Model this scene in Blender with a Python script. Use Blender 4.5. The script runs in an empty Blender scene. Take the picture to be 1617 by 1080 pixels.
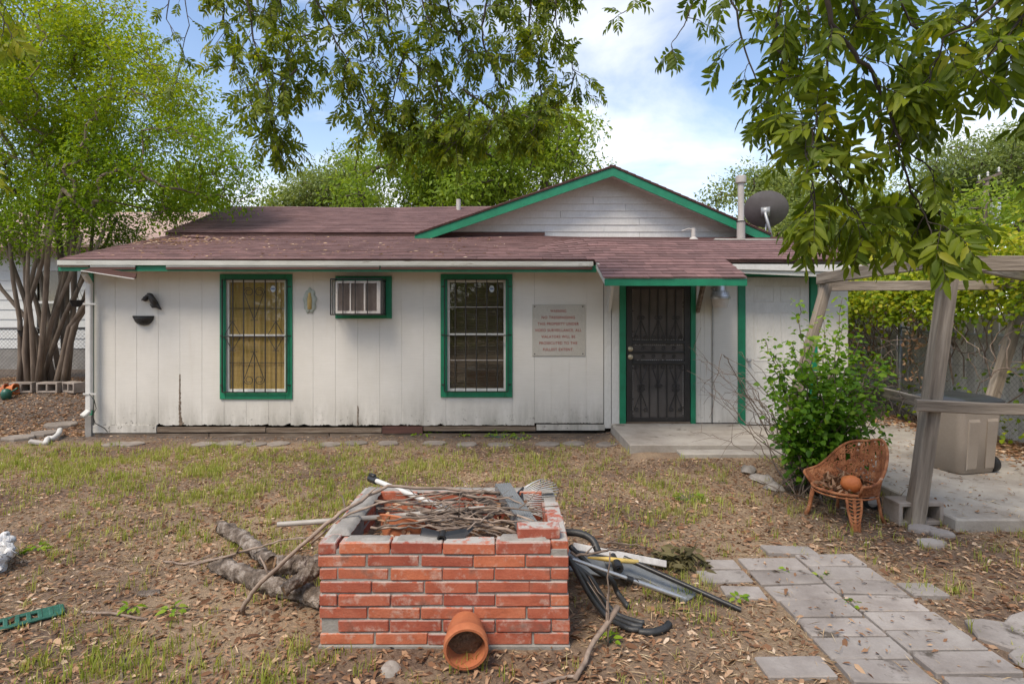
import bpy, bmesh, math, random
import numpy as np
from mathutils import Vector, Matrix, Euler, noise

# ------------------------------------------------------------------ camera, sky, sun, exposure
S = bpy.context.scene
COL = S.collection
F, HX, HY, CAMZ = 900.0, 808.5, 500.0, 1.75          # focal length in photo pixels, horizon, eye height
cam = bpy.data.cameras.new('camera'); camo = bpy.data.objects.new('camera', cam); COL.objects.link(camo)
camo.location = (0, 0, CAMZ); camo.rotation_euler = (math.radians(90), 0, 0)
cam.sensor_width = 36; cam.lens = F / 1617 * 36; cam.shift_y = -(540 - HY) / 1617
cam.clip_start = 0.05; cam.clip_end = 2000
S.camera = camo

SUN_EL, SUN_AZ = math.radians(56), math.radians(215)   # azimuth clockwise from +Y: behind the camera, to the left
world = bpy.data.worlds.new('World'); S.world = world; world.use_nodes = True
wn, wl = world.node_tree.nodes, world.node_tree.links
wn.clear()
wo = wn.new('ShaderNodeOutputWorld'); bg = wn.new('ShaderNodeBackground'); bg.inputs['Strength'].default_value = 0.085
sky = wn.new('ShaderNodeTexSky'); sky.sky_type = 'NISHITA'; sky.sun_disc = False
sky.sun_elevation = SUN_EL; sky.sun_rotation = SUN_AZ; sky.air_density = 1.0; sky.dust_density = 0.6; sky.ozone_density = 1.6
tc = wn.new('ShaderNodeTexCoord'); sep = wn.new('ShaderNodeSeparateXYZ'); wl.new(tc.outputs['Generated'], sep.inputs[0])
def wmath(op, a, b=None, clamp=False):
    n = wn.new('ShaderNodeMath'); n.operation = op; n.use_clamp = clamp
    for i, q in enumerate((a, b)):
        if q is None: continue
        if isinstance(q, (int, float)): n.inputs[i].default_value = q
        else: wl.new(q, n.inputs[i])
    return n.outputs[0]
den = wmath('ADD', wmath('MAXIMUM', sep.outputs['Z'], 0.0), 0.22)
comb = wn.new('ShaderNodeCombineXYZ')
wl.new(wmath('DIVIDE', sep.outputs['X'], den), comb.inputs[0]); wl.new(wmath('DIVIDE', sep.outputs['Y'], den), comb.inputs[1])
cmap = wn.new('ShaderNodeMapping'); cmap.inputs['Scale'].default_value = (0.8, 1.25, 1); cmap.inputs['Location'].default_value = (3.1, 1.4, 0)
wl.new(comb.outputs[0], cmap.inputs[0])
cn = wn.new('ShaderNodeTexNoise'); cn.inputs['Scale'].default_value = 1.1; cn.inputs['Detail'].default_value = 7; cn.inputs['Roughness'].default_value = 0.55; cn.inputs['Distortion'].default_value = 0.5
wl.new(cmap.outputs[0], cn.inputs['Vector'])
cr = wn.new('ShaderNodeValToRGB'); cr.color_ramp.elements[0].position = 0.44; cr.color_ramp.elements[1].position = 0.72
wl.new(cn.outputs[0], cr.inputs[0])
hz = wmath('POWER', wmath('SUBTRACT', 1.0, wmath('MAXIMUM', sep.outputs['Z'], 0.0), True), 6.0)   # thin cloud thickens towards the horizon
cf = wmath('MINIMUM', wmath('ADD', wmath('MULTIPLY', cr.outputs[0], 0.85), wmath('MULTIPLY', hz, 0.75)), 0.95, True)
mixc = wn.new('ShaderNodeMixRGB'); mixc.inputs[2].default_value = (6.3, 6.2, 6.1, 1)
wl.new(cf, mixc.inputs[0]); wl.new(sky.outputs[0], mixc.inputs[1]); wl.new(mixc.outputs[0], bg.inputs['Color']); wl.new(bg.outputs[0], wo.inputs['Surface'])

sl = bpy.data.lights.new('sun', 'SUN'); sl.energy = 1.5; sl.angle = math.radians(22); sl.color = (1.0, 0.88, 0.72)
so = bpy.data.objects.new('sun', sl); COL.objects.link(so)
sd = Vector((math.sin(SUN_AZ) * math.cos(SUN_EL), math.cos(SUN_AZ) * math.cos(SUN_EL), math.sin(SUN_EL)))
so.rotation_euler = sd.to_track_quat('Z', 'Y').to_euler(); so.location = sd * 30
S.view_settings.view_transform = 'Standard'; S.view_settings.look = 'None'; S.view_settings.gamma = 1
S.view_settings.exposure = 1.5
S.render.engine = 'CYCLES'
try:
    S.cycles.transparent_max_bounces = 24; S.cycles.max_bounces = 8
except Exception: pass

# ------------------------------------------------------------------ helpers
R = random.Random(7)
NP = np.random.default_rng(11)
W = {}
def V(*a): return Vector(a)
def P(px, py, Y): return Vector(((px - HX) * Y / F, Y, CAMZ - (py - HY) * Y / F))
def sm(a, b, x):
    t = np.clip((x - a) / (b - a), 0, 1); return t * t * (3 - 2 * t)
def gz(x, y):                                   # height of the ground
    h = 0.42 * sm(8.7, 11.2, y)
    h = h + 0.1 * sm(5.9, 7.0, y) * sm(0.9, 1.7, x) * (1 - sm(8.6, 9.0, y))
    h = h + 0.012 * np.sin(x * 1.7 + y * 0.6) * np.cos(y * 1.3 - x * 0.4)
    return h
def G(px, py, lift=0.0):
    Y = F * CAMZ / (py - HY); X = 0.0
    for _ in range(12):
        X = (px - HX) * Y / F; Y = F * (CAMZ - float(gz(X, Y))) / (py - HY)
    return Vector((X, Y, float(gz(X, Y)) + lift))

def tag(o, label=None, cat=None, group=None, kind=None):
    if label: o['label'] = label
    if cat: o['category'] = cat
    if group: o['group'] = group
    if kind: o['kind'] = kind
    return o
def link(o, parent=None, wloc=(0, 0, 0)):
    COL.objects.link(o); wloc = Vector(wloc); W[o.name] = wloc
    if parent is not None:
        o.parent = parent; o.location = wloc - W[parent.name]
    else: o.location = wloc
    return o
def thing(name, label, cat, loc, group=None):
    return tag(link(bpy.data.objects.new(name, None), None, loc), label, cat, group)
def part_empty(name, parent, loc):
    return link(bpy.data.objects.new(name, None), parent, loc)
def put(name, mesh, wloc, parent=None, rot=(0, 0, 0), scale=(1, 1, 1)):     # an object on shared mesh data
    o = bpy.data.objects.new(name, mesh); link(o, parent, wloc)
    o.rotation_euler = rot; o.scale = scale
    return o
def rmat(rx=0, ry=0, rz=0): return Euler((rx, ry, rz)).to_matrix()
def frame(d, up=(0, 0, 1)):                      # matrix whose X axis runs along d
    d = Vector(d).normalized(); up = Vector(up)
    if abs(d.dot(up)) > 0.98: up = Vector((0, 1, 0))
    y = up.cross(d).normalized(); z = d.cross(y)
    return Matrix((d, y, z)).transposed()
class MB:
    def __init__(s): s.v = []; s.f = []
    def add(s, vs, fs):
        n = len(s.v); s.v += [Vector(q) for q in vs]; s.f += [tuple(i + n for i in f) for f in fs]; return s
    def box(s, c, size, rot=None, ch=0.0):
        hx, hy, hz_ = size[0] / 2, size[1] / 2, size[2] / 2; c = Vector(c); vs = []; fs = []
        if ch <= 0:
            for sz in (-1, 1):
                for sy in (-1, 1):
                    for sx in (-1, 1): vs.append(Vector((sx * hx, sy * hy, sz * hz_)))
            fs = [(0, 2, 3, 1), (4, 5, 7, 6), (0, 1, 5, 4), (2, 6, 7, 3), (0, 4, 6, 2), (1, 3, 7, 5)]
        else:
            ch = min(ch, hx * .9, hy * .9, hz_ * .9); idx = {}
            for sx in (-1, 1):
                for sy in (-1, 1):
                    for sz in (-1, 1):
                        for a in range(3):
                            q = [sx * (hx - ch), sy * (hy - ch), sz * (hz_ - ch)]; q[a] = (sx * hx, sy * hy, sz * hz_)[a]
                            idx[(sx, sy, sz, a)] = len(vs); vs.append(Vector(q))
            for sgn in (-1, 1):
                for a in range(3):
                    b, c2 = (a + 1) % 3, (a + 2) % 3; ring = []
                    for u, w in ((-1, -1), (1, -1), (1, 1), (-1, 1)):
                        k = [0, 0, 0]; k[a] = sgn; k[b] = u; k[c2] = w; ring.append(idx[(k[0], k[1], k[2], a)])
                    fs.append(tuple(ring if sgn > 0 else ring[::-1]))
            for a in range(3):
                b, c2 = (a + 1) % 3, (a + 2) % 3
                for u in (-1, 1):
                    for w in (-1, 1):
                        k1 = [0, 0, 0]; k1[b] = u; k1[c2] = w; k2 = list(k1); k1[a] = -1; k2[a] = 1
                        q = (idx[(*k1, b)], idx[(*k2, b)], idx[(*k2, c2)], idx[(*k1, c2)])
                        fs.append(q if u * w > 0 else q[::-1])
            for sx in (-1, 1):
                for sy in (-1, 1):
                    for sz in (-1, 1):
                        q = (idx[(sx, sy, sz, 0)], idx[(sx, sy, sz, 1)], idx[(sx, sy, sz, 2)])
                        fs.append(q if sx * sy * sz > 0 else q[::-1])
        if rot is not None: vs = [rot @ q for q in vs]
        return s.add([q + c for q in vs], fs)
    def bx(s, x0, x1, y0, y1, z0, z1, ch=0.0):
        return s.box(((x0 + x1) / 2, (y0 + y1) / 2, (z0 + z1) / 2), (abs(x1 - x0), abs(y1 - y0), abs(z1 - z0)), None, ch)
    def beam(s, a, b, w, h, up=(0, 0, 1), ch=0.0):
        a, b = Vector(a), Vector(b)
        return s.box((a + b) / 2, ((b - a).length, w, h), frame(b - a, up), ch)
    def tube(s, pts, rad, n=6, cap=True):
        pts = [Vector(p) for p in pts]; m = len(pts)
        if not hasattr(rad, '__len__'): rad = [rad] * m
        base = len(s.v); px = None
        for i, p in enumerate(pts):
            d = (pts[min(i + 1, m - 1)] - pts[max(i - 1, 0)])
            if d.length < 1e-9: d = Vector((0, 0, 1))
            d.normalize()
            if px is None: px = d.orthogonal().normalized()
            else:
                px = px - d * px.dot(d)
                px = px.normalized() if px.length > 1e-6 else d.orthogonal().normalized()
            py = d.cross(px)
            for k in range(n):
                a = 2 * math.pi * k / n
                s.v.append(p + (px * math.cos(a) + py * math.sin(a)) * rad[i])
        for i in range(m - 1):
            for k in range(n):
                k2 = (k + 1) % n
                s.f.append((base + i * n + k, base + i * n + k2, base + (i + 1) * n + k2, base + (i + 1) * n + k))
        if cap and n > 2:
            s.f.append(tuple(base + k for k in range(n))[::-1]); s.f.append(tuple(base + (m - 1) * n + k for k in range(n)))
        return s
    def lathe(s, prof, n=24, M=None, caps=False):
        base = len(s.v); M = M or Matrix.Identity(4); m = len(prof)
        for r, z in prof:
            for k in range(n):
                a = 2 * math.pi * k / n; s.v.append(M @ Vector((r * math.cos(a), r * math.sin(a), z)))
        for i in range(m - 1):
            for k in range(n):
                k2 = (k + 1) % n
                s.f.append((base + i * n + k, base + i * n + k2, base + (i + 1) * n + k2, base + (i + 1) * n + k))
        if caps:
            s.f.append(tuple(base + k for k in range(n))[::-1]); s.f.append(tuple(base + (m - 1) * n + k for k in range(n)))
        return s
    def prism(s, poly, vec):
        vec = Vector(vec); n = len(poly); poly = [Vector(p) for p in poly]
        return s.add(poly + [p + vec for p in poly], [tuple(range(n))[::-1], tuple(range(n, 2 * n))] + [(i, (i + 1) % n, n + (i + 1) % n, n + i) for i in range(n)])
    def mesh(s, name, mat, smooth=False, origin=(0, 0, 0)):
        o = Vector(origin); me = bpy.data.meshes.new(name)
        me.from_pydata([tuple(q - o) for q in s.v], [], s.f); me.update()
        if mat: me.materials.append(mat)
        bm = bmesh.new(); bm.from_mesh(me); bmesh.ops.recalc_face_normals(bm, faces=bm.faces); bm.to_mesh(me); bm.free()
        if smooth:
            me.polygons.foreach_set('use_smooth', [True] * len(me.polygons))
            if smooth == 'auto':
                try: me.set_sharp_from_angle(angle=math.radians(40))
                except Exception: pass
        return me
    def build(s, name, mat, parent=None, smooth=False, kind=None, label=None, cat=None, group=None):
        xs = np.array([tuple(q) for q in s.v]); lo, hi = xs.min(0), xs.max(0)
        og = Vector(((lo[0] + hi[0]) / 2, (lo[1] + hi[1]) / 2, lo[2] if parent is None else (lo[2] + hi[2]) / 2))
        o = bpy.data.objects.new(name, s.mesh(name, mat, smooth, og)); link(o, parent, og)
        return tag(o, label, cat, group, kind)
def rough_mesh(me, amt, freq, seed=0):
    for v in me.vertices:
        q = v.co * freq + Vector((seed * 7.1, seed * 3.3, seed)); v.co += noise.noise_vector(q) * amt
    me.update(); return me
def fastmesh(name, verts, faces, mat, attr=None, smooth=False):
    """verts (n,3) array, faces (m,k) array with one k"""
    me = bpy.data.meshes.new(name); n = len(verts); m, k = faces.shape
    me.vertices.add(n); me.vertices.foreach_set('co', verts.astype(np.float32).ravel())
    me.loops.add(m * k); me.loops.foreach_set('vertex_index', faces.astype(np.int32).ravel())
    me.polygons.add(m); me.polygons.foreach_set('loop_start', np.arange(0, m * k, k, dtype=np.int32))
    me.update(calc_edges=True)
    if attr is not None:
        a = me.attributes.new('rnd', 'FLOAT', 'POINT'); a.data.foreach_set('value', attr.astype(np.float32))
    me.materials.append(mat)
    if smooth: me.polygons.foreach_set('use_smooth', np.ones(m, dtype=bool))
    return me
def nrm(a): return a / np.maximum(np.linalg.norm(a, axis=-1, keepdims=True), 1e-9)
LEAF = {  # (along, across, fold, droop) per vertex, and faces
    'fine': (np.array([(0, 0, 0, 0), (.3, 0, 0, .1), (.68, 0, 0, .45), (1, 0, 0, 1), (.3, .5, .16, .1), (.68, .4, .14, .45), (.3, -.5, .16, .1), (.68, -.4, .14, .45)], float),
             np.array([(0, 6, 1, 1), (6, 7, 2, 1), (7, 3, 2, 2), (0, 1, 4, 4), (1, 2, 5, 4), (2, 3, 5, 5)])),
    'hex': (np.array([(0, 0, 0, 0), (.4, .5, .14, .2), (1, 0, 0, 1), (.4, -.5, .14, .2)], float), np.array([(0, 2, 1), (0, 3, 2)])),
}
def leaves(name, pos, d, up, length, width, mat, rnd, style='hex', droop=0.0, parent=None, kind=None):
    """a mesh of many leaves; pos, d, up (n,3); length, width, rnd (n,)"""
    T, Fc = LEAF[style]; n = len(pos)
    d = nrm(d); side = nrm(np.cross(up, d)); nn = np.cross(d, side)
    L = length[:, None, None]; Wd = width[:, None, None]
    v = pos[:, None, :] + d[:, None, :] * (T[None, :, 0:1] * L) + side[:, None, :] * (T[None, :, 1:2] * Wd) \
        + nn[:, None, :] * (T[None, :, 2:3] * Wd) - nn[:, None, :] * (T[None, :, 3:4] * L * droop)
    k = len(T); v = v.reshape(-1, 3)
    if style == 'fine':
        tri = []
        for f in Fc:
            tri.append((f[0], f[1], f[2]))
            if f[3] != f[2]: tri.append((f[0], f[2], f[3]))
        Fc = np.array(tri)
    f = (Fc[None] + (np.arange(n) * k)[:, None, None]).reshape(-1, Fc.shape[1])
    og = np.array([v[:, 0].mean(), v[:, 1].mean(), v[:, 2].min() if parent is None else v[:, 2].mean()])
    me = fastmesh(name, v - og, f, mat, np.repeat(rnd, k))
    o = bpy.data.objects.new(name, me); link(o, parent, og)
    return tag(o, kind=kind)

# ------------------------------------------------------------------ materials
def newmat(name):
    m = bpy.data.materials.new(name); m.use_nodes = True; nt = m.node_tree; nt.nodes.clear()
    out = nt.nodes.new('ShaderNodeOutputMaterial'); b = nt.nodes.new('ShaderNodeBsdfPrincipled')
    nt.links.new(b.outputs[0], out.inputs['Surface']); return m, nt, b, out
def nd(nt, t, **kw):
    n = nt.nodes.new(t)
    for k, v in kw.items():
        if k in n.inputs.keys(): n.inputs[k].default_value = v
        else: setattr(n, k, v)
    return n
def noisen(nt, vec, scale, detail=5, rough=.6, dist=0.0):
    n = nd(nt, 'ShaderNodeTexNoise', Scale=scale, Detail=detail, Roughness=rough, Distortion=dist); nt.links.new(vec, n.inputs['Vector']); return n.outputs[0]
def ramp(nt, fac, stops):
    r = nt.nodes.new('ShaderNodeValToRGB'); e = r.color_ramp.elements
    while len(e) < len(stops): e.new(0.5)
    for i, (p, c) in enumerate(stops):
        e[i].position = p; e[i].color = (*c, 1) if hasattr(c, '__len__') else (c, c, c, 1)
    nt.links.new(fac, r.inputs[0]); return r.outputs[0]
def mix(nt, fac, a, b, mode='MIX'):
    n = nt.nodes.new('ShaderNodeMixRGB'); n.blend_type = mode
    for i, q in enumerate((fac, a, b)):
        if isinstance(q, (int, float)): n.inputs[i].default_value = q
        elif isinstance(q, tuple): n.inputs[i].default_value = (*q, 1)
        else: nt.links.new(q, n.inputs[i])
    return n.outputs[0]
def mth(nt, op, a, b=0.0, clamp=False):
    n = nt.nodes.new('ShaderNodeMath'); n.operation = op; n.use_clamp = clamp
    for i, q in enumerate((a, b)):
        if isinstance(q, (int, float)): n.inputs[i].default_value = q
        else: nt.links.new(q, n.inputs[i])
    return n.outputs[0]
def coords(nt, scale=(1, 1, 1), kind='Object'):
    t = nt.nodes.new('ShaderNodeTexCoord'); m = nt.nodes.new('ShaderNodeMapping'); m.inputs['Scale'].default_value = scale
    if kind == 'World':
        g = nt.nodes.new('ShaderNodeNewGeometry'); nt.links.new(g.outputs['Position'], m.inputs[0])
    else: nt.links.new(t.outputs[kind], m.inputs[0])
    return m.outputs[0]
def objrand(nt):
    return nt.nodes.new('ShaderNodeObjectInfo').outputs['Random']
def bump(nt, b, h, strength=.3, dist=.01):
    n = nd(nt, 'ShaderNodeBump', Strength=strength, Distance=dist); nt.links.new(h, n.inputs['Height']); nt.links.new(n.outputs[0], b.inputs['Normal'])
def pmat(name, cols, scale=4, rough=.7, bmp=.2, bscale=None, stretch=(1, 1, 1), detail=6, metal=0.0, orand=0.0, dist=.006, kind='Object', rvar=.15, spots=None):
    """mottled surface: cols is a list of (position, colour); spots = (colour, scale, threshold)"""
    m, nt, b, out = newmat(name); v = coords(nt, stretch, kind)
    if orand:
        oi = objrand(nt); ad = nt.nodes.new('ShaderNodeVectorMath'); ad.operation = 'ADD'
        sc = nt.nodes.new('ShaderNodeVectorMath'); sc.operation = 'SCALE'; sc.inputs[0].default_value = (17, 31, 23); nt.links.new(oi, sc.inputs['Scale'])
        nt.links.new(v, ad.inputs[0]); nt.links.new(sc.outputs[0], ad.inputs[1]); v = ad.outputs[0]
    n1 = noisen(nt, v, scale, detail); c = ramp(nt, n1, cols)
    n2 = noisen(nt, v, bscale or scale * 6, 4, .65)
    if spots:
        s = ramp(nt, noisen(nt, v, spots[1], 5, .65), [(spots[2], 0), (min(spots[2] + .09, 1), 1)]); c = mix(nt, s, c, spots[0])
    c = mix(nt, .35, c, ramp(nt, n2, [(.25, .55), (.75, 1.0)]), 'MULTIPLY')
    if orand:
        hs = nt.nodes.new('ShaderNodeHueSaturation'); nt.links.new(c, hs.inputs['Color'])
        nt.links.new(mth(nt, 'ADD', mth(nt, 'MULTIPLY', oi, orand), 1 - orand / 2), hs.inputs['Value']); c = hs.outputs[0]
    nt.links.new(c, b.inputs['Base Color'])
    nt.links.new(mth(nt, 'ADD', mth(nt, 'MULTIPLY', n2, rvar), rough - rvar / 2, True), b.inputs['Roughness'])
    b.inputs['Metallic'].default_value = metal
    if bmp: bump(nt, b, n2, bmp, dist)
    return m
def leafmat(name, stops, trans=.4, rough=.45):
    m, nt, b, out = newmat(name)
    a = nt.nodes.new('ShaderNodeAttribute'); a.attribute_name = 'rnd'
    c = ramp(nt, a.outputs['Fac'], stops); nt.links.new(c, b.inputs['Base Color']); b.inputs['Roughness'].default_value = rough; b.inputs['Specular IOR Level'].default_value = .25
    t = nt.nodes.new('ShaderNodeBsdfTranslucent'); c2 = mix(nt, 1.0, c, (1.25, 1.2, .6), 'MULTIPLY'); nt.links.new(c2, t.inputs[0])
    ms = nt.nodes.new('ShaderNodeMixShader'); ms.inputs[0].default_value = trans
    nt.links.new(b.outputs[0], ms.inputs[1]); nt.links.new(t.outputs[0], ms.inputs[2]); nt.links.new(ms.outputs[0], out.inputs['Surface'])
    return m
M = {}
def white_wall():
    m, nt, b, out = newmat('painted_siding'); w = coords(nt, (1, 1, 1), 'World'); ws = coords(nt, (1.2, 1, 26), 'World')
    g = noisen(nt, ws, 5, 5, .6); base = ramp(nt, noisen(nt, w, 1.3, 5), [(.3, (.575, .55, .505)), (.7, (.645, .62, .58))])
    base = mix(nt, .5, base, ramp(nt, g, [(.3, .86), (.7, 1.0)]), 'MULTIPLY')
    sp = nt.nodes.new('ShaderNodeSeparateXYZ'); nt.links.new(w, sp.inputs[0])
    wv = coords(nt, (1.6, 1, .35), 'World')
    h = mth(nt, 'SUBTRACT', 1.0, mth(nt, 'DIVIDE', mth(nt, 'SUBTRACT', sp.outputs['Z'], .16), .62), True)      # splashed mud and mildew near the ground
    sh = mth(nt, 'MULTIPLY', mth(nt, 'POWER', h, 1.6), ramp(nt, noisen(nt, wv, 2.2, 8, .72), [(.36, 0), (.66, 1)]))
    base = mix(nt, mth(nt, 'MULTIPLY', sh, .8), base, (.20, .185, .155))
    pk = mth(nt, 'MULTIPLY', mth(nt, 'POWER', h, 4.0), ramp(nt, noisen(nt, w, 14, 6, .7), [(.60, 0), (.66, 1)]))   # paint peeled to dark wood
    base = mix(nt, pk, base, (.035, .028, .022))
    st = ramp(nt, noisen(nt, coords(nt, (9, 1, .5), 'World'), 1.0, 5, .6), [(.6, 0), (.8, 1)])
    base = mix(nt, mth(nt, 'MULTIPLY', st, .22), base, (.45, .40, .31))
    sf = ramp(nt, noisen(nt, w, 55, 3, .6), [(.70, 0), (.74, 1)]); base = mix(nt, mth(nt, 'MULTIPLY', sf, .35), base, (.25, .23, .2))
    nt.links.new(base, b.inputs['Base Color']); b.inputs['Roughness'].default_value = .62; bump(nt, b, g, .35, .004); return m
M['wall'] = white_wall()
M['white'] = pmat('white_paint', [(.3, (.55, .54, .51)), (.7, (.65, .64, .62))], 3, .5, .12, 40, (1, 1, .4), spots=((.40, .37, .32), 6, .68))
M['green'] = pmat('green_paint', [(.3, (.004, .15, .075)), (.7, (.008, .22, .11))], 5, .5, .2, 60, spots=((.006, .08, .05), 9, .66))
M['oldfascia'] = pmat('weathered_fascia', [(.3, (.40, .41, .37)), (.7, (.58, .58, .54))], 4, .7, .3, 40, (.4, 1, 3), spots=((.24, .21, .17), 7, .62))
M['brownwood'] = pmat('brown_painted_wood', [(.3, (.055, .022, .018)), (.7, (.13, .055, .04))], 5, .7, .4, 50, (.5, 1, 4))
M['rotwood'] = pmat('rotten_wood', [(.25, (.06, .042, .03)), (.5, (.17, .125, .09)), (.75, (.34, .28, .22))], 5, .9, .9, 30, (.35, 1, 5), dist=.012)
M['shingle'] = pmat('asphalt_shingle', [(.3, (.125, .066, .062)), (.7, (.205, .115, .108))], 7, .9, .55, 160, orand=.5, dist=.004)
M['shingle_w'] = pmat('asphalt_shingle_field', [(.25, (.105, .054, .051)), (.75, (.21, .12, .112))], 2.6, .9, .55, 160, (1, 1, 1), kind='World', dist=.004)
M['dark'] = pmat('dark_interior', [(.3, (.012, .011, .01)), (.7, (.02, .018, .016))], 3, .9, 0)  # near-black colour stands in for the shade behind siding and openings
M['iron'] = pmat('black_iron', [(.3, (.012, .011, .011)), (.7, (.03, .026, .025))], 12, .5, .2, 80)
M['doorblack'] = pmat('black_door_metal', [(.3, (.014, .012, .012)), (.7, (.03, .026, .024))], 6, .5, .15, 60, spots=((.07, .062, .055), 5, .66))
M['concrete'] = pmat('concrete', [(.3, (.24, .21, .18)), (.5, (.33, .30, .265)), (.7, (.42, .39, .345))], 2.2, .9, .45, 45, kind='World', spots=((.15, .125, .10), 3.5, .60))
M['paver'] = pmat('paver_concrete', [(.28, (.215, .185, .165)), (.5, (.315, .28, .255)), (.72, (.40, .365, .335))], 3.5, .92, .5, 70, orand=.3, spots=((.10, .082, .066), 6, .60))
M['step'] = pmat('stepping_stone', [(.3, (.17, .142, .12)), (.7, (.29, .25, .215))], 5, .9, .5, 50, orand=.3)
M['block'] = pmat('cinder_block', [(.3, (.20, .165, .14)), (.7, (.36, .31, .27))], 5, .95, .7, 90, orand=.2)
M['rock'] = pmat('rock', [(.3, (.19, .165, .14)), (.7, (.38, .345, .31))], 6, .9, .8, 30, orand=.3)
M['wood'] = pmat('weathered_timber', [(.25, (.085, .066, .05)), (.5, (.25, .205, .16)), (.75, (.44, .38, .31))], 3, .85, .9, 12, (.35, 5, 5), detail=8, orand=.2, dist=.008, spots=((.13, .14, .09), 2, .68))
M['bark'] = pmat('log_bark', [(.3, (.05, .036, .028)), (.48, (.17, .13, .10)), (.64, (.42, .36, .31))], 13, .95, 1.0, 45, (1, 1, 1), detail=10, dist=.03, spots=((.50, .44, .38), 6, .64))
M['endgrain'] = pmat('cut_end_grain', [(.3, (.13, .075, .04)), (.7, (.32, .20, .11))], 20, .9, .6, 60)
M['tine'] = pmat('steel_tine', [(.3, (.42, .42, .41)), (.7, (.58, .58, .57))], 8, .4, .1, 60, metal=.2)
M['twig'] = pmat('dead_twig', [(.3, (.13, .09, .068)), (.7, (.34, .265, .21))], 12, .9, .5, 60, orand=.6)
M['trunk'] = pmat('tree_bark', [(.3, (.075, .058, .045)), (.7, (.19, .15, .12))], 6, .95, .9, 20, (1, 1, .3), dist=.02)
M['myrtle'] = pmat('smooth_bark', [(.3, (.13, .095, .07)), (.55, (.21, .16, .12)), (.75, (.33, .27, .22))], 5, .8, .5, 16, (2, 2, .4))
M['branch'] = pmat('dark_branch', [(.3, (.035, .026, .022)), (.7, (.09, .07, .06))], 10, .9, .4, 50)
M['terracotta'] = pmat('terracotta', [(.3, (.36, .105, .04)), (.7, (.50, .175, .075))], 7, .8, .2, 60, spots=((.42, .25, .17), 5, .66))
M['blackplastic'] = pmat('black_plastic', [(.3, (.012, .012, .013)), (.7, (.028, .028, .03))], 8, .38, .1, 60)
M['rubber'] = pmat('black_hose_rubber', [(.3, (.015, .016, .017)), (.7, (.04, .042, .044))], 9, .5, .3, 60, spots=((.12, .11, .10), 12, .70))
M['greyplastic'] = pmat('grey_plastic', [(.3, (.12, .13, .135)), (.7, (.20, .21, .215))], 5, .45, .15, 40)
M['pvc'] = pmat('pvc_pipe', [(.3, (.30, .265, .23)), (.7, (.40, .37, .33))], 6, .5, .1, 50, spots=((.20, .16, .13), 8, .68))
M['alu'] = pmat('aluminium', [(.3, (.42, .43, .44)), (.7, (.60, .61, .62))], 6, .42, .15, 60, metal=.7)
M['galv'] = pmat('galvanised_steel', [(.3, (.30, .31, .32)), (.7, (.46, .47, .48))], 9, .5, .2, 60, metal=.5)
M['fencewire'] = pmat('fence_wire', [(.3, (.12, .115, .11)), (.7, (.22, .21, .20))], 9, .6, 0, metal=.3)
M['yellow'] = pmat('yellow_fibreglass', [(.3, (.62, .42, .09)), (.7, (.72, .55, .2))], 6, .5, .15, 40)
M['bin'] = pmat('taupe_plastic', [(.3, (.31, .26, .215)), (.7, (.37, .315, .265))], 2.5, .5, .08, 60, spots=((.22, .18, .15), 3, .72))
M['binlid'] = pmat('grey_lid_plastic', [(.3, (.03, .032, .036)), (.7, (.05, .053, .058))], 4, .32, .05, 60)
M['rust'] = pmat('rusty_iron', [(.25, (.12, .035, .015)), (.5, (.36, .13, .05)), (.75, (.56, .26, .12))], 14, .9, .8, 60, dist=.006, spots=((.55, .42, .33), 20, .64))
M['orange'] = pmat('orange_clay', [(.3, (.50, .13, .03)), (.7, (.66, .21, .06))], 6, .6, .2, 50)
M['sign'] = pmat('sign_metal', [(.3, (.40, .375, .33)), (.7, (.48, .455, .41))], 2, .35, .05, 40)
M['red'] = pmat('red_letter_paint', [(.3, (.26, .045, .035)), (.7, (.34, .06, .045))], 8, .6, 0)
M['curtain'] = pmat('ochre_curtain', [(.3, (.40, .27, .085)), (.7, (.52, .37, .14))], 2.5, .9, .3, 60, (1, 1, 12))
M['blind'] = pmat('brown_blind_slats', [(.3, (.14, .115, .08)), (.7, (.24, .20, .15))], 2, .7, .2, 60)
M['acwhite'] = pmat('aged_beige_plastic', [(.3, (.46, .42, .39)), (.7, (.60, .56, .53))], 6, .5, .1, 60, spots=((.16, .12, .1), 9, .66))
M['acgrille'] = pmat('dusty_grille', [(.3, (.16, .125, .115)), (.7, (.26, .215, .2))], 8, .6, .2, 80)
M['plaque'] = pmat('pale_green_plaster', [(.3, (.36, .40, .35)), (.7, (.50, .53, .47))], 20, .8, .8, 60)
M['gold'] = pmat('yellow_plaster', [(.3, (.50, .34, .11)), (.7, (.62, .46, .2))], 20, .7, .5, 60)
M['sticker'] = pmat('pale_sticker', [(.3, (.52, .58, .66)), (.7, (.66, .70, .76))], 30, .4, 0)
M['stickerblue'] = pmat('blue_sticker_print', [(.3, (.10, .16, .32)), (.7, (.16, .24, .42))], 30, .4, 0)
M['brass'] = pmat('dull_brass', [(.3, (.36, .30, .20)), (.7, (.52, .45, .33))], 9, .4, .1, 60, metal=.7)
M['edging'] = pmat('green_plastic_edging', [(.3, (.015, .085, .06)), (.7, (.03, .13, .09))], 6, .4, .15, 50)
M['bag'] = pmat('white_plastic_bag', [(.3, (.66, .65, .64)), (.7, (.76, .75, .74))], 7, .4, .9, 16, dist=.03)
M['dish'] = pmat('grey_dish_paint', [(.3, (.115, .105, .105)), (.7, (.16, .15, .15))], 4, .45, .05, 60)
M['pipegrey'] = pmat('vent_pipe_metal', [(.3, (.36, .335, .31)), (.7, (.50, .475, .45))], 5, .6, .2, 50, (1, 1, .4), spots=((.26, .21, .18), 6, .66))
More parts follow.
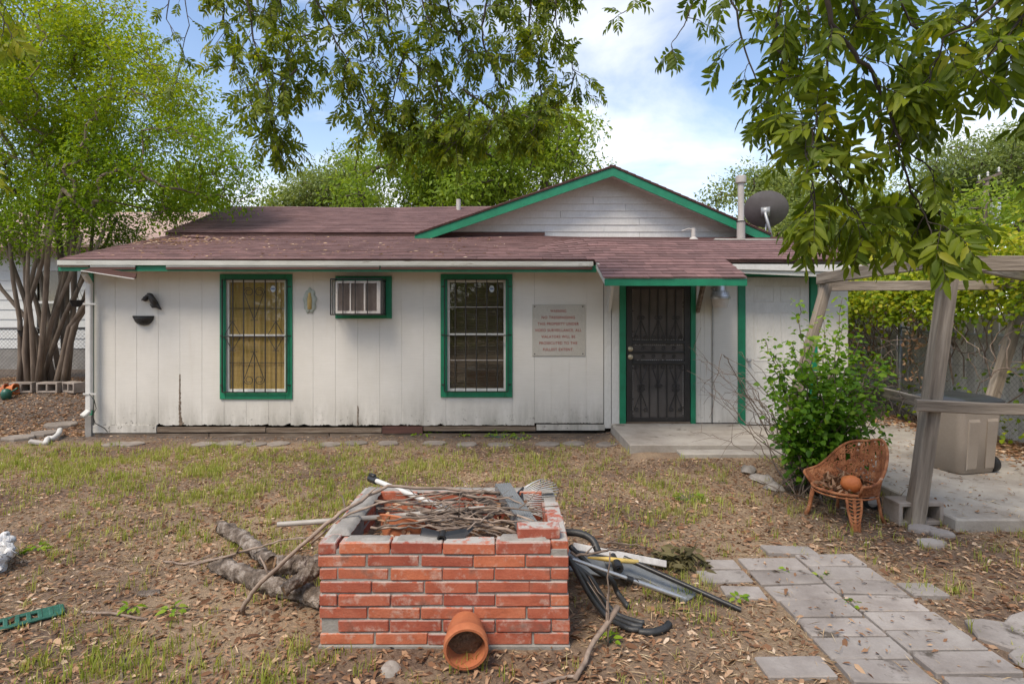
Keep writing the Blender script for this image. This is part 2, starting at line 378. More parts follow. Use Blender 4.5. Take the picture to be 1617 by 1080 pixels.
M['neighbor'] = pmat('white_lap_siding', [(.3, (.56, .57, .57)), (.7, (.66, .67, .67))], 2, .6, .1, 40)
M['nroof'] = pmat('pink_tan_shingles', [(.3, (.34, .23, .19)), (.7, (.46, .33, .28))], 7, .9, .4, 60)
M['skirt'] = pmat('grey_foundation', [(.3, (.20, .19, .18)), (.7, (.30, .285, .27))], 4, .9, .3, 40)
M['greyboard'] = pmat('pale_weathered_board', [(.25, (.46, .44, .42)), (.5, (.64, .62, .60)), (.75, (.76, .75, .73))], 3, .85, .6, 16, (4, 4, .4), orand=.35)
M['mortar'] = pmat('mortar', [(.3, (.20, .185, .165)), (.7, (.34, .32, .295))], 9, .95, .8, 60)
def brickmat():
    m, nt, b, out = newmat('red_brick'); v0 = coords(nt)
    oi = objrand(nt); sc = nt.nodes.new('ShaderNodeVectorMath'); sc.operation = 'SCALE'; sc.inputs[0].default_value = (17, 31, 23); nt.links.new(oi, sc.inputs['Scale'])
    ad = nt.nodes.new('ShaderNodeVectorMath'); nt.links.new(v0, ad.inputs[0]); nt.links.new(sc.outputs[0], ad.inputs[1]); v = ad.outputs[0]
    c = ramp(nt, noisen(nt, v, 9, 6), [(.25, (.33, .075, .038)), (.5, (.46, .125, .066)), (.75, (.53, .18, .105))])
    hs = nt.nodes.new('ShaderNodeHueSaturation'); nt.links.new(c, hs.inputs['Color'])
    nt.links.new(mth(nt, 'ADD', mth(nt, 'MULTIPLY', oi, .4), .72), hs.inputs['Value'])
    nt.links.new(mth(nt, 'ADD', mth(nt, 'MULTIPLY', oi, .012), .494), hs.inputs['Hue']); c = hs.outputs[0]
    c = mix(nt, mth(nt, 'MULTIPLY', ramp(nt, noisen(nt, v, 11, 7, .7), [(.54, 0), (.70, 1)]), .66), c, (.58, .47, .40))       # lime bloom
    c = mix(nt, mth(nt, 'MULTIPLY', ramp(nt, noisen(nt, v, 4.5, 5, .6), [(.62, 0), (.74, 1)]), .75), c, (.075, .055, .045))   # soot
    g = nt.nodes.new('ShaderNodeNewGeometry'); sp = nt.nodes.new('ShaderNodeSeparateXYZ'); nt.links.new(g.outputs['Normal'], sp.inputs[0])
    top = mth(nt, 'MULTIPLY', ramp(nt, sp.outputs['Z'], [(.6, 0), (.8, 1)]), ramp(nt, noisen(nt, v, 10, 6, .7), [(.40, 0), (.5, 1)]))
    c = mix(nt, top, c, (.40, .38, .35))                                                                                    # old mortar left on the bed face
    n2 = noisen(nt, v, 90, 4, .7); c = mix(nt, .4, c, ramp(nt, n2, [(.3, .55), (.7, 1)]), 'MULTIPLY')
    nt.links.new(c, b.inputs['Base Color']); b.inputs['Roughness'].default_value = .88; bump(nt, b, n2, .6, .005); return m
M['brick'] = brickmat()
def groundmat():
    m, nt, b, out = newmat('dirt_and_straw'); w = coords(nt, (1, 1, 1), 'World')
    a = noisen(nt, w, .75, 6, .62); f = noisen(nt, w, 38, 6, .72); s = noisen(nt, coords(nt, (1, 3, 1), 'World'), 60, 4, .7)
    dirt = ramp(nt, f, [(.3, (.085, .052, .036)), (.55, (.19, .125, .085)), (.75, (.36, .25, .175))])
    straw = ramp(nt, s, [(.3, (.21, .14, .085)), (.6, (.44, .315, .20)), (.8, (.60, .46, .30))])
    c = mix(nt, ramp(nt, a, [(.40, 0), (.58, 1)]), dirt, straw)
    sp = nt.nodes.new('ShaderNodeSeparateXYZ'); nt.links.new(w, sp.inputs[0])
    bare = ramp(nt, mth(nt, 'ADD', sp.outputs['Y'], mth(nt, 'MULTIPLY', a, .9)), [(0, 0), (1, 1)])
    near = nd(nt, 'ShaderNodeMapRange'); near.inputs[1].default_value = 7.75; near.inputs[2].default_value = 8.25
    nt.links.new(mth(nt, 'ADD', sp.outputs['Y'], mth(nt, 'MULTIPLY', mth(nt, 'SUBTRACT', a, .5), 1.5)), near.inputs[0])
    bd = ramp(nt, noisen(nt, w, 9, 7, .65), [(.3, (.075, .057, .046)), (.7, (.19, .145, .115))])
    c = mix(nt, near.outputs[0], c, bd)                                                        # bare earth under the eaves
    c = mix(nt, .5, c, ramp(nt, f, [(.3, .5), (.7, 1)]), 'MULTIPLY')
    nt.links.new(c, b.inputs['Base Color']); b.inputs['Roughness'].default_value = .95; bump(nt, b, f, .9, .03); return m
M['ground'] = groundmat()
def glassmat():
    m, nt, b, out = newmat('window_glass')
    t = nt.nodes.new('ShaderNodeBsdfTransparent'); t.inputs[0].default_value = (.92, .92, .90, 1)
    g = nt.nodes.new('ShaderNodeBsdfGlossy'); g.inputs['Roughness'].default_value = .03
    fr = nt.nodes.new('ShaderNodeLayerWeight'); fr.inputs['Blend'].default_value = .5
    ms = nt.nodes.new('ShaderNodeMixShader'); nt.links.new(mth(nt, 'ADD', mth(nt, 'MULTIPLY', mth(nt, 'POWER', fr.outputs['Facing'], 4.0), .6), .05), ms.inputs[0])
    nt.links.new(t.outputs[0], ms.inputs[1]); nt.links.new(g.outputs[0], ms.inputs[2]); nt.links.new(ms.outputs[0], out.inputs['Surface']); return m
M['glass'] = glassmat()
M['screen'] = pmat('dusty_door_screen', [(.3, (.06, .05, .045)), (.7, (.115, .10, .09))], 3, .75, .4, 260, dist=.002)
M['lpecan'] = leafmat('pecan_leaf', [(0, (.05, .085, .010)), (.45, (.12, .175, .014)), (.8, (.23, .28, .018)), (1, (.34, .34, .03))], .55, .5)
M['lmyrtle'] = leafmat('myrtle_leaf', [(0, (.075, .15, .012)), (.4, (.18, .29, .016)), (.8, (.34, .39, .018)), (1, (.50, .36, .025))], .55)
M['lback'] = leafmat('far_tree_leaf', [(0, (.09, .16, .02)), (.5, (.22, .32, .035)), (1, (.40, .45, .06))], .5)
M['lback2'] = leafmat('grey_green_leaf', [(0, (.12, .17, .055)), (.5, (.23, .29, .095)), (1, (.35, .40, .14))], .5)
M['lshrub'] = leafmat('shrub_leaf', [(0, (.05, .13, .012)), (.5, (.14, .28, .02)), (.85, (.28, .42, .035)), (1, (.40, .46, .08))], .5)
M['lvine'] = leafmat('vine_leaf', [(0, (.07, .15, .012)), (.4, (.21, .31, .018)), (.8, (.39, .42, .022)), (1, (.46, .42, .04))], .5)
M['litter'] = leafmat('dry_leaf', [(0, (.10, .048, .026)), (.3, (.23, .12, .065)), (.6, (.39, .235, .14)), (.85, (.52, .365, .24)), (1, (.64, .52, .40))], .15, .8)
M['straw'] = leafmat('dry_straw', [(0, (.22, .145, .09)), (.5, (.46, .34, .21)), (1, (.64, .53, .36))], .15, .8)
M['wilted'] = leafmat('wilted_leaf', [(0, (.05, .045, .02)), (.5, (.12, .105, .045)), (1, (.20, .17, .08))], .25, .7)
M['grass'] = leafmat('grass_blade', [(0, (.15, .21, .025)), (.5, (.31, .36, .06)), (.8, (.45, .45, .13)), (1, (.52, .46, .22))], .4, .5)
# ------------------------------------------------------------------ ground
def build_ground():
    ax = list(np.arange(-9, 8.01, .12)); ay = list(np.arange(-1, 12.01, .12)); g = 0.3
    lo, hi = [], []; q = -9.0; st = .3
    while q > -600: q -= st; st *= 1.35; lo.append(q)
    q = 8.0; st = .3
    while q < 600: q += st; st *= 1.35; hi.append(q)
    xs = np.array(lo[::-1] + ax + hi)
    lo, hi = [], []; q = -1.0; st = .3
    while q > -300: q -= st; st *= 1.4; lo.append(q)
    q = 12.0; st = .3
    while q < 900: q += st; st *= 1.35; hi.append(q)
    ys = np.array(lo[::-1] + ay + hi)
    X, Y = np.meshgrid(xs, ys); Z = gz(X, Y)
    near = (np.abs(X) < 9) & (Y < 12) & (Y > -1)
    Z = Z + near * (NP.random(X.shape) - .5) * .012
    n = len(xs); v = np.stack([X.ravel(), Y.ravel(), Z.ravel()], 1)
    i = np.arange((len(ys) - 1) * (n - 1)); a = (i // (n - 1)) * n + i % (n - 1)
    f = np.stack([a, a + 1, a + 1 + n, a + n], 1)
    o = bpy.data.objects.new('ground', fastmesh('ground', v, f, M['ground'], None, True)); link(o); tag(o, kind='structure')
build_ground()
def chbox_mesh(name, size, mat, ch, amt=0, fr=6, seed=0):
    me = MB().box((0, 0, 0), size, None, ch).mesh(name, mat)
    return rough_mesh(me, amt, fr, seed) if amt else me

# paver path: two files of 8 x 16 inch pavers, a few more beside them
path = MB().bx(1.12, 2.52, 1.2, 4.12, -.05, .012).build('paver_path', M['ground']); tag(path, kind='structure')
pvm = [chbox_mesh('paver', (1, 1, 1), M['paver'], .02) for _ in range(1)]
def paver(x0, x1, y0, y1, z=.03, tilt=.012, parent=path):
    me = MB().box((0, 0, 0), (x1 - x0 - .014, y1 - y0 - .014, .05), None, .006).mesh('paver', M['paver']); rough_mesh(me, .004, 9, R.random() * 40)
    return put('paver', me, ((x0 + x1) / 2, (y0 + y1) / 2, z - .016), parent, (R.gauss(0, tilt), R.gauss(0, tilt), R.gauss(0, .02)))
for c, (xa, xb) in enumerate(((1.60, 2.02), (2.03, 2.46))):
    y = 4.06 if c == 0 else 4.12
    while y > 1.3:
        paver(xa + R.gauss(0, .008), xb + R.gauss(0, .008), y - .196, y, .03 + R.gauss(0, .004)); y -= .2
for (xa, xb, ya, yb) in ((1.24, 1.58, 3.70, 3.88), (1.32, 1.58, 3.49, 3.65), (1.86, 2.24, 4.14, 4.30), (2.48, 2.72, 3.52, 3.70), (1.36, 1.58, 3.9, 4.05),
                         (1.22, 1.57, 2.72, 2.9), (1.22, 1.57, 2.30, 2.5)): paver(xa, xb, ya, yb, .022, .02)
flag = thing('flagstone_patch', 'irregular grey flagstones with mossy joints beside the paver path', 'paving', (2.8, 2.9, 0)); tag(flag, kind='structure')
for k in ('category',): del flag[k]
def flagstone(cx, cy, r, parent, seed, th=.04, name='flagstone', mat='paver', squash=1.0, base=0.0, group=None):
    rr = random.Random(seed); n = 9; a0 = rr.random() * 6
    pl = [Vector((cx + math.cos(a0 + k * 6.283 / n) * r * rr.uniform(.8, 1.15), cy + math.sin(a0 + k * 6.283 / n) * r * squash * rr.uniform(.8, 1.15), base)) for k in range(n)]
    b = MB(); up = Vector((0, 0, th)); ins = [Vector((cx, cy, 0)).lerp(p, .94) for p in pl]
    for p in ins: p.z = base + th
    mid = [p + up * .7 for p in pl]; m_ = len(pl)
    b.add([p - Vector((0, 0, .05)) for p in pl] + mid + ins, [tuple(range(2 * m_, 3 * m_))] + [(i, (i + 1) % m_, m_ + (i + 1) % m_, m_ + i) for i in range(m_)] + [(m_ + i, m_ + (i + 1) % m_, 2 * m_ + (i + 1) % m_, 2 * m_ + i) for i in range(m_)])
    return b.build(name, M[mat], parent)
for i, (cx, cy, r) in enumerate(((2.66, 3.12, .15), (2.97, 3.16, .2), (2.64, 2.84, .14), (2.9, 2.83, .15), (2.68, 2.56, .17), (3.04, 2.56, .18), (3.28, 2.9, .19), (2.7, 2.25, .18), (3.1, 2.22, .2))):
    flagstone(cx, cy, r, flag, i + 3, .03)

# concrete
def slab(name, x0, x1, y0, y1, z0, z1, mat='concrete'):
    o = MB().bx(x0, x1, y0, y1, z0, z1, .012).build(name, M[mat]); return tag(o, kind='structure')
slab('door_slab', 1.44, 3.35, 6.96, 8.325, -.1, .19)
slab('door_step', 2.0, 3.3, 6.72, 6.95, -.1, .135)
slab('concrete_walk', 3.37, 4.6, 6.9, 8.325, -.1, .165)
slab('patio', 3.62, 6.15, 4.64, 6.04, -.1, .10); slab('patio', 3.62, 6.15, 6.055, 6.88, -.1, .102); slab('patio', 4.62, 6.15, 6.895, 9.4, -.1, .104)

# ------------------------------------------------------------------ house
YW = 8.333; KW = YW / F
def wx(px): return (px - HX) * KW
def wz(py): return CAMZ - (py - HY) * KW
house = thing('house', 'single-storey white house with green trim and maroon shingle roof', 'house', (-.6, 9.5, 0))
OPEN = [(wx(357), wx(452), wz(619), wz(442)), (wx(706), wx(799), wz(618), wz(442)), (wx(537), wx(610), wz(497), wz(443)), (wx(987), wx(1091), .18, 2.21), (wx(1177), wx(1279), .17, wz(437))]
def cells(x0, x1, z0, z1, step, y0, y1, mb, rag=0.0):
    xs = {x0, x1}
    for o in OPEN:
        for q in o[:2]:
            if x0 < q < x1: xs.add(q)
    xs = sorted(xs); z_low = z0 + (.07 if rag else 0)
    for a, b in zip(xs[:-1], xs[1:]):
        m_ = (a + b) / 2; iv = [(z_low, z1)]
        for o in OPEN:
            if o[0] < m_ < o[1]:
                nv = []
                for s0, s1 in iv:
                    if o[2] > s0: nv.append((s0, min(s1, o[2])))
                    if o[3] < s1: nv.append((max(s0, o[3]), s1))
                iv = nv
        for s0, s1 in iv:
            if s1 - s0 > .005: mb.bx(a, b, y0, y1, s0, s1)
        if rag:
            n = max(1, int((b - a) / .022)); blocked = any(o[0] < m_ < o[1] and o[2] <= z_low for o in OPEN)
            for k in range(n):
                if blocked: break
                xa = a + (b - a) * k / n; xb = a + (b - a) * (k + 1) / n
                j = noise.noise(Vector((xa * 9, 3, 0))) + .5 * noise.noise(Vector((xa * 40, 7, 0)))
                mb.bx(xa, xb, y0, y1, z0 + max(0, min(.068, .008 + rag * j)), z_low)
def siding_panel(x0, x1, z0, z1, grooves, rag):
    mb = MB(); gs = sorted(g for g in grooves if x0 + .03 < g < x1 - .03); e = [x0 + .0012]
    for g in gs:
        cells(e[-1], g - .003, z0, z1, 0, YW, YW + .016, mb, rag); cells(g - .003, g + .003, z0, z1, 0, YW + .0035, YW + .016, mb, rag); e.append(g + .003)
    cells(e[-1], x1 - .0012, z0, z1, 0, YW, YW + .016, mb, rag)
    return mb.build('siding_panel', M['wall'], house)
ZT = 2.46; ZB = wz(672)
edges = [wx(148), wx(284), wx(424), wx(565), wx(704), wx(844), wx(953)]
for i in range(6):
    x0, x1 = edges[i], edges[i + 1]
    siding_panel(x0, x1, ZB + (.03 if i == 5 else 0), ZT, [x0 + (x1 - x0) * k / 4 for k in (1, 2, 3)], (.034 if i < 4 else .01))
for a, b in ((954, 965), (966, 978)): MB().bx(wx(a), wx(b), YW - .004, YW + .016, wz(676), ZT).build('corner_board', M['white'], house)
xs_ = [1098, 1106, 1112, 1124, 1165]
for a, b in zip(xs_[:-1], xs_[1:]): siding_panel(wx(a), wx(b), .2, ZT, [], 0)
siding_panel(wx(1290), wx(1338), .16, ZT, [wx(1306), wx(1322)], 0)
tr_ = MB(); rr_t = random.Random(8)                         # rotten edge where two panels meet
for k in range(34):
    z = .16 + k * .022; h_ = 1 - k / 34; tr_.bx(wx(284) - .006 - rr_t.random() * .012 * (h_ + .2), wx(284) + .006 + rr_t.random() * .022 * (h_ + .15) + (.05 * rr_t.random() if k < 6 else 0), YW - .003 - rr_t.random() * .003, YW + .004, z, z + .0225)
tr_.build('exposed_wood', M['rotwood'], house)
tr_ = MB()
for k in range(16): z = .16 + k * .018; tr_.bx(wx(565) - .004 - rr_t.random() * .006, wx(565) + .004 + rr_t.random() * .012, YW - .003 - rr_t.random() * .003, YW + .004, z, z + .0185)
tr_.build('exposed_wood', M['rotwood'], house)
# black sheet painted as the unlit interior behind openings; side and rear walls
core = MB(); XL, XR = wx(148), wx(1338)
core.bx(XL + .01, XR - .01, YW + .30, YW + .34, .05, 2.5); core.build('dark_backing', M['dark'], house)
for x in (XL, XR):
    MB().bx(x - .02 if x < 0 else x - .01, x + .01 if x < 0 else x + .02, YW + .017, 13.9, -.1, 2.5).build('side_wall', M['wall'], house)
MB().bx(XL + .011, XR - .011, 13.86, 13.9, -.1, 2.5).build('rear_wall', M['wall'], house)
# rotten sill boards and corner
for a, b, t_, bt, mt in ((146, 248, 671, 683, 'wall'), (249, 420, 674, 682, 'rotwood'), (421, 603, 675, 683, 'rotwood'), (604, 668, 673, 684, 'brownwood'), (669, 846, 673, 680, 'rotwood'), (847, 955, 670, 679, 'wall')):
    MB().bx(wx(a), wx(b) - .004, YW - .016 + R.uniform(-.004, .004), YW + .018, wz(bt), wz(t_) - .002).build('sill_board', M[mt], house)
for a, b in ((150, 330), (331, 520), (521, 730), (731, 955)):
    MB().bx(wx(a), wx(b) - .005, YW - .006, YW + .02, -.12, wz(684) - .004).build('skirting_board', M['rotwood'], house)
MB().bx(wx(141), wx(147.6), YW - .02, YW + .03, wz(655), ZT).build('corner_board', M['green'], house)
MB().bx(wx(137), wx(147), YW - .04, YW + .03, -.1, wz(655) - .004, .004).build('corner_post', M['skirt'], house)
ds = MB(); ds.beam(P(141, 445, 8.22), P(141, 648, 8.22), .085, .065, (0, 1, 0), .012); ds.beam(P(141, 648, 8.22), P(130, 658, 8.12), .08, .06, (0, 1, 0), .012)
ds.beam(P(141, 446, 8.22), P(133, 432, 8.05), .08, .06, (0, 1, 0), .012)
dso = ds.build('downspout', M['white'], house)
for y in (480, 622): MB().beam(P(131, y, 8.175), P(152, y, 8.2), .01, .025).build('bracket', M['white'], dso)
wr = MB(); wr.tube([P(141, 622, 8.16), P(149, 632, 8.16), P(146, 655, 8.2), P(150, 668, 8.2), P(165, 676, 8.25), P(170, 682, 8.25)], .006, 5); wr.tube([P(149, 632, 8.16), P(152, 645, 8.25), P(148, 652, 8.28)], .005, 5)
wr.build('loose_cable', M['blackplastic'], house, True)

# lower roof surface
YE, YJ = 7.93, 10.5; XRL, XRR = -6.31, 4.86
def roofz(x, y):
    zl = 2.54 + .268 * (y - YE); zr = 2.54 + .38 * (min(y, 9.05) - YE) + .16 * max(0, y - 9.05)
    if y < YE: zl = zr
    w = float(sm(.3, 1.35, x)); z = zl * (1 - w) + zr * w
    z += .02 * math.sin(x * 1.1 + 1) * math.sin((y - YE) * 1.2) if y > YE else 0
    z += .075 * math.exp(-((x + 5.45) / .3) ** 2 - ((y - 9.75) / .12) ** 2)              # lifted, torn patch
    return z
roof = part_empty('roof', house, (-.7, 9.2, 2.54))
def surf(mb, xs, ys, fz, th):
    n, m_ = len(xs), len(ys); b = len(mb.v)
    for dz in (0, -th):
        for y in ys:
            for x in xs: mb.v.append(Vector((x, y, fz(x, y) + dz)))
    k = n * m_
    for j in range(m_ - 1):
        for i in range(n - 1):
            a = b + j * n + i; mb.f.append((a, a + 1, a + 1 + n, a + n)); mb.f.append((k + a, k + a + n, k + a + 1 + n, k + a + 1))
    for j in range(m_ - 1):
        for i in (0, n - 1): a = b + j * n + i; mb.f.append((a, a + n, k + a + n, k + a))
    for i in range(n - 1):
        for j in (0, m_ - 1): a = b + j * n + i; mb.f.append((a, a + 1, k + a + 1, k + a))
surf_ = MB(); surf(surf_, list(np.linspace(XRL, XRR, 60)), list(np.linspace(YE, YJ + .2, 30)), roofz, .03); surf_.build('roof_deck', M['brownwood'], roof)
cd = MB(); surf(cd, list(np.linspace(1.16, 2.94, 8)), list(np.linspace(7.14, YE - .004, 6)), roofz, .03); cd.build('canopy_deck', M['white'], roof)
TABW, EXPO = .305, .142
def tab_verts(w, seed):
    rr = random.Random(seed); j = rr.uniform(-.006, .006); h = .013; L = .2
    return [(-w / 2 + .002, j, 0), (w / 2 - .002, j, 0), (w / 2 - .002, L, -.004), (-w / 2 + .002, L, -.004), (-w / 2 + .002, j, h), (w / 2 - .002, j + rr.uniform(-.003, .003), h), (w / 2 - .002, L, .001), (-w / 2 + .002, L, .001)]
TF = [(4, 5, 6, 7), (0, 1, 5, 4), (1, 2, 6, 5), (3, 0, 4, 7)]
tabm = [MB().add(tab_verts(TABW, s), TF).mesh('shingle', M['shingle']) for s in range(6)]
tabcount = [0]
def lay(fz, x0f, x1f, y0, y1, individual, field, seed):
    rr = random.Random(seed); y = y0 - .02; row = 0
    while y < y1 - .05:
        xa, xb = x0f(y), x1f(y); x = xa + (TABW / 2 if row % 2 == 0 else 0) + rr.uniform(-.05, .05)
        sl_ = (fz((xa + xb) / 2, y + .15) - fz((xa + xb) / 2, y)) / .15; dy = EXPO * math.cos(math.atan(sl_))
        while x - TABW / 2 < xb:
            l, r = max(xa, x - TABW / 2), min(xb, x + TABW / 2); cx = (l + r) / 2; w = r - l
            if w > .05:
                gy = (fz(cx, y + .1) - fz(cx, y)) / .1; gx = (fz(cx + .1, y) - fz(cx - .1, y)) / .2
                rot = Euler((math.atan(gy) + rr.gauss(0, .006), -math.atan(gx), rr.gauss(0, .004))); pos = Vector((cx, y, fz(cx, max(y, y0)) + .006 + rr.uniform(0, .002)))
                if y < y0: pos.z -= (y0 - y) * gy
                if individual(cx, y) and tabcount[0] < 299 and w > .2:
                    o = put('shingle', rr.choice(tabm), pos, roof, rot, (w / TABW, 1, 1)); tabcount[0] += 1
                else:
                    mt = rot.to_matrix(); field.add([pos + mt @ Vector(q) for q in tab_verts(w, rr.random())], TF)
            x += TABW
        y += dy; row += 1
field = MB()
lay(roofz, lambda y: 1.14, lambda y: 2.96, 7.13, YE - .02, lambda x, y: True, field, 1)
lay(roofz, lambda y: XRL - .02, lambda y: XRR + .02, YE, YJ + .1, lambda x, y: y < 8.9, field, 2)

# upper main roof (left of the gable) and its ridge
ZU, YR, ZR_ = 3.30, 13.1, 4.26
su = (ZR_ - ZU) / (YR - YJ)
def upz(x, y): return ZU + su * (y - YJ + .03) - .03 * math.exp(-((x + 3.2) / 1.5) ** 2) * (y - YJ) / 2.6 if y <= YR else ZR_ - su * (y - YR)
ur = MB(); surf(ur, list(np.linspace(-6.34, 0.6, 14)), list(np.linspace(YJ - .08, YR, 8)) + [15.6], upz, .05); ur.build('upper_roof_deck', M['brownwood'], roof)
lay(upz, lambda y: -6.36 - .05 * (y - YJ), lambda y: max(-1.8, min(.6, -1.9 + (upz(0, y) - 3.2) / .343)), YJ - .08, YR, lambda x, y: False, field, 3)
# gable
GY = 10.12
def gp(px, py, y=GY): return P(px, py, y)
AP, GL, GR = gp(968, 265), gp(655, 372), gp(1216, 372)
def rake(mb, a, b, y0, y1, h, dz=0.0):
    a, b = Vector(a), Vector(b)
    mb.prism([Vector((a.x, y0, a.z + dz)), Vector((b.x, y0, b.z + dz)), Vector((b.x, y0, b.z + dz - h)), Vector((a.x, y0, a.z + dz - h))], (0, y1 - y0, 0))
for a, b in ((GL, AP), (AP, GR)):
    e = Vector(((b - a).x, 0, (b - a).z)).normalized() * .0
    m1 = MB(); rake(m1, a, b, GY - .012, GY + .014, .15); m1.build('rake_board', M['green'], roof)
    m1 = MB(); rake(m1, a, b, GY - .03, 14.6, .022, .027); m1.build('gable_roof_deck', M['brownwood'], roof)
    m1 = MB(); rake(m1, a, b, GY + .016, YJ - .002, .02, -.06); m1.build('rake_soffit', M['white'], roof)
# shingles on both slopes of the cross gable
for a, b, sd_ in ((GL, AP, 4), (GR, AP, 5)):
    d = (b - a); ln = math.hypot(d.x, d.z); n = int(ln / EXPO); ang = math.atan2(d.z, abs(d.x)); rr = random.Random(sd_)
    for r_ in range(n):
        t = r_ / n; p = a + d * t; y = GY - .04 + (0 if r_ % 2 else -.15)
        while y < 14.5:
            l, r2 = max(y, GY - .04), min(y + TABW, 14.6)
            rot = Matrix.Rotation(0, 3, 'X'); ux = Vector((d.x / ln, 0, d.z / ln)); uy = Vector((0, 1, 0)); nz = ux.cross(uy) * (-1 if d.x > 0 else 1)
            nz = nz if nz.z > 0 else -nz
            vv = [p + Vector((0, (l + r2) / 2 - p.y, .03)) + uy * q[0] * ((r2 - l) / TABW) + ux * q[1] + nz * q[2] for q in tab_verts(TABW, rr.random())]
            field.add(vv, TF); y += TABW
# gable lap siding
zb, zt_ = 3.18, AP.z - .05; bh = .128; k = 0; z = zb
def rakex(z, side):
    return (AP.x + (z - AP.z) * (AP.x - GL.x) / (AP.z - GL.z)) if side < 0 else (AP.x + (AP.z - z) * (GR.x - AP.x) / (AP.z - GR.z))
while z < zt_ - .03:
    z1 = min(z + bh, zt_); parts_ = [(rakex(z, -1) + .02, rakex(z, 1) - .02, rakex(z1, -1) + .02, rakex(z1, 1) - .02)]
    cut = AP.x + (.55, -.1, .55, -.9, .3, -.3, .6, .1, 0, 0, 0)[k % 11]; l0, r0, l1, r1 = parts_[0]
    segs = [(l0, cut - .003, l1, cut - .003), (cut + .003, r0, cut + .003, r1)] if l1 + .4 < cut < r1 - .4 else [parts_[0]]
    for (a0, b0, a1, b1) in segs:
        if b1 - a1 < .06: continue
        y0, y1 = YJ - .018, YJ - .003; mb = MB(); o_ = R.uniform(-.002, .003)
        mb.add([(a0, y0 + o_, z), (b0, y0 + o_, z), (b1, y1 + o_, z1 + .01), (a1, y1 + o_, z1 + .01), (a0, YJ + .02, z), (b0, YJ + .02, z), (b1, YJ + .02, z1 + .01), (a1, YJ + .02, z1 + .01)],
               [(0, 1, 2, 3), (4, 7, 6, 5), (0, 4, 5, 1), (3, 2, 6, 7), (0, 3, 7, 4), (1, 5, 6, 2)])
        mb.build('lap_board', M['white'], house)
    z = z1; k += 1
# flashing line and gutter corner between the roofs
for a, b in (((-6.3, YJ - .06, 3.245), (-1.75, YJ - .06, 3.255)),):
    m1 = MB().beam(a, b, .02, .05); m1.build('flashing', M['oldfascia'], roof)
m1 = MB(); m1.beam(gp(1128, 378, 9.2), gp(1290, 380, 9.1), .06, .02); m1.build('flashing', M['oldfascia'], roof)
fo = field.build('shingles', M['shingle_w'], roof, kind='stuff')
# fascias: layered boards along the eave
def strip(name, px0, px1, y0, y1, Y, mat, th=.02, y0b=None, y1b=None):
    a, b, c, d = P(px0, y0, Y), P(px1, y0 if y0b is None else y0b, Y), P(px1, y1 if y1b is None else y1b, Y), P(px0, y1, Y)
    return MB().prism([a, b, c, d], (0, th, 0)).build(name, M[mat], house)
strip('fascia_board', 90, 937, 411, 418.5, 7.895, 'oldfascia', .02, 413, 420)
strip('fascia_board', 92, 942, 417, 428, 7.935, 'green', .02, 419, 430)
for a, b, m_ in ((92, 141, 'rotwood'), (142, 214, 'oldfascia'), (262, 600, 'oldfascia'), (601, 936, 'oldfascia')): strip('gutter_board', a, b - 1, 418.6, 421.6, 7.905, m_, .02)
for a, b in ((142, 214), (262, 600), (601, 936)): strip('gutter_board', a, b - 1, 421.7, 425.6, 7.91, 'brownwood', .02)
MB().prism([P(128, 427, 7.80), P(213, 440, 7.80), P(215, 432, 7.80), P(150, 422, 7.80)], (0, .02, 0)).build('hanging_gutter', M['brownwood'], house)
MB().beam(P(128, 427.5, 7.79), P(212, 440.5, 7.79), .012, .012).build('hanging_gutter_lip', M['white'], house)
sf = MB(); sf.bx(-6.28, 4.8, 7.955, YW + .02, 2.405, 2.42); sf.build('soffit', M['wall'], house)
MB().bx(wx(92) + .28, wx(1338), YW - .02, YW + .015, ZT - .02, 2.6).build('frieze_board', M['wall'], house)
# right-hand fascia
strip('fascia_board', 1146, 1361, 417, 425, 7.90, 'white', .02, 418, 430); strip('fascia_board', 1156, 1361, 421, 431, 7.925, 'oldfascia', .02, 428, 440)
strip('header_board', 1160, 1290, 428, 437, 8.29, 'green', .03)
# canopy
MB().bx(1.16, 2.94, 7.125, 7.15, 2.135, 2.222).build('canopy_fascia', M['green'], house)
for x in (1.165, 2.925): MB().prism([(x, 7.152, 2.14), (x, 7.152, 2.235), (x, YE, 2.52), (x, YE, 2.43)], (.02, 0, 0)).build('canopy_side', M['green' if x > 2 else 'oldfascia'], house)
MB().bx(2.7, 2.92, YE, YW, 2.36, 2.40).build('canopy_return', M['green'], house)
for a, b in (((1.415, 7.98, 2.28), (1.415, 8.30, 1.84)), ((2.70, 7.98, 2.28), (2.70, 8.30, 1.83))): MB().beam(a, b, .04, .09).build('canopy_brace', M['rotwood' if a[0] > 2 else 'white'], house)
for a, b, c in (((1.415, 8.312, 1.8), (1.415, 8.312, 2.4), 0), ((2.70, 8.312, 1.8), (2.70, 8.312, 2.4), 0)): MB().beam(a, b, .03, .06).build('brace_cleat', M['white'], house)
# pipes on the roof
pp = MB(); bpt = P(1170, 376, 9.9); bpt.z = roofz(bpt.x, 9.9)
pp.lathe([(.07, -.1), (.07, .3), (.074, .31), (.07, .32), (.052, .33), (.052, 1.0)], 16, Matrix.Translation(bpt)); po = pp.build('flue_pipe', M['pipegrey'], roof, 'auto')
MB().lathe([(.05, .97), (.085, .98), (.088, 1.0), (.088, 1.09), (.075, 1.10), (.01, 1.105)], 16, Matrix.Translation(bpt)).build('pipe_cap', M['pipegrey'], po, 'auto')
MB().lathe([(.075, .30), (.08, .30), (.08, .318), (.075, .318)], 16, Matrix.Translation(bpt)).build('pipe_collar', M['iron'], po, 'auto')
vp = P(724, 333, 12.7); vp.z = upz(vp.x, 12.7); MB().lathe([(.05, -.1), (.05, .24), (.04, .24), (.04, .1)], 12, Matrix.Translation(vp)).build('vent_pipe', M['pipegrey'], roof, 'auto')
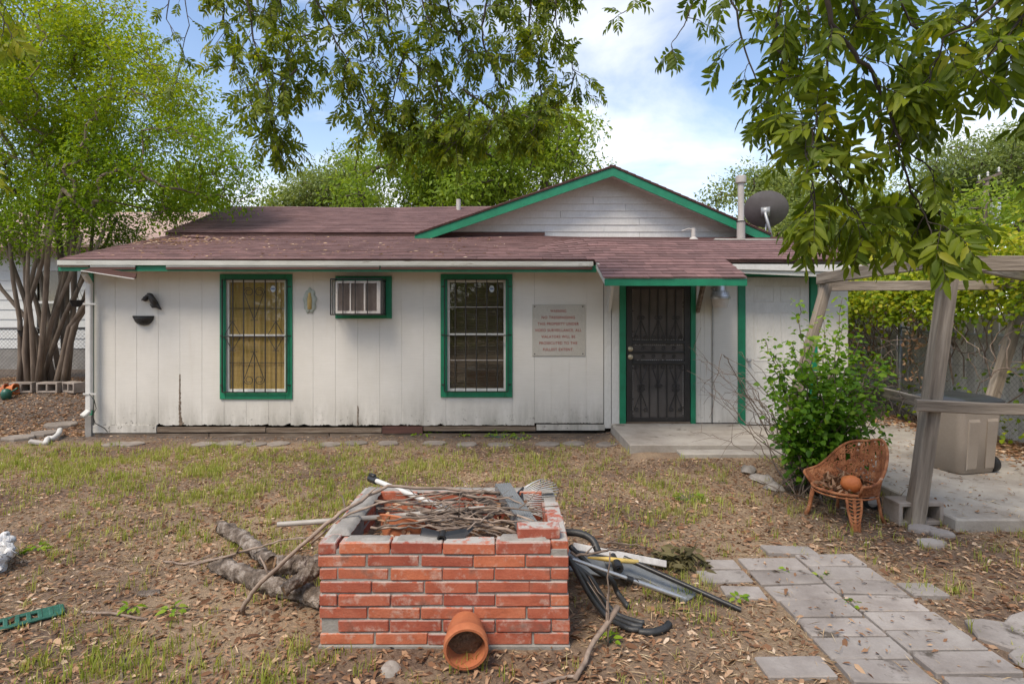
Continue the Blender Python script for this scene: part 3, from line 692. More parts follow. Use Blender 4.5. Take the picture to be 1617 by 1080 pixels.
vq = P(1095, 371, 9.7); vq.z = roofz(vq.x, 9.7); mb = MB(); mb.lathe([(.09, 0), (.05, .04), (.04, .05), (.035, .2)], 12, Matrix.Translation(vq)); mb.tube([vq + V(0, 0, .17), vq + V(-.08, 0, .19), vq + V(-.2, 0, .15)], .012, 6); mb.build('vent_pipe', M['pipegrey'], roof, 'auto')

# windows
def scroll(mb, pts, r=.005): mb.tube(pts, r, 5)
def spiral(cx, cz, r, a0, turns, n=16, y=0):
    return [Vector((cx + r * (1 - .55 * k / n) * math.cos(a0 + turns * 6.283 * k / n), y, cz + r * (1 - .55 * k / n) * math.sin(a0 + turns * 6.283 * k / n))) for k in range(n + 1)]
def window(tr, op, mid, nb, curtain, scr, muntin):
    x0, x1, z1, z0 = wx(tr[0]), wx(tr[2]), wz(tr[1]), wz(tr[3]); a0, a1, b0, b1 = op
    w = MB(); fy = YW + .02
    for q in ((a0, a0 + .035, b0, b1), (a1 - .035, a1, b0, b1), (a0 + .035, a1 - .035, b0, b0 + .04), (a0 + .035, a1 - .035, b1 - .035, b1), (a0 + .035, a1 - .035, mid - .018, mid + .018)): w.bx(q[0], q[1], fy, fy + .05, q[2], q[3])
    win = w.build('window', M['white'], house)
    for q in ((x0, a0 + .004, z0, z1), (a1 - .004, x1, z0, z1), (a0 + .005, a1 - .005, b1 - .004, z1), (a0 + .005, a1 - .005, z0, b0 + .004)): MB().bx(q[0], q[1], YW - .022, YW - .001, q[2], q[3], .003).build('casing', M['green'], win)
    for q in ((b0 + .04, mid - .018), (mid + .018, b1 - .035)): MB().bx(a0 + .035, a1 - .035, fy + .02, fy + .024, q[0], q[1]).build('pane', M['glass'], win)
    for zz in muntin: MB().bx(a0 + .035, a1 - .035, fy + .010, fy + .019, zz - .004, zz + .004).build('muntin', M['iron'] if scr else M['acwhite'], win)
    if curtain == 'curtain':
        cu = MB(); n = 60; b = len(cu.v)
        for i in range(n + 1):
            x = a0 + (a1 - a0) * i / n; y = fy + .04 + .006 * math.sin(i * 1.3) + .004 * math.sin(i * .37)
            cu.v += [Vector((x, y, b0)), Vector((x, y, b1))]
        cu.f += [(2 * i, 2 * i + 2, 2 * i + 3, 2 * i + 1) for i in range(n)]
        cu.build('curtain', M['curtain'], win, True)
    else:
        zz = b0 + .05
        sl2 = MB()
        while zz < b1: sl2.box(((a0 + a1) / 2, fy + .055, zz), (a1 - a0 - .02, .024, .0025), rmat(math.radians(-38), 0, 0)); zz += .024
        sl2.build('blind', M['blind'], win)
        MB().bx(a0, a1, fy + .085, fy + .09, b0, b1).build('curtain', M['blind'], win)
    g = MB(); fx0, fx1, gz0, gz1 = a0 - .03, a1 + .03, b0 + .005, b1 + .0; by = YW - .055
    for q in ((fx0, gz0, fx0, gz1), (fx1, gz0, fx1, gz1), (fx0, gz0, fx1, gz0), (fx0, gz1, fx1, gz1), (fx0, mid - .01, fx1, mid - .01)): g.beam((q[0], by, q[1]), (q[2], by, q[3]), .014, .022, (0, 1, 0))
    for i in range(1, nb + 1):
        x = fx0 + (fx1 - fx0) * i / (nb + 1); g.beam((x, by - .001, gz0), (x, by - .001, gz1), .013, .013, (0, 1, 0))
    for z in (gz0 + .1, mid, gz1 - .1):
        for x, s in ((fx0, -1), (fx1, 1)): g.beam((x, by, z), (x + s * .045, YW - .02, z), .014, .014)
    if scr:
        s = (fx1 - fx0) / (nb + 1); cx = (fx0 + fx1) / 2; H = gz1 - gz0; yy = by - .012
        for (ct, tip, cur, sg) in ((cx, gz0 + .64 * H, gz0 + .89 * H, 1), (cx, gz0 + .36 * H, gz0 + .11 * H, -1)):
            for sd_ in (-1, 1):
                c0 = (ct + sd_ * s * .5, cur); rr = s * .45
                sp_ = spiral(c0[0], c0[1], rr, 0 if sd_ > 0 else math.pi, (1.35 if sd_ * sg > 0 else -1.35), 20, yy)
                scroll(g, [Vector((ct, yy, tip))] + sp_)
            g.beam((ct - .05, yy, tip), (ct + .05, yy, tip), .008, .008, (0, 1, 0))
        for ct in (cx - 2 * s, cx + 2 * s):
            for sgn in (-1, 1):
                tip = gz0 + (.5 + sgn * .13) * H
                for sd_ in (-1, 1): scroll(g, [Vector((ct, yy, tip)), Vector((ct + sd_ * s * .7, yy, gz0 + .5 * H + sgn * .02))])
                g.beam((ct - .045, yy, tip), (ct + .045, yy, tip), .008, .008, (0, 1, 0))
    g.build('security_bars', M['iron'], win)
    st = MB(); cx, cz = a1 - .21, b1 - .13; st.prism([(cx + .034 * math.cos(a) * (1.1), fy + .018, cz + .052 * math.sin(a)) for a in np.linspace(0, 6.283, 9)[:-1]], (0, .0015, 0)); sto = st.build('sticker', M['sticker'], win)
    MB().bx(cx - .028, cx + .028, fy + .0165, fy + .0175, cz - .012, cz + .014).build('sticker_band', M['stickerblue'], sto)
    return win
w1 = window((348, 433, 462, 630), OPEN[0], wz(530), 5, 'curtain', True, (wz(487), wz(573)))
w2 = window((696, 433, 809, 627), OPEN[1], wz(528.5), 5, 'blind', False, (wz(485), wz(569)))

# front door: black security door
def frame_rects(mb, rects, y0, y1, ch=.003):
    for q in rects: mb.bx(q[0], q[1], y0, y1, q[2], q[3], ch)
dx0, dx1 = wx(989), wx(1090); dz0, dz1 = .215, 2.215; zr0, zr1 = wz(572), wz(541)
for q in ((wx(978), wx(988), .19, 2.2), (wx(1090.5), wx(1098), .19, 2.2)): MB().bx(q[0], q[1], YW - .025, YW + .06, q[2], q[3], .003).build('door_casing', M['green'], house)
d = MB(); stl = .085
frame_rects(d, [(dx0, dx0 + stl, dz0, dz1), (dx1 - stl, dx1, dz0, dz1), (dx0 + stl, dx1 - stl, dz0, dz0 + .06), (dx0 + stl, dx1 - stl, dz1 - .06, dz1), (dx0 + stl, dx1 - stl, zr0 - .03, zr0 + .02), (dx0 + stl, dx1 - stl, zr1 - .02, zr1 + .03), (dx0 + stl, dx1 - stl, (zr0 + zr1) / 2 - .012, (zr0 + zr1) / 2 + .012)], YW - .005, YW + .035)
door = d.build('door', M['doorblack'], house)
for q in ((zr1 + .03, dz1 - .06), (zr0 + .02, zr1 - .02), (dz0 + .06, zr0 - .03)):
    MB().bx(dx0 + stl, dx1 - stl, YW + .022, YW + .026, q[0], q[1]).build('screen', M['screen'], door)
pf = MB()                                                        # punched bright edge of the screen
for (xa, za, xb, zb_) in ((dx0 + stl + .015, zr1 + .05, dx0 + stl + .015, dz1), (dx1 - stl - .015, zr1 + .05, dx1 - stl - .015, dz1), (dx0 + stl + .01, zr1 + .042, dx1 - stl - .01, zr1 + .042),
                          (dx0 + stl + .04, zr1 - .03, dx1 - stl - .02, zr1 - .03), (dx0 + stl + .04, zr0 + .03, dx1 - stl - .02, zr0 + .03), (dx0 + stl + .015, dz0 + .07, dx0 + stl + .015, zr0 - .04), (dx1 - stl - .015, dz0 + .07, dx1 - stl - .015, zr0 - .04)):
    L_ = math.hypot(xb - xa, zb_ - za); n = int(L_ / .03)
    for i in range(n):
        if R.random() < .12: continue
        t = (i + .5) / n; h_ = .007 if xa == xb else .018
        pf.box((xa + (xb - xa) * t, YW + .019, za + (zb_ - za) * t), ((.005, .004, .018) if xa == xb else (.018, .004, .006)))
pf.build('screen_edge', M['acwhite'], door, kind='stuff')
g = MB(); by = YW + .008
for i in range(1, 6):
    x = dx0 + stl + (dx1 - dx0 - 2 * stl) * i / 6
    g.beam((x, by, dz0 + .05), (x, by, zr0 - .02), .012, .012, (0, 1, 0)); g.beam((x, by, zr1 + .02), (x, by, dz1 - .05), .012, .012, (0, 1, 0))
s = (dx1 - dx0 - 2 * stl) / 6
for cx, zt2, sg in ((dx0 + stl + s, zr0 - .05, 1), (dx0 + stl + 3 * s, zr0 - .05, 1), (dx0 + stl + 5 * s, zr0 - .05, 1), (dx0 + stl + s, zr1 + .06, -1), (dx0 + stl + 3 * s, zr1 + .06, -1), (dx0 + stl + 5 * s, zr1 + .06, -1), (dx0 + stl + 1 * s, dz0 + .16, -1), (dx0 + stl + 5 * s, dz0 + .16, -1)):
    for sd_ in (-1, 1):
        tip = Vector((cx, by - .01, zt2 - sg * .27)); top = Vector((cx + sd_ * s * .75, by - .01, zt2 - sg * .02))
        scroll(g, [tip, tip.lerp(top, .5) + V(0, 0, 0), top] + spiral(cx + sd_ * s * .5, zt2 - sg * .02, s * .25, 0 if sd_ > 0 else math.pi, 1 if sd_ * sg > 0 else -1, 10, by - .01), .006)
        scroll(g, spiral(cx + sd_ * .03, zt2 - sg * .3, .03, 0, 1, 10, by - .01), .005)
for i in range(4):
    scroll(g, spiral(dx0 + stl + .16 + i * .15, (zr0 + zr1) / 2 + .06, .03, 0, 1.2, 12, by - .01), .005); scroll(g, spiral(dx0 + stl + .16 + i * .15, (zr0 + zr1) / 2 - .06, .03, 0, 1.2, 12, by - .01), .005)
g.build('security_bars', M['iron'], door)
for pz, nm in ((wz(551), 'deadbolt'), (wz(563.5), 'door_knob')):
    MB().lathe([(.038, 0), (.038, .006), (.03, .012), (.014, .014), (.014, .03), (.027, .036), (.03, .05), (.02, .06), (.002, .062)], 16, Matrix.Translation((dx0 + .06, YW - .005, pz)) @ Matrix.Rotation(math.pi / 2, 4, 'X')).build(nm, M['brass'], door, 'auto')
MB().bx(dx0, dx1, YW - .008, YW + .04, .192, .213).build('threshold', M['rotwood'], house)
# storage door: white six-panel
sx0, sx1, sz0, sz1 = OPEN[4][0] + .008, OPEN[4][1] - .008, .175, wz(437) - .008
for q in ((wx(1165), wx(1176.5), .15, wz(436)), (wx(1279.5), wx(1290), .15, wz(436))): MB().bx(q[0], q[1], YW - .022, YW + .05, q[2], q[3], .003).build('door_casing', M['green'], house)
d2 = MB().bx(sx0, sx1, YW + .012, YW + .045, sz0, sz1).build('storage_door', M['white'], house)
H = sz1 - sz0; Wd = sx1 - sx0
for (u0, u1) in ((.13, .45), (.55, .87)):
    for (v0, v1) in ((.07, .36), (.43, .76), (.83, .94)):
        a, b, c, e = sx0 + Wd * u0, sx0 + Wd * u1, sz0 + H * v0, sz0 + H * v1; mb = MB()
        for q in ((a, b, c, c + .012), (a, b, e - .012, e), (a, a + .012, c + .012, e - .012), (b - .012, b, c + .012, e - .012)): mb.bx(q[0], q[1], YW + .006, YW + .013, q[2], q[3], .003)
        mb.bx(a + .05, b - .05, YW + .008, YW + .013, c + .05, e - .05, .003); mb.build('door_panel', M['white'], d2)
MB().lathe([(.03, 0), (.03, .005), (.012, .008), (.012, .03), (.027, .036), (.03, .05), (.02, .06), (.002, .062)], 16, Matrix.Translation((wx(1182), YW + .012, wz(569))) @ Matrix.Rotation(math.pi / 2, 4, 'X')).build('door_knob', M['galv'], d2, 'auto')
# opening behind the doors is closed by the black backing sheet; casing round the air conditioner
a0, a1, b0, b1 = OPEN[2]; x0, x1, z1, z0 = wx(530), wx(619), wz(436), wz(503)
cas = part_empty('wall_opening', house, (a0, YW, b0))
for q in ((x0, a0 + .004, z0, z1), (a1 - .004, x1, z0, z1), (a0 + .005, a1 - .005, b1 - .004, z1), (a0 + .005, a1 - .005, z0, b0 + .004)): MB().bx(q[0], q[1], YW - .022, YW - .001, q[2], q[3], .003).build('casing', M['green'], cas)

# ------------------------------------------------------------------ things on the walls and roof
ac = thing('air_conditioner', 'beige window air conditioner inside a black iron cage', 'air conditioner', ((a0 + a1) / 2, YW, b0))
yf = YW - .26
MB().bx(a0 + .012, a1 - .03, yf + .03, YW + .25, b0 + .015, b1 - .02, .008).build('housing', M['acwhite'], ac)
fr = MB(); ix0, ix1, iz0, iz1 = a0 + .012, a1 - .03, b0 + .015, b1 - .02
for q in ((ix0, ix0 + .03, iz0, iz1), (ix1 - .05, ix1, iz0, iz1), (ix0 + .03, ix1 - .05, iz0, iz0 + .035), (ix0 + .03, ix1 - .05, iz1 - .035, iz1), (ix0 + .2, ix0 + .22, iz0 + .03, iz1 - .03), (ix0 + .40, ix0 + .425, iz0 + .03, iz1 - .03)): fr.bx(q[0], q[1], yf + .005, yf + .03, q[2], q[3], .002)
fr.build('front_frame', M['acwhite'], ac)
gr = MB(); z = iz0 + .04
while z < iz1 - .04: gr.box(((ix0 + ix1) / 2, yf + .022, z), (ix1 - ix0 - .08, .012, .004), rmat(.5, 0, 0)); z += .012
gr.build('grille', M['acgrille'], ac)
cg = MB(); cx0, cx1, cz0, cz1, yc = a0 - .045, a1 - .0, b0 - .0, b1 + .005, yf - .03
for q in ((cx0, cz0, cx0, cz1), (cx1, cz0, cx1, cz1), (cx0, cz0, cx1, cz0), (cx0, cz1, cx1, cz1)): cg.beam((q[0], yc, q[1]), (q[2], yc, q[3]), .014, .02, (0, 1, 0))
for i in range(1, 4): x = cx0 + (cx1 - cx0) * (i * .24 + .0); cg.beam((x, yc, cz0), (x, yc, cz1), .012, .012, (0, 1, 0))
for x in (cx0, cx1):
    for z in (cz0, cz1): cg.beam((x, yc, z), (x, YW - .02, z), .014, .014)
    for i in range(1, 3): y = yc + (YW - yc) * i / 3; cg.beam((x, y, cz0), (x, y, cz1), .012, .012, (0, 1, 0))
cg.build('cage', M['iron'], ac)

sgx0, sgx1, sgz0, sgz1 = wx(840.5), wx(924), wz(562), wz(481)
sg = thing('warning_sign', 'square metal warning sign with red lettering screwed to the white wall', 'sign', ((sgx0 + sgx1) / 2, YW - .01, sgz0))
MB().bx(sgx0, sgx1, YW - .012, YW - .002, sgz0, sgz1, .003).build('sign_plate', M['sign'], sg)
def text_mesh(body, width, height, cx, cz, y, mat, parent):
    cu = bpy.data.curves.new('lettering', 'FONT'); cu.body = body; cu.align_x = 'CENTER'; cu.align_y = 'CENTER'; cu.size = 1; cu.extrude = .004; cu.space_character = 1.12; cu.offset = .012
    to = bpy.data.objects.new('lettering_curve', cu); COL.objects.link(to); bpy.context.view_layer.update()
    me = bpy.data.meshes.new_from_object(to.evaluated_get(bpy.context.evaluated_depsgraph_get())); bpy.data.objects.remove(to)
    me.name = 'lettering'; co = np.zeros(len(me.vertices) * 3); me.vertices.foreach_get('co', co); co = co.reshape(-1, 3); lo, hi = co.min(0), co.max(0)
    c2 = (co - (lo + hi) / 2) * np.array([width / (hi[0] - lo[0]), height / (hi[1] - lo[1]), .2]); me.vertices.foreach_set('co', c2.ravel()); me.update()
    me.materials.clear(); me.materials.append(mat)
    return put('lettering', me, (cx, y, cz), parent, (math.pi / 2, 0, 0))
for i, (t, w_) in enumerate((('WARNING', .24), ('NO TRESSPASSING', .50), ('THIS PROPERTY UNDER', .62), ('VIDEO SURVEILLANCE. ALL', .70), ('VIALATORS WILL BE', .51), ('PROSECUTED TO THE', .57), ('FULLEST EXTENT.', .46))):
    text_mesh(t, w_ * .97, .040, (sgx0 + sgx1) / 2 - .008, wz(491.2 + i * 10.1), YW - .0135, M['red'], sg)
for x in (sgx0 + .035, sgx1 - .035):
    for z in (sgz0 + .03, sgz1 - .03): MB().lathe([(.010, 0), (.008, .004), (.001, .005)], 8, Matrix.Translation((x, YW - .012, z)) @ Matrix.Rotation(math.pi / 2, 4, 'X')).build('screw', M['iron'], sg)

# wall ornaments
bd = MB(); by = YW - .05
body = [P(228, 471, by), P(231.5, 469.5, by), P(236, 466, by), P(239, 471, by), P(243, 477, by), P(246.5, 482, by), P(251, 486, by), P(255, 489, by)]
bd.tube(body, [.012, .034, .034, .042, .048, .04, .02, .006], 10)
orn = thing('bird_ornament', 'black cast bird ornament hung on the white wall above the half basket', 'ornament', P(243, 489, by))
bd.build('body', M['iron'], orn, True)
hd = MB(); c = P(229.5, 472, by - .01); hd.lathe([(.001, -.038), (.028, -.03), (.038, 0), (.028, .03), (.001, .038)], 12, Matrix.Translation(c)); hd.tube([c + V(-.03, 0, 0), c + V(-.05, 0, -.012), c + V(-.05, 0, -.03)], [.014, .01, .002], 6); hd.build('head', M['iron'], orn, True)
wg = MB(); wg.tube([P(233, 464, by - .02), P(238, 466, by - .035), P(243, 474, by - .035), P(247, 483, by - .02)], [.015, .03, .034, .008], 8); wg.tube([P(240, 480, by - .02), P(241.5, 484.5, by - .02), P(247, 484.5, by - .02)], [.03, .022, .014], 7); wg.build('wing', M['iron'], orn, True)
hb = MB(); cx, cz, r_ = wx(227.5), wz(499.5), .148; n = 14; rows = []
for j in range(8):
    t = j / 7 * math.pi / 2; rz_, rr_ = -r_ * .92 * math.sin(t), r_ * math.cos(t); rows.append([Vector((cx + rr_ * math.cos(math.pi + math.pi * i / n), YW - .004 + rr_ * .62 * math.sin(math.pi + math.pi * i / n), cz + rz_)) for i in range(n + 1)])
for row in rows: hb.v += row
for j in range(7):
    for i in range(n): a = j * (n + 1) + i; hb.f.append((a, a + 1, a + n + 2, a + n + 1))
hb.f.append(tuple([i for i in range(n + 1)]))
hbo = thing('half_basket', 'black half-round wall planter below the bird ornament', 'planter', (cx, YW, cz - r_ * .92))
hb.build('bowl', M['blackplastic'], hbo, True)
rb = MB()
for k in range(4):
    a1_ = math.pi + math.pi * (.12 + .1 * k); a2_ = math.pi + math.pi * (.5 + .12 * k)
    rb.tube([Vector((cx + r_ * 1.01 * math.cos(t) * math.cos(u), YW - .004 + r_ * .63 * math.sin(t) * math.cos(u), cz - r_ * .93 * math.sin(u))) for t, u in ((a1_ + (a2_ - a1_) * q / 6, q / 6 * .9) for q in range(7))], .005, 5)
rb.tube([Vector((cx + r_ * 1.01 * math.cos(math.pi + math.pi * i / n), YW - .004 + r_ * .63 * math.sin(math.pi + math.pi * i / n), cz)) for i in range(n + 1)], .008, 6); rb.build('woven_rim', M['iron'], hbo, True)
pq = thing('wall_plaque', 'small oval pale green plaque with yellow figure on the white wall', 'ornament', (wx(489.5), YW - .01, wz(495)))
ov = MB(); cx, cz = wx(489.5), wz(475.5); n = 40; ring = []
for i in range(n): a = 6.283 * i / n; q = 1 + .07 * math.sin(a * 9) + .04 * math.sin(a * 5); ring.append((math.cos(a) * .098 * q, math.sin(a) * .185 * q))
ov.v += [Vector((cx + x, YW - .003, cz + z)) for x, z in ring] + [Vector((cx + x * .85, YW - .028, cz + z * .88)) for x, z in ring] + [Vector((cx + x * .5, YW - .018, cz + z * .65)) for x, z in ring]
for k in range(2):
    for i in range(n): j = (i + 1) % n; ov.f.append((k * n + i, k * n + j, (k + 1) * n + j, (k + 1) * n + i))
ov.f.append(tuple(range(2 * n, 3 * n))); rough_mesh(ov.build('oval_frame', M['plaque'], pq, True).data, .012, 40)
fg = MB(); fg.lathe([(.002, -.125), (.03, -.12), (.034, 0), (.03, .06), (.02, .075), (.024, .1), (.014, .118), (.002, .122)], 12, Matrix.Translation((cx, YW - .02, cz)) @ Matrix.Diagonal((1, .6, 1, 1))); fg.build('figure', M['gold'], pq, True)

lt = thing('barn_light', 'silver barn light on the wall between the two doors', 'lamp', (wx(1130), YW - .2, wz(487)))
lc = Matrix.Translation((wx(1129.5), YW - .20, wz(486)))
MB().lathe([(.09, 0), (.1, .015), (.118, .12), (.122, .125)], 24, lc).build('lens', M['acwhite'], lt, 'auto')
rb = MB(); n = 48; pr = [(.125, .125), (.135, .15), (.13, .165), (.118, .2), (.09, .23), (.075, .25), (.07, .36), (.06, .37), (.001, .372)]; rb.lathe(pr, n, lc)
rb.lathe([(.124, .12), (.138, .122), (.138, .14), (.126, .142)], n, lc); rb.build('lamp_head', M['alu'], lt, 'auto')
rb = MB()
for i in range(24): a = 6.283 * i / 24; rb.beam(lc @ Vector((.128 * math.cos(a), .128 * math.sin(a), .17)), lc @ Vector((.105 * math.cos(a), .105 * math.sin(a), .225)), .012, .01)
rb.build('cooling_fin', M['alu'], lt)
MB().tube([V(wx(1129.5), YW - .2, wz(455)), V(wx(1127), YW - .1, wz(452)), V(wx(1124), YW - .01, wz(456))], .018, 8).build('arm', M['alu'], lt, True)
cdt = MB(); cdt.tube([V(wx(1124), YW - .012, .21), V(wx(1125), YW - .012, wz(487)), V(wx(1126), YW - .012, wz(456))], .009, 8); cdt.build('conduit', M['galv'], house, True)

ds_ = thing('satellite_dish', 'dark grey satellite dish on the roof behind the green gable edge', 'satellite dish', P(1215, 372, 11.0))
dc = P(1209, 333, 11.0); ax = Vector((.35, .72, .42)).normalized(); Mx = Matrix.Translation(dc) @ frame(ax).to_4x4() @ Matrix.Rotation(math.pi / 2, 4, 'Y')
prof = [(.001, 0), (.12, .008), (.24, .03), (.34, .062), (.40, .088), (.405, .09), (.34, .07), (.24, .04), (.12, .018), (.001, .012)]
MB().lathe(prof, 32, Mx @ Matrix.Diagonal((.92, 1, 1, 1))).build('reflector', M['dish'], ds_, 'auto')
mb = MB(); foot = Vector((dc.x + .05, dc.y - .18, 3.2)); mb.tube([foot, dc - ax * .18, dc - ax * .02], .028, 10); mb.box(dc - ax * .06, (.1, .16, .16), frame(ax)); mb.build('mast', M['galv'], ds_, True)
mb = MB(); tip = dc + ax * .55 + V(0, 0, -.25); mb.tube([dc + V(0, 0, -.38) - ax * .02, tip], .015, 8); mb.lathe([(.03, -.05), (.035, .05), (.02, .08)], 10, Matrix.Translation(tip)); mb.build('feed_arm', M['galv'], ds_, True)
# ------------------------------------------------------------------ brick planter
PX0, PX1, PY0, PY1 = -1.02, .303, 3.02, 4.0; CH, BH, BT = .0685, .061, .095
pl = thing('brick_planter', 'square red brick planter heaped with sticks and garden tools', 'planter', ((PX0 + PX1) / 2, (PY0 + PY1) / 2, 0))
bm_full = [rough_mesh(MB().box((0, 0, 0), (.27, BT, BH), None, .005).mesh('brick', M['brick']), .0035, 14, s) for s in range(6)]
def brick(x0, x1, y0, y1, z, along):
    L_ = (x1 - x0) if along == 'x' else (y1 - y0)
    o = put('brick', R.choice(bm_full), ((x0 + x1) / 2, (y0 + y1) / 2, z + BH / 2), pl, (R.gauss(0, .012), R.gauss(0, .006), (0 if along == 'x' else math.pi / 2) + R.gauss(0, .009) + (math.pi if R.random() < .5 else 0)), (L_ / .27, 1 + R.uniform(-.02, .03), 1 + R.uniform(-.04, .03)))
    o.location += Vector((R.gauss(0, .003), R.gauss(0, .0035), 0)); return o
def run(a, b, fixed0, fixed1, z, along, off):
    p = a + off; first = True; q = a
    cuts = []
    while p < b - .06: cuts.append(p); p += .28
    cuts = [c_ for c_ in cuts if c_ - a > .05]; ed = [a] + cuts + [b]
    for s0, s1 in zip(ed[:-1], ed[1:]):
        s0 += .0035; s1 -= .0035
        if along == 'x': brick(s0, s1, fixed0, fixed1, z, 'x')
        else: brick(fixed0, fixed1, s0, s1, z, 'y')
for k in range(8):
    z = .012 + k * CH; odd = k % 2
    lean = .003 * k
    if odd:      # side walls run through to the front
        run(PX0 + BT, PX1 - BT, PY0, PY0 + BT, z, 'x', R.choice((.28, .275, .285))); run(PX0 + BT, PX1 - BT, PY1 - BT, PY1, z, 'x', .28)
        run(PY0, PY1, PX0 - lean * .5, PX0 + BT - lean * .5, z, 'y', .28); 
        if k < 7: run(PY0, PY1, PX1 - BT, PX1, z, 'y', .28)
        else: run(PY0 + .02, PY1 - .3, PX1 - BT, PX1, z, 'y', .13)
    else:
        run(PX0 - lean * .5, PX1, PY0, PY0 + BT, z, 'x', R.choice((.28, .26, .29))); run(PX0, PX1, PY1 - BT, PY1, z, 'x', .14)
        run(PY0 + BT, PY1 - BT, PX0 - lean * .5, PX0 + BT - lean * .5, z, 'y', .2); run(PY0 + BT, PY1 - BT, PX1 - BT, PX1, z, 'y', .2)
mo = MB(); e = .009; zt = 7 * CH + BH * .55
mo.bx(PX0 + e, PX1 - e, PY0 + e, PY0 + BT - e, -.03, zt); mo.bx(PX0 + e, PX1 - e, PY1 - BT + e, PY1 - e, -.03, zt)
mo.bx(PX0 + e + .001, PX0 + BT - e, PY0 + BT - e - .001, PY1 - BT + e + .001, -.03, zt - .001); mo.bx(PX1 - BT + e, PX1 - e - .001, PY0 + BT - e - .001, PY1 - BT + e + .001, -.03, zt - .001)
mo.build('mortar', M['mortar'], pl)
MB().bx(PX0 - .006, PX1 + .006, PY0 - .006, PY1 + .006, -.06, .012, .006).build('footing', M['mortar'], pl)
# lumps of old mortar left along the top
def lump(x0, x1, y0, y1, z, h, seed):
    nx, ny = max(4, int((x1 - x0) / .02)), max(4, int((y1 - y0) / .02)); b = MB(); rr = random.Random(seed)
    for j in range(ny + 1):
        for i in range(nx + 1):
            u, v = i / nx, j / ny; ed = min(u, 1 - u) * (x1 - x0), min(v, 1 - v) * (y1 - y0); t = min(1, min(ed) / .012)
            x, y = x0 + (x1 - x0) * u, y0 + (y1 - y0) * v; nn = noise.noise(Vector((x * 14, y * 14, seed))) * .5 + .5
            b.v.append(Vector((x + noise.noise(Vector((x * 20, y * 20, seed + 5))) * .008, y + noise.noise(Vector((x * 20, y * 20, seed + 9))) * .008, z + (h * (.55 + .6 * nn)) * t - (1 - t) * .004)))
    for j in range(ny):
        for i in range(nx): a = j * (nx + 1) + i; b.f.append((a, a + 1, a + nx + 2, a + nx + 1))
    b.build('mortar_cap', M['mortar'], pl, True)
zt = 7 * CH + BH + .012
lump(PX0 + .005, PX0 + BT + .03, PY0 + .12, PY1 - .02, zt - .004, .022, 1); lump(PX0 + .12, PX0 + .37, PY0 + .012, PY0 + BT + .01, zt - .004, .016, 2); lump(PX0 + .39, PX0 + .64, PY0 + .01, PY0 + BT + .015, zt - .004, .014, 3)
lump(PX0 + .95, PX1 - .1, PY0 + .012, PY0 + BT + .01, zt - .004, .022, 4); lump(PX0 + .1, PX1 - .02, PY1 - BT, PY1 - .004, zt - .004, .014, 5); lump(PX0 + .02, PX0 + .08, PY0 + .01, PY0 + .12, zt - .004, .012, 6)
ob = put('brick', bm_full[2], (PX1 - .16, PY0 + .085, zt + .034), pl, (0.02, .01, .05), (.85, 1, 1))
so_ = MB(); nx = 14
for j in range(nx + 1):
    for i in range(nx + 1):
        x, y = PX0 + .09 + (PX1 - PX0 - .18) * i / nx, PY0 + .09 + (PY1 - PY0 - .18) * j / nx; so_.v.append(Vector((x, y, .36 + .05 * noise.noise(Vector((x * 6, y * 6, 0))))))
for j in range(nx):
    for i in range(nx): a = j * (nx + 1) + i; so_.f.append((a, a + 1, a + nx + 2, a + nx + 1))
so_.build('soil', M['ground'], pl, True)

# ------------------------------------------------------------------ things in and on the planter
def crook(pts, r0, r1, seed, jit=.01, sub=4):
    rr = random.Random(seed); out = []
    for a, b in zip(pts[:-1], pts[1:]):
        for k in range(sub): out.append(Vector(a).lerp(Vector(b), k / sub) + Vector((rr.gauss(0, jit), rr.gauss(0, jit), rr.gauss(0, jit * .6))))
    out.append(Vector(pts[-1])); n = len(out)
    return out, [r0 + (r1 - r0) * k / (n - 1) for k in range(n)]
def stick(label, pts, r0, r1, seed, forks=0, jit=.008, cat='branch', group=None, mat='twig', n=6):
    b = MB(); q, rad = crook(pts, r0, r1, seed, jit); b.tube(q, rad, n); rr = random.Random(seed + 99)
    for _ in range(forks):
        i = rr.randrange(2, len(q) - 2); d = (q[i + 1] - q[i - 1]).normalized(); s = (d + Vector((rr.gauss(0, .6), rr.gauss(0, .6), abs(rr.gauss(0, .5))))).normalized(); L_ = rr.uniform(.08, .22)
        b.tube([q[i], q[i] + s * L_ * .5 + Vector((0, 0, rr.gauss(0, .01))), q[i] + s * L_], [rad[i] * .7, rad[i] * .5, rad[i] * .25], 5)
    return b.build('dead_branch', M[mat], None, True, label=label, cat=cat, group=group)
stick('long curved grey branch arching from the ground up over the planter corner', [G(381, 972, .01), P(398, 934, 3.3), P(450, 885, 3.3), P(501, 838, 3.3), P(553, 799, 3.42), P(611, 767, 3.6), P(700, 772, 3.7), P(790, 778, 3.75)], .013, .009, 1, 2, .006)
stick('thin brown branch sloping over the left wall of the planter', [P(488, 858, 3.35), P(543, 816, 3.35), P(599, 794, 3.4), P(676, 780, 3.55), P(740, 775, 3.7)], .008, .006, 2, 1, .005)
stick('upturned twig standing off the long curved branch', [P(545, 806, 3.42), P(540, 782, 3.46), P(535, 780, 3.46)], .006, .003, 3, 0, .002)
stick('dark thin branch lying behind the logs', [G(300, 905, .05), P(400, 866, 3.9), P(440, 852, 3.9), P(505, 848, 3.95)], .010, .005, 4, 2, .006)
tw = random.Random(5)
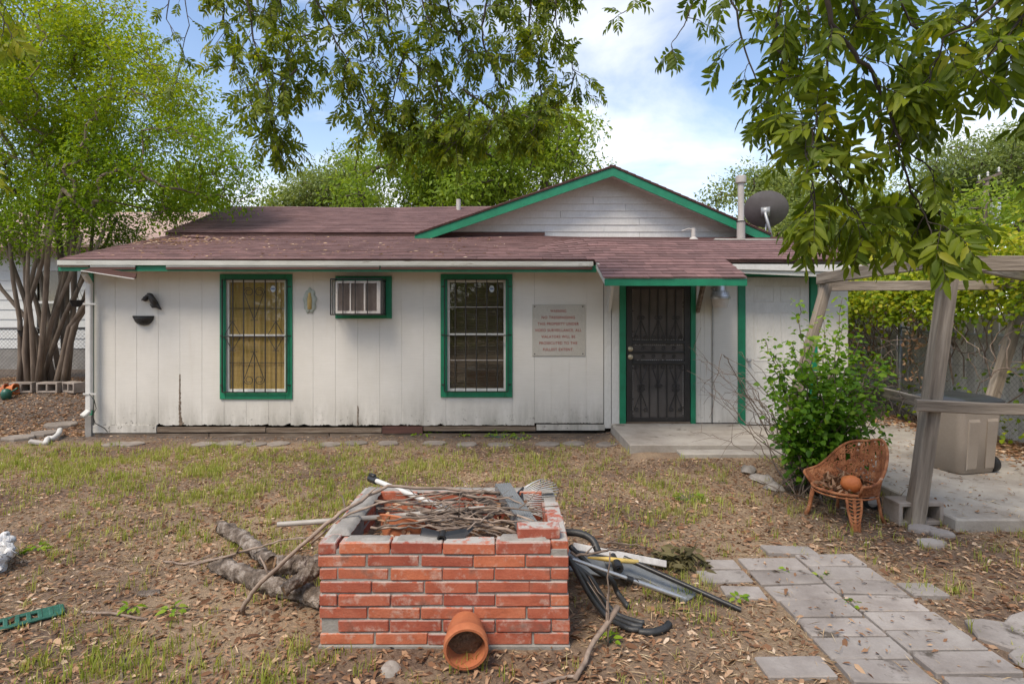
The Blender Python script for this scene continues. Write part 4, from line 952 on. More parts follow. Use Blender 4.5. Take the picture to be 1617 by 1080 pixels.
for i in range(44):                       # heap of sticks in the planter
    a = tw.gauss(.05, .42) + (math.pi if tw.random() < .5 else 0); c = Vector((tw.uniform(-.62, -.08), tw.uniform(3.22, 3.72), tw.uniform(.50, .60))); L_ = tw.uniform(.2, .42); d = Vector((math.cos(a), math.sin(a) * .6, tw.gauss(0, .06)))
    pts = [c - d * L_, c - d * L_ * .3 + V(0, 0, tw.uniform(-.01, .03)), c + d * L_ * .4 + V(0, 0, tw.uniform(-.01, .03)), c + d * L_]
    stick('dead grey stick heaped in the brick planter', pts, tw.uniform(.0035, .010), tw.uniform(.002, .005), 20 + i, tw.choice((0, 1, 1, 2)), .007, 'branch', 'sticks heaped in the planter')
stick('thick pale stick poking over the front wall of the planter', [P(655, 800, 3.6), P(740, 822, 3.4), P(815, 842, 3.2)], .009, .011, 61, 1, .006)
ch_ = MB(); q, rad = crook([P(725, 775, 3.8), P(760, 790, 3.75), P(800, 806, 3.7)], .02, .016, 62, .004); ch_.tube(q, rad, 8); ch_.build('charred_branch', M['branch'], None, True, label='thick charred branch lying across the planter', cat='branch')
lt_ = 240; pos = np.stack([NP.uniform(-.82, .1, lt_), NP.uniform(3.15, 3.85, lt_), NP.uniform(.40, .55, lt_)], 1)
o = leaves('leaf_litter', pos, np.stack([NP.normal(size=lt_), NP.normal(size=lt_), NP.normal(0, .3, lt_)], 1), np.stack([NP.normal(0, .4, lt_), NP.normal(0, .4, lt_), np.ones(lt_)], 1), NP.uniform(.04, .09, lt_), NP.uniform(.015, .03, lt_), M['litter'], NP.random(lt_), 'fine', .2); tag(o, 'dry brown leaves caught in the sticks of the planter', 'leaves', kind='stuff')

pv = MB(); a, b = P(438, 828, 3.35), P(765, 802, 3.52); pv.tube([a, a.lerp(b, .5) + V(0, 0, -.006), b], .0155, 14); pv.tube([a + (a - b).normalized() * .001, a + (b - a) * .0005], .011, 10)
pv.build('pvc_pipe', M['pvc'], None, 'auto', label='pale grey plastic pipe jutting out over the left side of the planter', cat='pipe')
wp = thing('telescopic_pole', 'white pole with a black clamp end resting on the rear planter wall', 'pole', P(640, 790, 3.85))
a, b = P(592, 758, 4.12), P(712, 806, 3.62); MB().tube([a, b], .017, 14).build('shaft', M['white'], wp, 'auto')
d = (a - b).normalized(); mb = MB(); mb.tube([a - d * .02, a + d * .06], .026, 12); mb.box(a + d * .03 + V(0, 0, .028), (.06, .03, .02), frame(d), .004); mb.build('clamp', M['blackplastic'], wp, 'auto')
bw = MB(); Mx = Matrix.Translation(P(640, 842, 3.42)) @ Matrix.Rotation(math.radians(-28), 4, 'X') @ Matrix.Rotation(math.radians(12), 4, 'Y')
bw.lathe([(.10, -.08), (.15, 0), (.172, .055), (.18, .06), (.18, .068), (.165, .07), (.14, 0), (.09, -.07)], 28, Mx); bw.build('clay_bowl', M['terracotta'], None, 'auto', label='faded terracotta bowl tipped over among the sticks', cat='bowl')
# ribbed downspout
a, b = P(793, 770, 3.92), P(842, 845, 3.18); d = (b - a).normalized(); fr_ = frame(d); mb = MB(); n = 7; prof = []
w2_, h2_ = .052, .036
for i in range(n): t0 = -w2_ + 2 * w2_ * i / n; prof += [(t0, h2_), (t0 + 2 * w2_ / n * .3, h2_ - .005), (t0 + 2 * w2_ / n * .7, h2_ - .005)]
prof += [(w2_, h2_), (w2_, -h2_)]
for i in range(n): t0 = w2_ - 2 * w2_ * i / n; prof += [(t0 - 2 * w2_ / n * .3, -h2_ + .005), (t0 - 2 * w2_ / n * .7, -h2_ + .005)]
prof += [(-w2_, -h2_)]
L_ = (b - a).length; k = len(prof)
for t in (0, L_): mb.v += [a + fr_ @ Vector((t, u, v)) for u, v in prof]
mb.f += [(i, (i + 1) % k, k + (i + 1) % k, k + i) for i in range(k)]
mb.build('downspout_piece', M['greyplastic'], None, label='length of grey ribbed downspout laid diagonally across the planter', cat='downspout')
# leaf rake
rk = thing('leaf_rake', 'leaf rake with black head and thin fanned steel tines on the planter corner', 'rake', P(812, 815, 3.8))
ha, hb_ = P(826, 770, 3.95), P(833, 808, 3.78); hd = MB(); pts_ = [ha.lerp(hb_, i / 6) + V(-.02 * math.sin(math.pi * i / 6), 0, 0) for i in range(7)]; hd.tube(pts_, .010, 8); hub = P(806, 790, 3.83)
for q in pts_[::2]: hd.tube([hub, q], [.012, .007], 6)
hd.build('head', M['blackplastic'], rk, True)
tips = [(850, 757), (858, 756), (866, 757), (873, 761), (879, 766), (882, 773), (880, 781), (876, 788), (873, 795), (873, 803), (876, 811), (880, 818), (884, 824), (886, 830), (872, 812), (868, 799), (862, 762)]
tips = sorted(tips[:14], key=lambda t: t[1]); 
for i in range(22):
    t = i / 21; s_ = ha.lerp(hb_, t) + V(-.02 * math.sin(math.pi * t), 0, 0); u = t * (len(tips) - 1); j = min(int(u), len(tips) - 2); tp = [tips[j][q] * (1 - (u - j)) + tips[j + 1][q] * (u - j) for q in (0, 1)]
    e_ = P(tp[0], tp[1], 4.02 - .2 * t); dd = (e_ - s_).normalized()
    MB().tube([s_, s_.lerp(e_, .5) + V(0, 0, .008), e_, e_ + V(0, .012, -.03)], [.0036, .0032, .003, .0024], 5).build('tine', M['tine'], rk, True)
MB().tube([hub, P(775, 815, 3.6), P(745, 828, 3.45)], .013, 10).build('handle', M['wood'], rk, True)
# black tool head with socket
bt = MB(); c = P(697, 851, 3.06); bt.lathe([(.016, -.01), (.024, -.01), (.024, .07), (.016, .09)], 16, Matrix.Translation(c) @ Matrix.Rotation(-math.pi / 2, 4, 'X')); bt.lathe([(.016, -.008), (.013, .02), (.001, .021)], 12, Matrix.Translation(c) @ Matrix.Rotation(-math.pi / 2, 4, 'X'))
for s_ in (-1, 1): bt.add([c + V(s_ * .015, .01, .012), c + V(s_ * .02, .06, .02), c + V(s_ * (.12 if s_ < 0 else .17), .09, .032), c + V(s_ * (.11 if s_ < 0 else .16), .06, .022), c + V(s_ * .015, .01, -.012), c + V(s_ * .02, .06, -.004), c + V(s_ * .12, .07, .01), c + V(s_ * .12, .02, -.002)], [(0, 1, 2, 3), (4, 7, 6, 5), (0, 3, 7, 4), (1, 5, 6, 2), (2, 6, 7, 3), (0, 4, 5, 1)])
bt.build('tool_head', M['blackplastic'], None, 'auto', label='black plastic tool head with round socket on the front planter wall', cat='tool')

# ------------------------------------------------------------------ pile to the right of the planter
def hose(label, pts, r, sub=6, mat='rubber', name='garden_hose', cat='hose', group=None, ribs=False):
    pts = [Vector(p) for p in pts]; ex = [pts[0] * 2 - pts[1]] + pts + [pts[-1] * 2 - pts[-2]]; out = []
    for i in range(1, len(ex) - 2):
        p0, p1, p2, p3 = ex[i - 1:i + 3]
        for k in range(sub): t = k / sub; out.append(.5 * ((2 * p1) + (p2 - p0) * t + (2 * p0 - 5 * p1 + 4 * p2 - p3) * t * t + (3 * p1 - p0 - 3 * p2 + p3) * t ** 3))
    out.append(pts[-1]); rad = [r * (1.12 if ribs and i % 2 else 1) for i in range(len(out))]
    return MB().tube(out, rad, 10).build(name, M[mat], None, True, label=label, cat=cat, group=group)
hose('thick black hose arching over the rear right planter corner', [P(835, 822, 3.72), P(880, 838, 3.66), P(915, 842, 3.6), P(935, 852, 3.55), P(945, 872, 3.5)], .022)
for i, (x_, o_) in enumerate(((0, 0), (8, .03), (18, .07))):
    hose('black hose trailing from the planter top down to the dirt', [P(898, 880 + x_ * .4, 3.3 + o_), P(912 + x_, 905 + x_ * .2, 3.3 + o_), P(935 + x_, 945, 3.3 + o_), G(960 + x_ * .7, 980 - i * 3, .02), G(990 + x_, 997 - i * 5, .02), G(1012 + x_ * .3, 1000 - i * 6, .02)], .0145, 6, group='hoses beside the planter')
hose('corrugated black hose end curling up from the leaf litter', [G(1008, 1002, .016), G(1030, 1003, .018), G(1050, 997, .02), P(1057, 984, 3.2)], .019, 14, ribs=True)
hose('black hose bending over the silver pole', [P(900, 862, 3.5), P(935, 895, 3.5), P(965, 915, 3.5), P(975, 935, 3.52), G(992, 962, .015)], .016)
def pole(name, label, a, b, r, mat, cat): return MB().tube([a, Vector(a).lerp(Vector(b), .5), b], r, 12).build(name, M[mat], None, 'auto', label=label, cat=cat)
sp = thing('metal_pole', 'silver metal pole with a black ring lying over the hoses', 'pole', G(1000, 930))
a, b = P(903, 882, 3.42), G(1083, 950, .018); mid_ = a.lerp(b, .5); MB().tube([a, mid_], .011, 12).build('thin_tube', M['alu'], sp, 'auto'); MB().tube([mid_, b], .015, 12).build('thick_tube', M['alu'], sp, 'auto'); d = (b - a).normalized(); MB().tube([mid_ - d * .02, mid_ + d * .02], .018, 12).build('collar', M['blackplastic'], sp, 'auto')
c_ = P(1003, 921, 3.45); MB().tube([c_ + V(.022 * math.cos(t), 0, .03 * math.sin(t)) for t in np.linspace(0, 6.283, 16)], .003, 5).build('ring', M['iron'], sp, True)
pole('black_pole', 'black pole running from the pile towards the paver path', P(985, 880, 3.7), G(1170, 967, .016), .015, 'blackplastic', 'pole')
mb = MB(); a, b = G(950, 893, .09), G(1092, 950, .02); mb.beam(a, b, .12, .012, (0, 0, 1), .003); d = (b - a).normalized(); s_ = V(0, 0, 1).cross(d).normalized()
mb.beam(a + s_ * .06, b + s_ * .06, .012, .04, (0, 0, 1), .003); mb.beam(a - s_ * .06, b - s_ * .06, .012, .03, (0, 0, 1), .003); mb.build('gutter_length', M['greyplastic'], None, label='grey gutter length lying beneath the silver pole', cat='gutter')
mb = MB(); mb.beam(P(905, 862, 3.8), G(1052, 902, .05), .02, .045, (0, .5, 1), .004); mb.build('wooden_slat', M['greyboard'], None, label='thin pale wooden slat at the back of the pile', cat='slat')
mb = MB(); a, b = P(928, 880, 3.68), P(1008, 887, 3.66); mb.tube([a, a.lerp(b, .4), b], [.006, .016, .014], 10); mb.build('yellow_handle', M['yellow'], None, True, label='yellow tool handle lying on the pile', cat='handle')
mb = MB(); c_ = P(975, 894, 3.6); mb.lathe([(.03, -.04), (.034, -.03), (.034, .03), (.026, .045), (.014, .045), (.012, 0)], 16, Matrix.Translation(c_) @ Matrix.Rotation(math.pi / 2, 4, 'X')); mb.lathe([(.02, -.16), (.022, -.04)], 12, Matrix.Translation(c_) @ Matrix.Rotation(math.pi / 2, 4, 'X'), True); mb.build('hose_coupling', M['blackplastic'], None, 'auto', label='black round coupling end under the yellow handle', cat='coupling')
mb = MB(); mb.box(P(935, 890, 3.75), (.34, .2, .015), rmat(.3, .2, .1), .004); mb.box(P(985, 900, 3.72), (.24, .14, .015), rmat(.2, .3, .3), .004); mb.build('plastic_sheet', M['greyplastic'], None, label='dark grey plastic sheet under the pile of poles', cat='sheet')
stick('knobbly stick lying across the hose top', [P(903, 875, 3.4), P(930, 877, 3.42), P(955, 868, 3.45), P(985, 868, 3.6)], .009, .006, 71, 2, .006)
stick('stout stick propped against the hoses', [G(906, 1078, .012), P(940, 1012, 2.98), P(976, 957, 3.1)], .012, .016, 72, 1, .005)
stick('curved stick along the dirt below the propped stick', [G(850, 1085, .012), G(885, 1074, .012), G(912, 1070, .012)], .010, .008, 73, 0, .003)
stick('tall thin dry stem standing beside the planter', [G(959, 1020, 0), P(961, 950, 3.04), P(963, 872, 3.05)], .006, .004, 74, 2, .004)
stick('thin twig behind the pile of poles', [G(945, 868, .06), G(985, 865, .03), G(1025, 868, .02)], .008, .004, 75, 2, .008)

# ------------------------------------------------------------------ logs
def log(label, pts, rad, cut_a, cut_b, seed):
    t = thing('log', label, 'log', Vector(pts[0]) * .5 + Vector(pts[-1]) * .5, 'logs beside the planter'); q = []; r_ = []
    for i in range(len(pts) - 1):
        for k in range(22): u = k / 22; q.append(Vector(pts[i]).lerp(Vector(pts[i + 1]), u)); r_.append(rad[i] * (1 - u) + rad[i + 1] * u)
    q.append(Vector(pts[-1])); r_.append(rad[-1]); mb = MB().tube(q, r_, 28, False); o = mb.build('bark', M['bark'], t, True); rough_mesh(o.data, .02, 9, seed); rough_mesh(o.data, .014, 34, seed + 3); rough_mesh(o.data, .008, 80, seed + 5)
    for i, on in ((0, cut_a), (-1, cut_b)):
        if on:
            d = ((q[0] - q[1]) if i == 0 else (q[-1] - q[-2])).normalized(); Mx = Matrix.Translation(q[i] - d * .004) @ (frame(d).to_4x4() @ Matrix.Rotation(math.pi / 2, 4, 'Y'))
            m_ = MB().lathe([(.001, .004), (r_[i] * .5, .002), (r_[i] * 1.0, 0), (r_[i] * .98, -.012)], 18, Mx).build('cut_end', M['endgrain'], t); rough_mesh(m_.data, .004, 50, seed)
    return t
log('rough grey log reaching furthest back behind the other logs', [G(350, 842, .05), G(385, 862, .055), P(430, 888, 3.75)], [.055, .052, .046], True, True, 1)
log('log with pale bare wood and peeling bark lying nearest the planter front', [G(338, 900, .05), G(410, 930, .05), G(512, 962, .06)], [.048, .062, .055], True, False, 2)
log('short log propped on the others with its cut end out', [P(447, 932, 3.37), P(478, 912, 3.45), P(512, 888, 3.5)], [.042, .045, .04], True, False, 3)
log('stubby log with dark round cut end between the logs', [P(431, 892, 3.62), P(470, 893, 3.66), P(515, 890, 3.75)], [.05, .052, .05], True, False, 4)
for i, (pts, r0, r1) in enumerate(((([G(258, 888, .01), G(290, 894, .012), G(330, 888, .02), G(372, 882, .03)]), .006, .01), ([G(130, 968, .01), G(175, 972, .012), G(232, 980, .01)], .009, .007), ([G(190, 1085, .01), G(196, 1040, .01)], .007, .005), ([G(395, 962, .01), G(375, 966, .01), G(330, 968, .01)], .006, .004), ([G(160, 895, .01), G(200, 905, .01), G(250, 900, .01)], .004, .003))):
    stick(['forked twig leading to the log ends', 'bowed bare stick on the leaf litter behind the green edging', 'short twig on the grass near the lawn edge', 'twig lying in front of the logs', 'very thin twig on the dirt far from the logs'][i], pts, r0, r1, 80 + i, 2 if i == 0 else 0, .006)
mb = MB().box(G(235, 940, .015), (.13, .045, .02), rmat(.05, .05, .35), .006).build('bark_chip', M['bark'], None, label='loose slab of bark lying on the leaf litter', cat='bark'); rough_mesh(mb.data, .01, 30)

# ------------------------------------------------------------------ flower pot lying on its side
pc = Vector(P(736, 1030, 2.80)); axis = Vector((.10, -1, -.10)).normalized(); Mx = Matrix.Translation(pc) @ frame(axis).to_4x4() @ Matrix.Rotation(math.pi / 2, 4, 'Y')
pt = thing('flower_pot', 'terracotta flower pot lying on its side against the brick planter', 'flower pot', G(735, 1062)); pc.z = .115; Mx.translation = pc; Mx = Mx @ Matrix.Diagonal((1.1, 1.1, 1.1, 1))
MB().lathe([(.088, 0), (.098, 0), (.101, -.006), (.101, -.045), (.096, -.05), (.086, -.13), (.074, -.17), (.066, -.175), (.02, -.175), (.02, -.165), (.062, -.163), (.078, -.12), (.086, -.05), (.088, -.002)], 40, Mx).build('pot', M['terracotta'], pt, 'auto')
d_ = MB().lathe([(.001, -.06), (.05, -.07), (.084, -.08)], 24, Mx).build('soil', M['ground'], pt, True); rough_mesh(d_.data, .015, 25)

# ------------------------------------------------------------------ rubbish on the ground
bg_ = MB()
for (c, r_) in ((G(-24, 905, .09), .13), (G(-14, 888, .12), .085), (G(-50, 910, .10), .17)): bg_.lathe([(r_ * math.sin(3.1416 * k / 18) + .0005, -r_ * .8 * math.cos(3.1416 * k / 18)) for k in range(19)], 32, Matrix.Translation(c))
o = bg_.build('plastic_bag', M['bag'], None, True, label='crumpled white plastic bag on the dirt left of the green edging', cat='bag'); rough_mesh(o.data, .08, 9); rough_mesh(o.data, .045, 24, 4); rough_mesh(o.data, .02, 60, 7)
eg = thing('lawn_edging', 'green plastic lawn edging ladder lying flat on the leaf litter', 'edging', G(20, 985)); a, b = G(98, 966, .018), G(-70, 1010, .018); d = (b - a).normalized(); s_ = V(0, 0, 1).cross(d).normalized()
L_ = (b - a).length
for o_ in (-.055, .055): MB().beam(a + s_ * o_, b + s_ * o_, .035, .014, (0, 0, 1), .004).build('side_rail', M['edging'], eg)
n = 9
for i in range(n + 1): q = a.lerp(b, i / n); MB().beam(q - s_ * .055, q + s_ * .055, .022, .022, (0, 0, 1), .004).build('rib', M['edging'], eg)
MB().beam(a, a + d * .1, .11, .012, (0, 0, 1), .004).build('end_plate', M['edging'], eg)
fh = MB(); pts = [G(72, 703, .03), G(76, 698, .05), G(84, 697, .05), G(92, 693, .07), G(95, 688, .09)]; hose('white corrugated drain elbow on the dirt by the house corner', pts, .032, 8, 'white', 'drain_elbow', 'pipe', ribs=True)
MB().box(G(60, 702, .03), (.2, .09, .04), rmat(.1, .3, .5), .008).build('plaster_scrap', M['acwhite'], None, label='broken white scrap lying by the drain elbow', cat='scrap')
for i, (x, y, r_) in enumerate(((112, 658, .36), (98, 673, .24), (72, 687, .22), (30, 694, .2))):
    p = G(x, y); o = flagstone(p.x, p.y, r_, None, 40 + i, .05, 'flat_stone', 'step', .8, p.z); tag(o, ['broad pale flat stone beside the downspout', 'flat stone edge-on below the downspout foot', 'flat grey stone by the drain elbow', 'small flat stone sunk in the bare dirt'][i], 'stone', 'flat stones at the house corner')
stp = thing('stepping_stone_row', 'row', 'row', (-1, 7.8, 0)); tag(stp, kind='structure'); del stp['label'], stp['category']
for i, x in enumerate((182, 208, 322, 363, 402, 440, 522, 560, 612, 685, 738, 791, 866, 906, 960)):
    p = G(x, 702 + R.uniform(-1.5, 1.5)); flagstone(p.x, p.y, .165 if i != 3 else .19, stp, 60 + i, .022, 'stepping_stone', 'step', .8, p.z)
def rock(x, y, r_, label, seed, fl=.6, rx=1.0):
    p = G(x, y); mb = MB(); mb.lathe([(.001, -.75 * r_), (.6 * r_, -.6 * r_), (r_, -.1 * r_), (.85 * r_, .35 * r_), (.5 * r_, .6 * r_), (.001, .68 * r_)], 12, Matrix.Translation(p + V(0, 0, r_ * fl * .35)) @ Matrix.Rotation(seed, 4, 'Z') @ Matrix.Diagonal((rx, 1, fl, 1)))
    o = mb.build('rock', M['rock'], None, 'auto'); rough_mesh(o.data, r_ * .35, 1.6 / r_, seed); tag(o, label, 'rock', 'rocks by the shrub')
rock(1181, 744, .085, 'pale angular rock furthest from the shrub', 1, .7, 1.4); rock(1204, 760, .10, 'long grey rock between two other rocks', 2, .6, 1.5); rock(1225, 774, .085, 'rounded grey rock closest to the shrub stems', 3, .8); rock(1212, 772, .045, 'small stone tucked beside the rounded rock', 4, .8)
for i, (x, y, r_) in enumerate(((1455, 838, .11), (1487, 846, .10), (1470, 861, .10))):
    p = G(x, y); tag(flagstone(p.x, p.y, r_, None, 90 + i, .035, 'flat_stone', 'paver', .7, p.z), ['flat paving fragment at the foot of the arbor post', 'paving fragment in front of the patio edge', 'thin paving fragment further out in the leaves'][i], 'stone', 'paving fragments by the arbor post')
rock(617, 1058, .05, 'small pale stone in the dirt left of the flower pot', 5, .6, 1.2)

# ------------------------------------------------------------------ cinder blocks
def cinder(label, c, rz, group=None, face=0.0):
    t = thing('cinder_block', label, 'block', c, group); Mx = Matrix.Translation(c) @ Matrix.Rotation(rz, 4, 'Z')
    mb = MB(); L_, H_, T_ = .39, .19, .19       # lying so that its hollow cores face along local -Y
    def bb(x0, x1, z0, z1): 
        b = MB().bx(x0, x1, -T_ / 2, T_ / 2, z0, z1, .004); mb.add([Mx @ q for q in b.v], b.f)
    w_ = .034
    bb(-L_ / 2, L_ / 2, 0, w_); bb(-L_ / 2, L_ / 2, H_ - w_, H_)
    for x in (-L_ / 2, -w_ / 2, L_ / 2 - w_): bb(x, x + w_, w_ - .001, H_ - w_ + .001)
    o = mb.build('block_shell', M['block'], t); return t
cinder('cinder block at the patio edge behind the leaning post', V(3.42, 4.86, .005), .05)
yb = 10.55
for i, (x, rz, lb) in enumerate(((38, .12, 'tilted cinder block beside the orange pots'), (80, 0, 'cinder block with two dark cores before the myrtle trunks'), (116, -.45, 'cinder block turned towards the house corner'))):
    q = P(x, 617, yb); cinder(lb, V(q.x, yb, float(gz(q.x, yb))), rz, 'cinder blocks round the myrtle')
op = [(6, 602, .09, 'terracotta'), (18, 597, .10, 'orange'), (2, 610, .08, 'orange')]
for i, (x, y, r_, m_) in enumerate(op):
    q = P(x, y, 10.4); q.z = float(gz(q.x, 10.4)) + r_; MB().lathe([(r_ * .6, -r_), (r_ * .9, r_ * .6), (r_, r_ * .6), (r_, r_), (r_ * .85, r_), (r_ * .6, -r_ * .6)], 18, Matrix.Translation(q) @ Matrix.Rotation(1.1 + i * .3, 4, 'Y')).build('clay_pot', M[m_], None, 'auto', label=['dull terracotta pot lying with the orange pots', 'large orange pot tipped against the cinder block', 'small orange pot lying on bare dirt'][i], cat='flower pot', group='pots beside the myrtle')
q = P(10, 596, 10.2); q.z = float(gz(q.x, 10.2)) + .1; mb = MB(); mb.lathe([(.03, -.1), (.07, -.09), (.085, .02), (.06, .07), (.02, .09)], 14, Matrix.Translation(q)); mb.tube([q + V(.06, 0, .02), q + V(.14, 0, .06), q + V(.2, 0, .1)], [.018, .014, .02], 8); mb.build('watering_can', M['edging'], None, True, label='small green watering can among the orange pots', cat='watering can')

# ------------------------------------------------------------------ wheeled bin
BC = Vector((4.84, 6.20, .104)); bn = thing('wheeled_bin', 'taupe wheeled rubbish bin with dark grey lid on the patio', 'rubbish bin', BC)
rzb = math.radians(14); RB = Matrix.Rotation(rzb, 4, 'Z')
def rrect(hx, hy, c, n=5):
    o_ = []
    for (sx, sy, a0_) in ((1, 1, 0), (-1, 1, 90), (-1, -1, 180), (1, -1, 270)):
        for k in range(n + 1): a = math.radians(a0_ + 90 * k / n); o_.append((sx * (hx - c) + c * math.cos(a), sy * (hy - c) + c * math.sin(a)))
    return o_
def loft(mb, secs, M_, cap0=True, cap1=True):
    b = len(mb.v); n = len(secs[0][0])
    for sec, z in secs: mb.v += [M_ @ Vector((x, y, z)) for x, y in sec]
    for j in range(len(secs) - 1):
        for i in range(n): k = (i + 1) % n; mb.f.append((b + j * n + i, b + j * n + k, b + (j + 1) * n + k, b + (j + 1) * n + i))
    if cap0: mb.f.append(tuple(b + i for i in range(n))[::-1])
    if cap1: mb.f.append(tuple(b + (len(secs) - 1) * n + i for i in range(n)))
TB = Matrix.Translation(BC) @ RB @ Matrix.Diagonal((.9, .9, 1, 1)); mb = MB()
loft(mb, [(rrect(.255, .24, .07), .0), (rrect(.27, .255, .08), .015), (rrect(.30, .285, .08), .40), (rrect(.325, .31, .08), .70), (rrect(.335, .32, .08), .705), (rrect(.335, .32, .08), .735)], TB); mb.build('body', M['bin'], bn, 'auto')
for (u0, u1) in ((-.20, -.06), (.08, .22)):          # raised ribs on the front
    r_ = MB()
    for (za, zc) in ((.04, .58),):
        ya, yc = -.256 - .03 * (za / .4) , -.256 - .03 * (zc / .4); pts = [(u0, ya, za), (u1, ya, za), (u1 + .01, yc, zc), (u0 - .01, yc, zc)]
        r_.add([TB @ Vector(p) for p in pts] + [TB @ Vector((p[0] * .96, p[1] - .012, p[2] + (.02 if k < 2 else -.03))) for k, p in enumerate(pts)], [(4, 5, 6, 7), (0, 1, 5, 4), (1, 2, 6, 5), (2, 3, 7, 6), (3, 0, 4, 7)])
    r_.build('side_rib', M['bin'], bn)
mb = MB(); loft(mb, [(rrect(.35, .335, .09), .73), (rrect(.355, .34, .09), .755), (rrect(.34, .325, .09), .775), (rrect(.25, .24, .08), .805), (rrect(.23, .22, .08), .80), (rrect(.2, .19, .08), .805)], TB); mb.build('lid', M['binlid'], bn, 'auto')
for sx in (1,):
    for yy in (-.22, .2):
        wh = MB().lathe([(.001, -.03), (.07, -.03), (.085, -.02), (.085, .02), (.07, .03), (.001, .03)], 20, TB @ Matrix.Translation((.255, yy, .085)) @ Matrix.Rotation(math.pi / 2, 4, 'Y')).build('wheel', M['blackplastic'], bn, 'auto')

# ------------------------------------------------------------------ arbor
ar = thing('timber_arbor', 'leaning weathered grey timber arbor frame beside the shrub', 'arbor', (4.4, 5.9, 0))
def timber(name, a, b, w_, h_, seed, up=(0, 0, 1)):
    a, b = Vector(a), Vector(b); L_ = (b - a).length; n = 10; secs = MB(); f_ = frame(b - a, up)
    for k in range(n): pass
    mb = MB(); sec = rrect(w_ / 2, h_ / 2, .008, 1); k_ = len(sec)
    for j in range(n + 1): mb.v += [Vector((L_ * j / n - L_ / 2, x, y)) for x, y in sec]
    for j in range(n):
        for i in range(k_): i2 = (i + 1) % k_; mb.f.append((j * k_ + i, j * k_ + i2, (j + 1) * k_ + i2, (j + 1) * k_ + i))
    mb.f.append(tuple(range(k_))[::-1]); mb.f.append(tuple(n * k_ + i for i in range(k_)))
    me = rough_mesh(mb.mesh(name, M['wood']), .006, 5, seed); o = put(name, me, (a + b) / 2, ar, f_.to_euler()); return o
fl0, fl1 = V(3.36, 4.77, -.05), P(1500, 418, 4.85); rl0, rl1 = V(3.27, 7.0, .0), P(1306, 447, 7.0); rr0, rr1 = V(5.72, 7.05, .05), P(1625, 445, 7.1); fr0, fr1 = V(5.9, 4.6, .05), V(6.25, 4.65, 2.16)
timber('post', fl0, fl1, .125, .10, 1, (0, 1, 0)); timber('post', rl0, rl1, .11, .10, 2, (0, 1, 0)); timber('post', rr0, rr1, .12, .10, 3, (0, 1, 0)); timber('post', fr0, fr1, .12, .10, 4, (0, 1, 0))
up_ = V(0, 0, .0)
timber('beam', P(1292, 441, 7.1), P(1494, 408, 4.65), .045, .135, 5); timber('beam', P(1505, 409, 4.8), P(1640, 440, 7.0), .045, .135, 6); timber('beam', P(1310, 452, 7.08), P(1640, 450, 7.15), .045, .12, 7); timber('beam', fl1 + V(.02, -.08, .0), fr1 + V(.1, -.08, .02), .045, .13, 8)
z_ = 1.03
timber('rail', P(1446, 640, 4.70), (6.1, 4.50, .93), .04, .095, 9); timber('rail', P(1462, 637, 4.86), P(1285, 592, 7.05), .04, .095, 10)
MB()

# ------------------------------------------------------------------ rusty garden chair
chx = thing('garden_chair', 'rusty ornate cast-iron garden chair holding dead leaves beside the shrub', 'chair', V(2.87, 4.9, 0))
CC = Vector((2.87, 4.92, 0)); seat_z = .28; TC = Matrix.Translation(CC) @ Matrix.Rotation(math.radians(-62), 4, 'Z')
def cp(a, r_, z): return TC @ Vector((r_ * math.cos(a), r_ * math.sin(a), z))       # local: front is -Y
mb = MB(); RS = .25; mb.tube([cp(6.283 * i / 28, RS, seat_z) for i in range(29)], .012, 7); mb.tube([cp(6.283 * i / 28, RS, seat_z - .03) for i in range(29)], .008, 6)
for i in range(7): t = -RS + 2 * RS * (i + .5) / 7; h_ = math.sqrt(RS * RS - t * t); mb.tube([TC @ Vector((t, -h_, seat_z)), TC @ Vector((t, h_, seat_z))], .006, 5); mb.tube([TC @ Vector((-h_, t, seat_z)), TC @ Vector((h_, t, seat_z))], .006, 5)
mb.build('seat', M['rust'], chx, True)
def backh(a): # height of the barrel back, a measured from +Y
    return .09 + .27 * math.exp(-((a + .25) / 1.2) ** 4) + .05 * math.exp(-((a + .55) / .4) ** 2)
mb = MB(); n = 40; amax = 2.15
def bkp(a, t): return cp(math.pi / 2 + a, RS + .06 * t, seat_z + backh(a) * t)
mb.tube([bkp(-amax, 0)] + [bkp(-amax + 2 * amax * i / n, 1) for i in range(n + 1)] + [bkp(amax, 0)], .012, 7); mb.tube([bkp(-amax + 2 * amax * i / n, .08) for i in range(n + 1)], .009, 6); mb.build('back_rim', M['rust'], chx, True)
lc_ = MB(); rr = random.Random(3)
for i in range(420):
    a = rr.uniform(-amax * .97, amax * .97); t = rr.uniform(.08, .94); r0 = rr.uniform(.012, .026); n_ = 9; h_ = backh(a); a_s = rr.random() * 6
    lc_.tube([bkp(a + r0 * (1 - .4 * k / n_) * math.cos(a_s + k * .8) / RS, min(1, max(.03, t + r0 * (1 - .4 * k / n_) * math.sin(a_s + k * .8) / h_))) for k in range(n_)], [rr.uniform(.0045, .007)] * n_, 5)
for i in range(46):
    a = rr.uniform(-amax, amax); b_ = a + rr.uniform(-.35, .35); lc_.tube([bkp(a + (b_ - a) * k / 5, .04 + .94 * k / 5) for k in range(6)], .006, 5)
for i in range(260):
    a = rr.uniform(-amax * .97, amax * .97); t = rr.uniform(.1, .92); c_ = bkp(a, t); s_ = rr.uniform(.014, .028); f_ = frame(cp(math.pi / 2 + a, 1, 0) - TC.translation).to_4x4()
    lc_.lathe([(.001, .004), (s_ * .7, .003), (s_, 0), (.001, -.003)], 6, Matrix.Translation(c_) @ f_ @ Matrix.Rotation(math.pi / 2, 4, 'Y') @ Matrix.Diagonal((1, rr.uniform(.5, 1), 1, 1)))
lc_.build('openwork_back', M['rust'], chx, True)
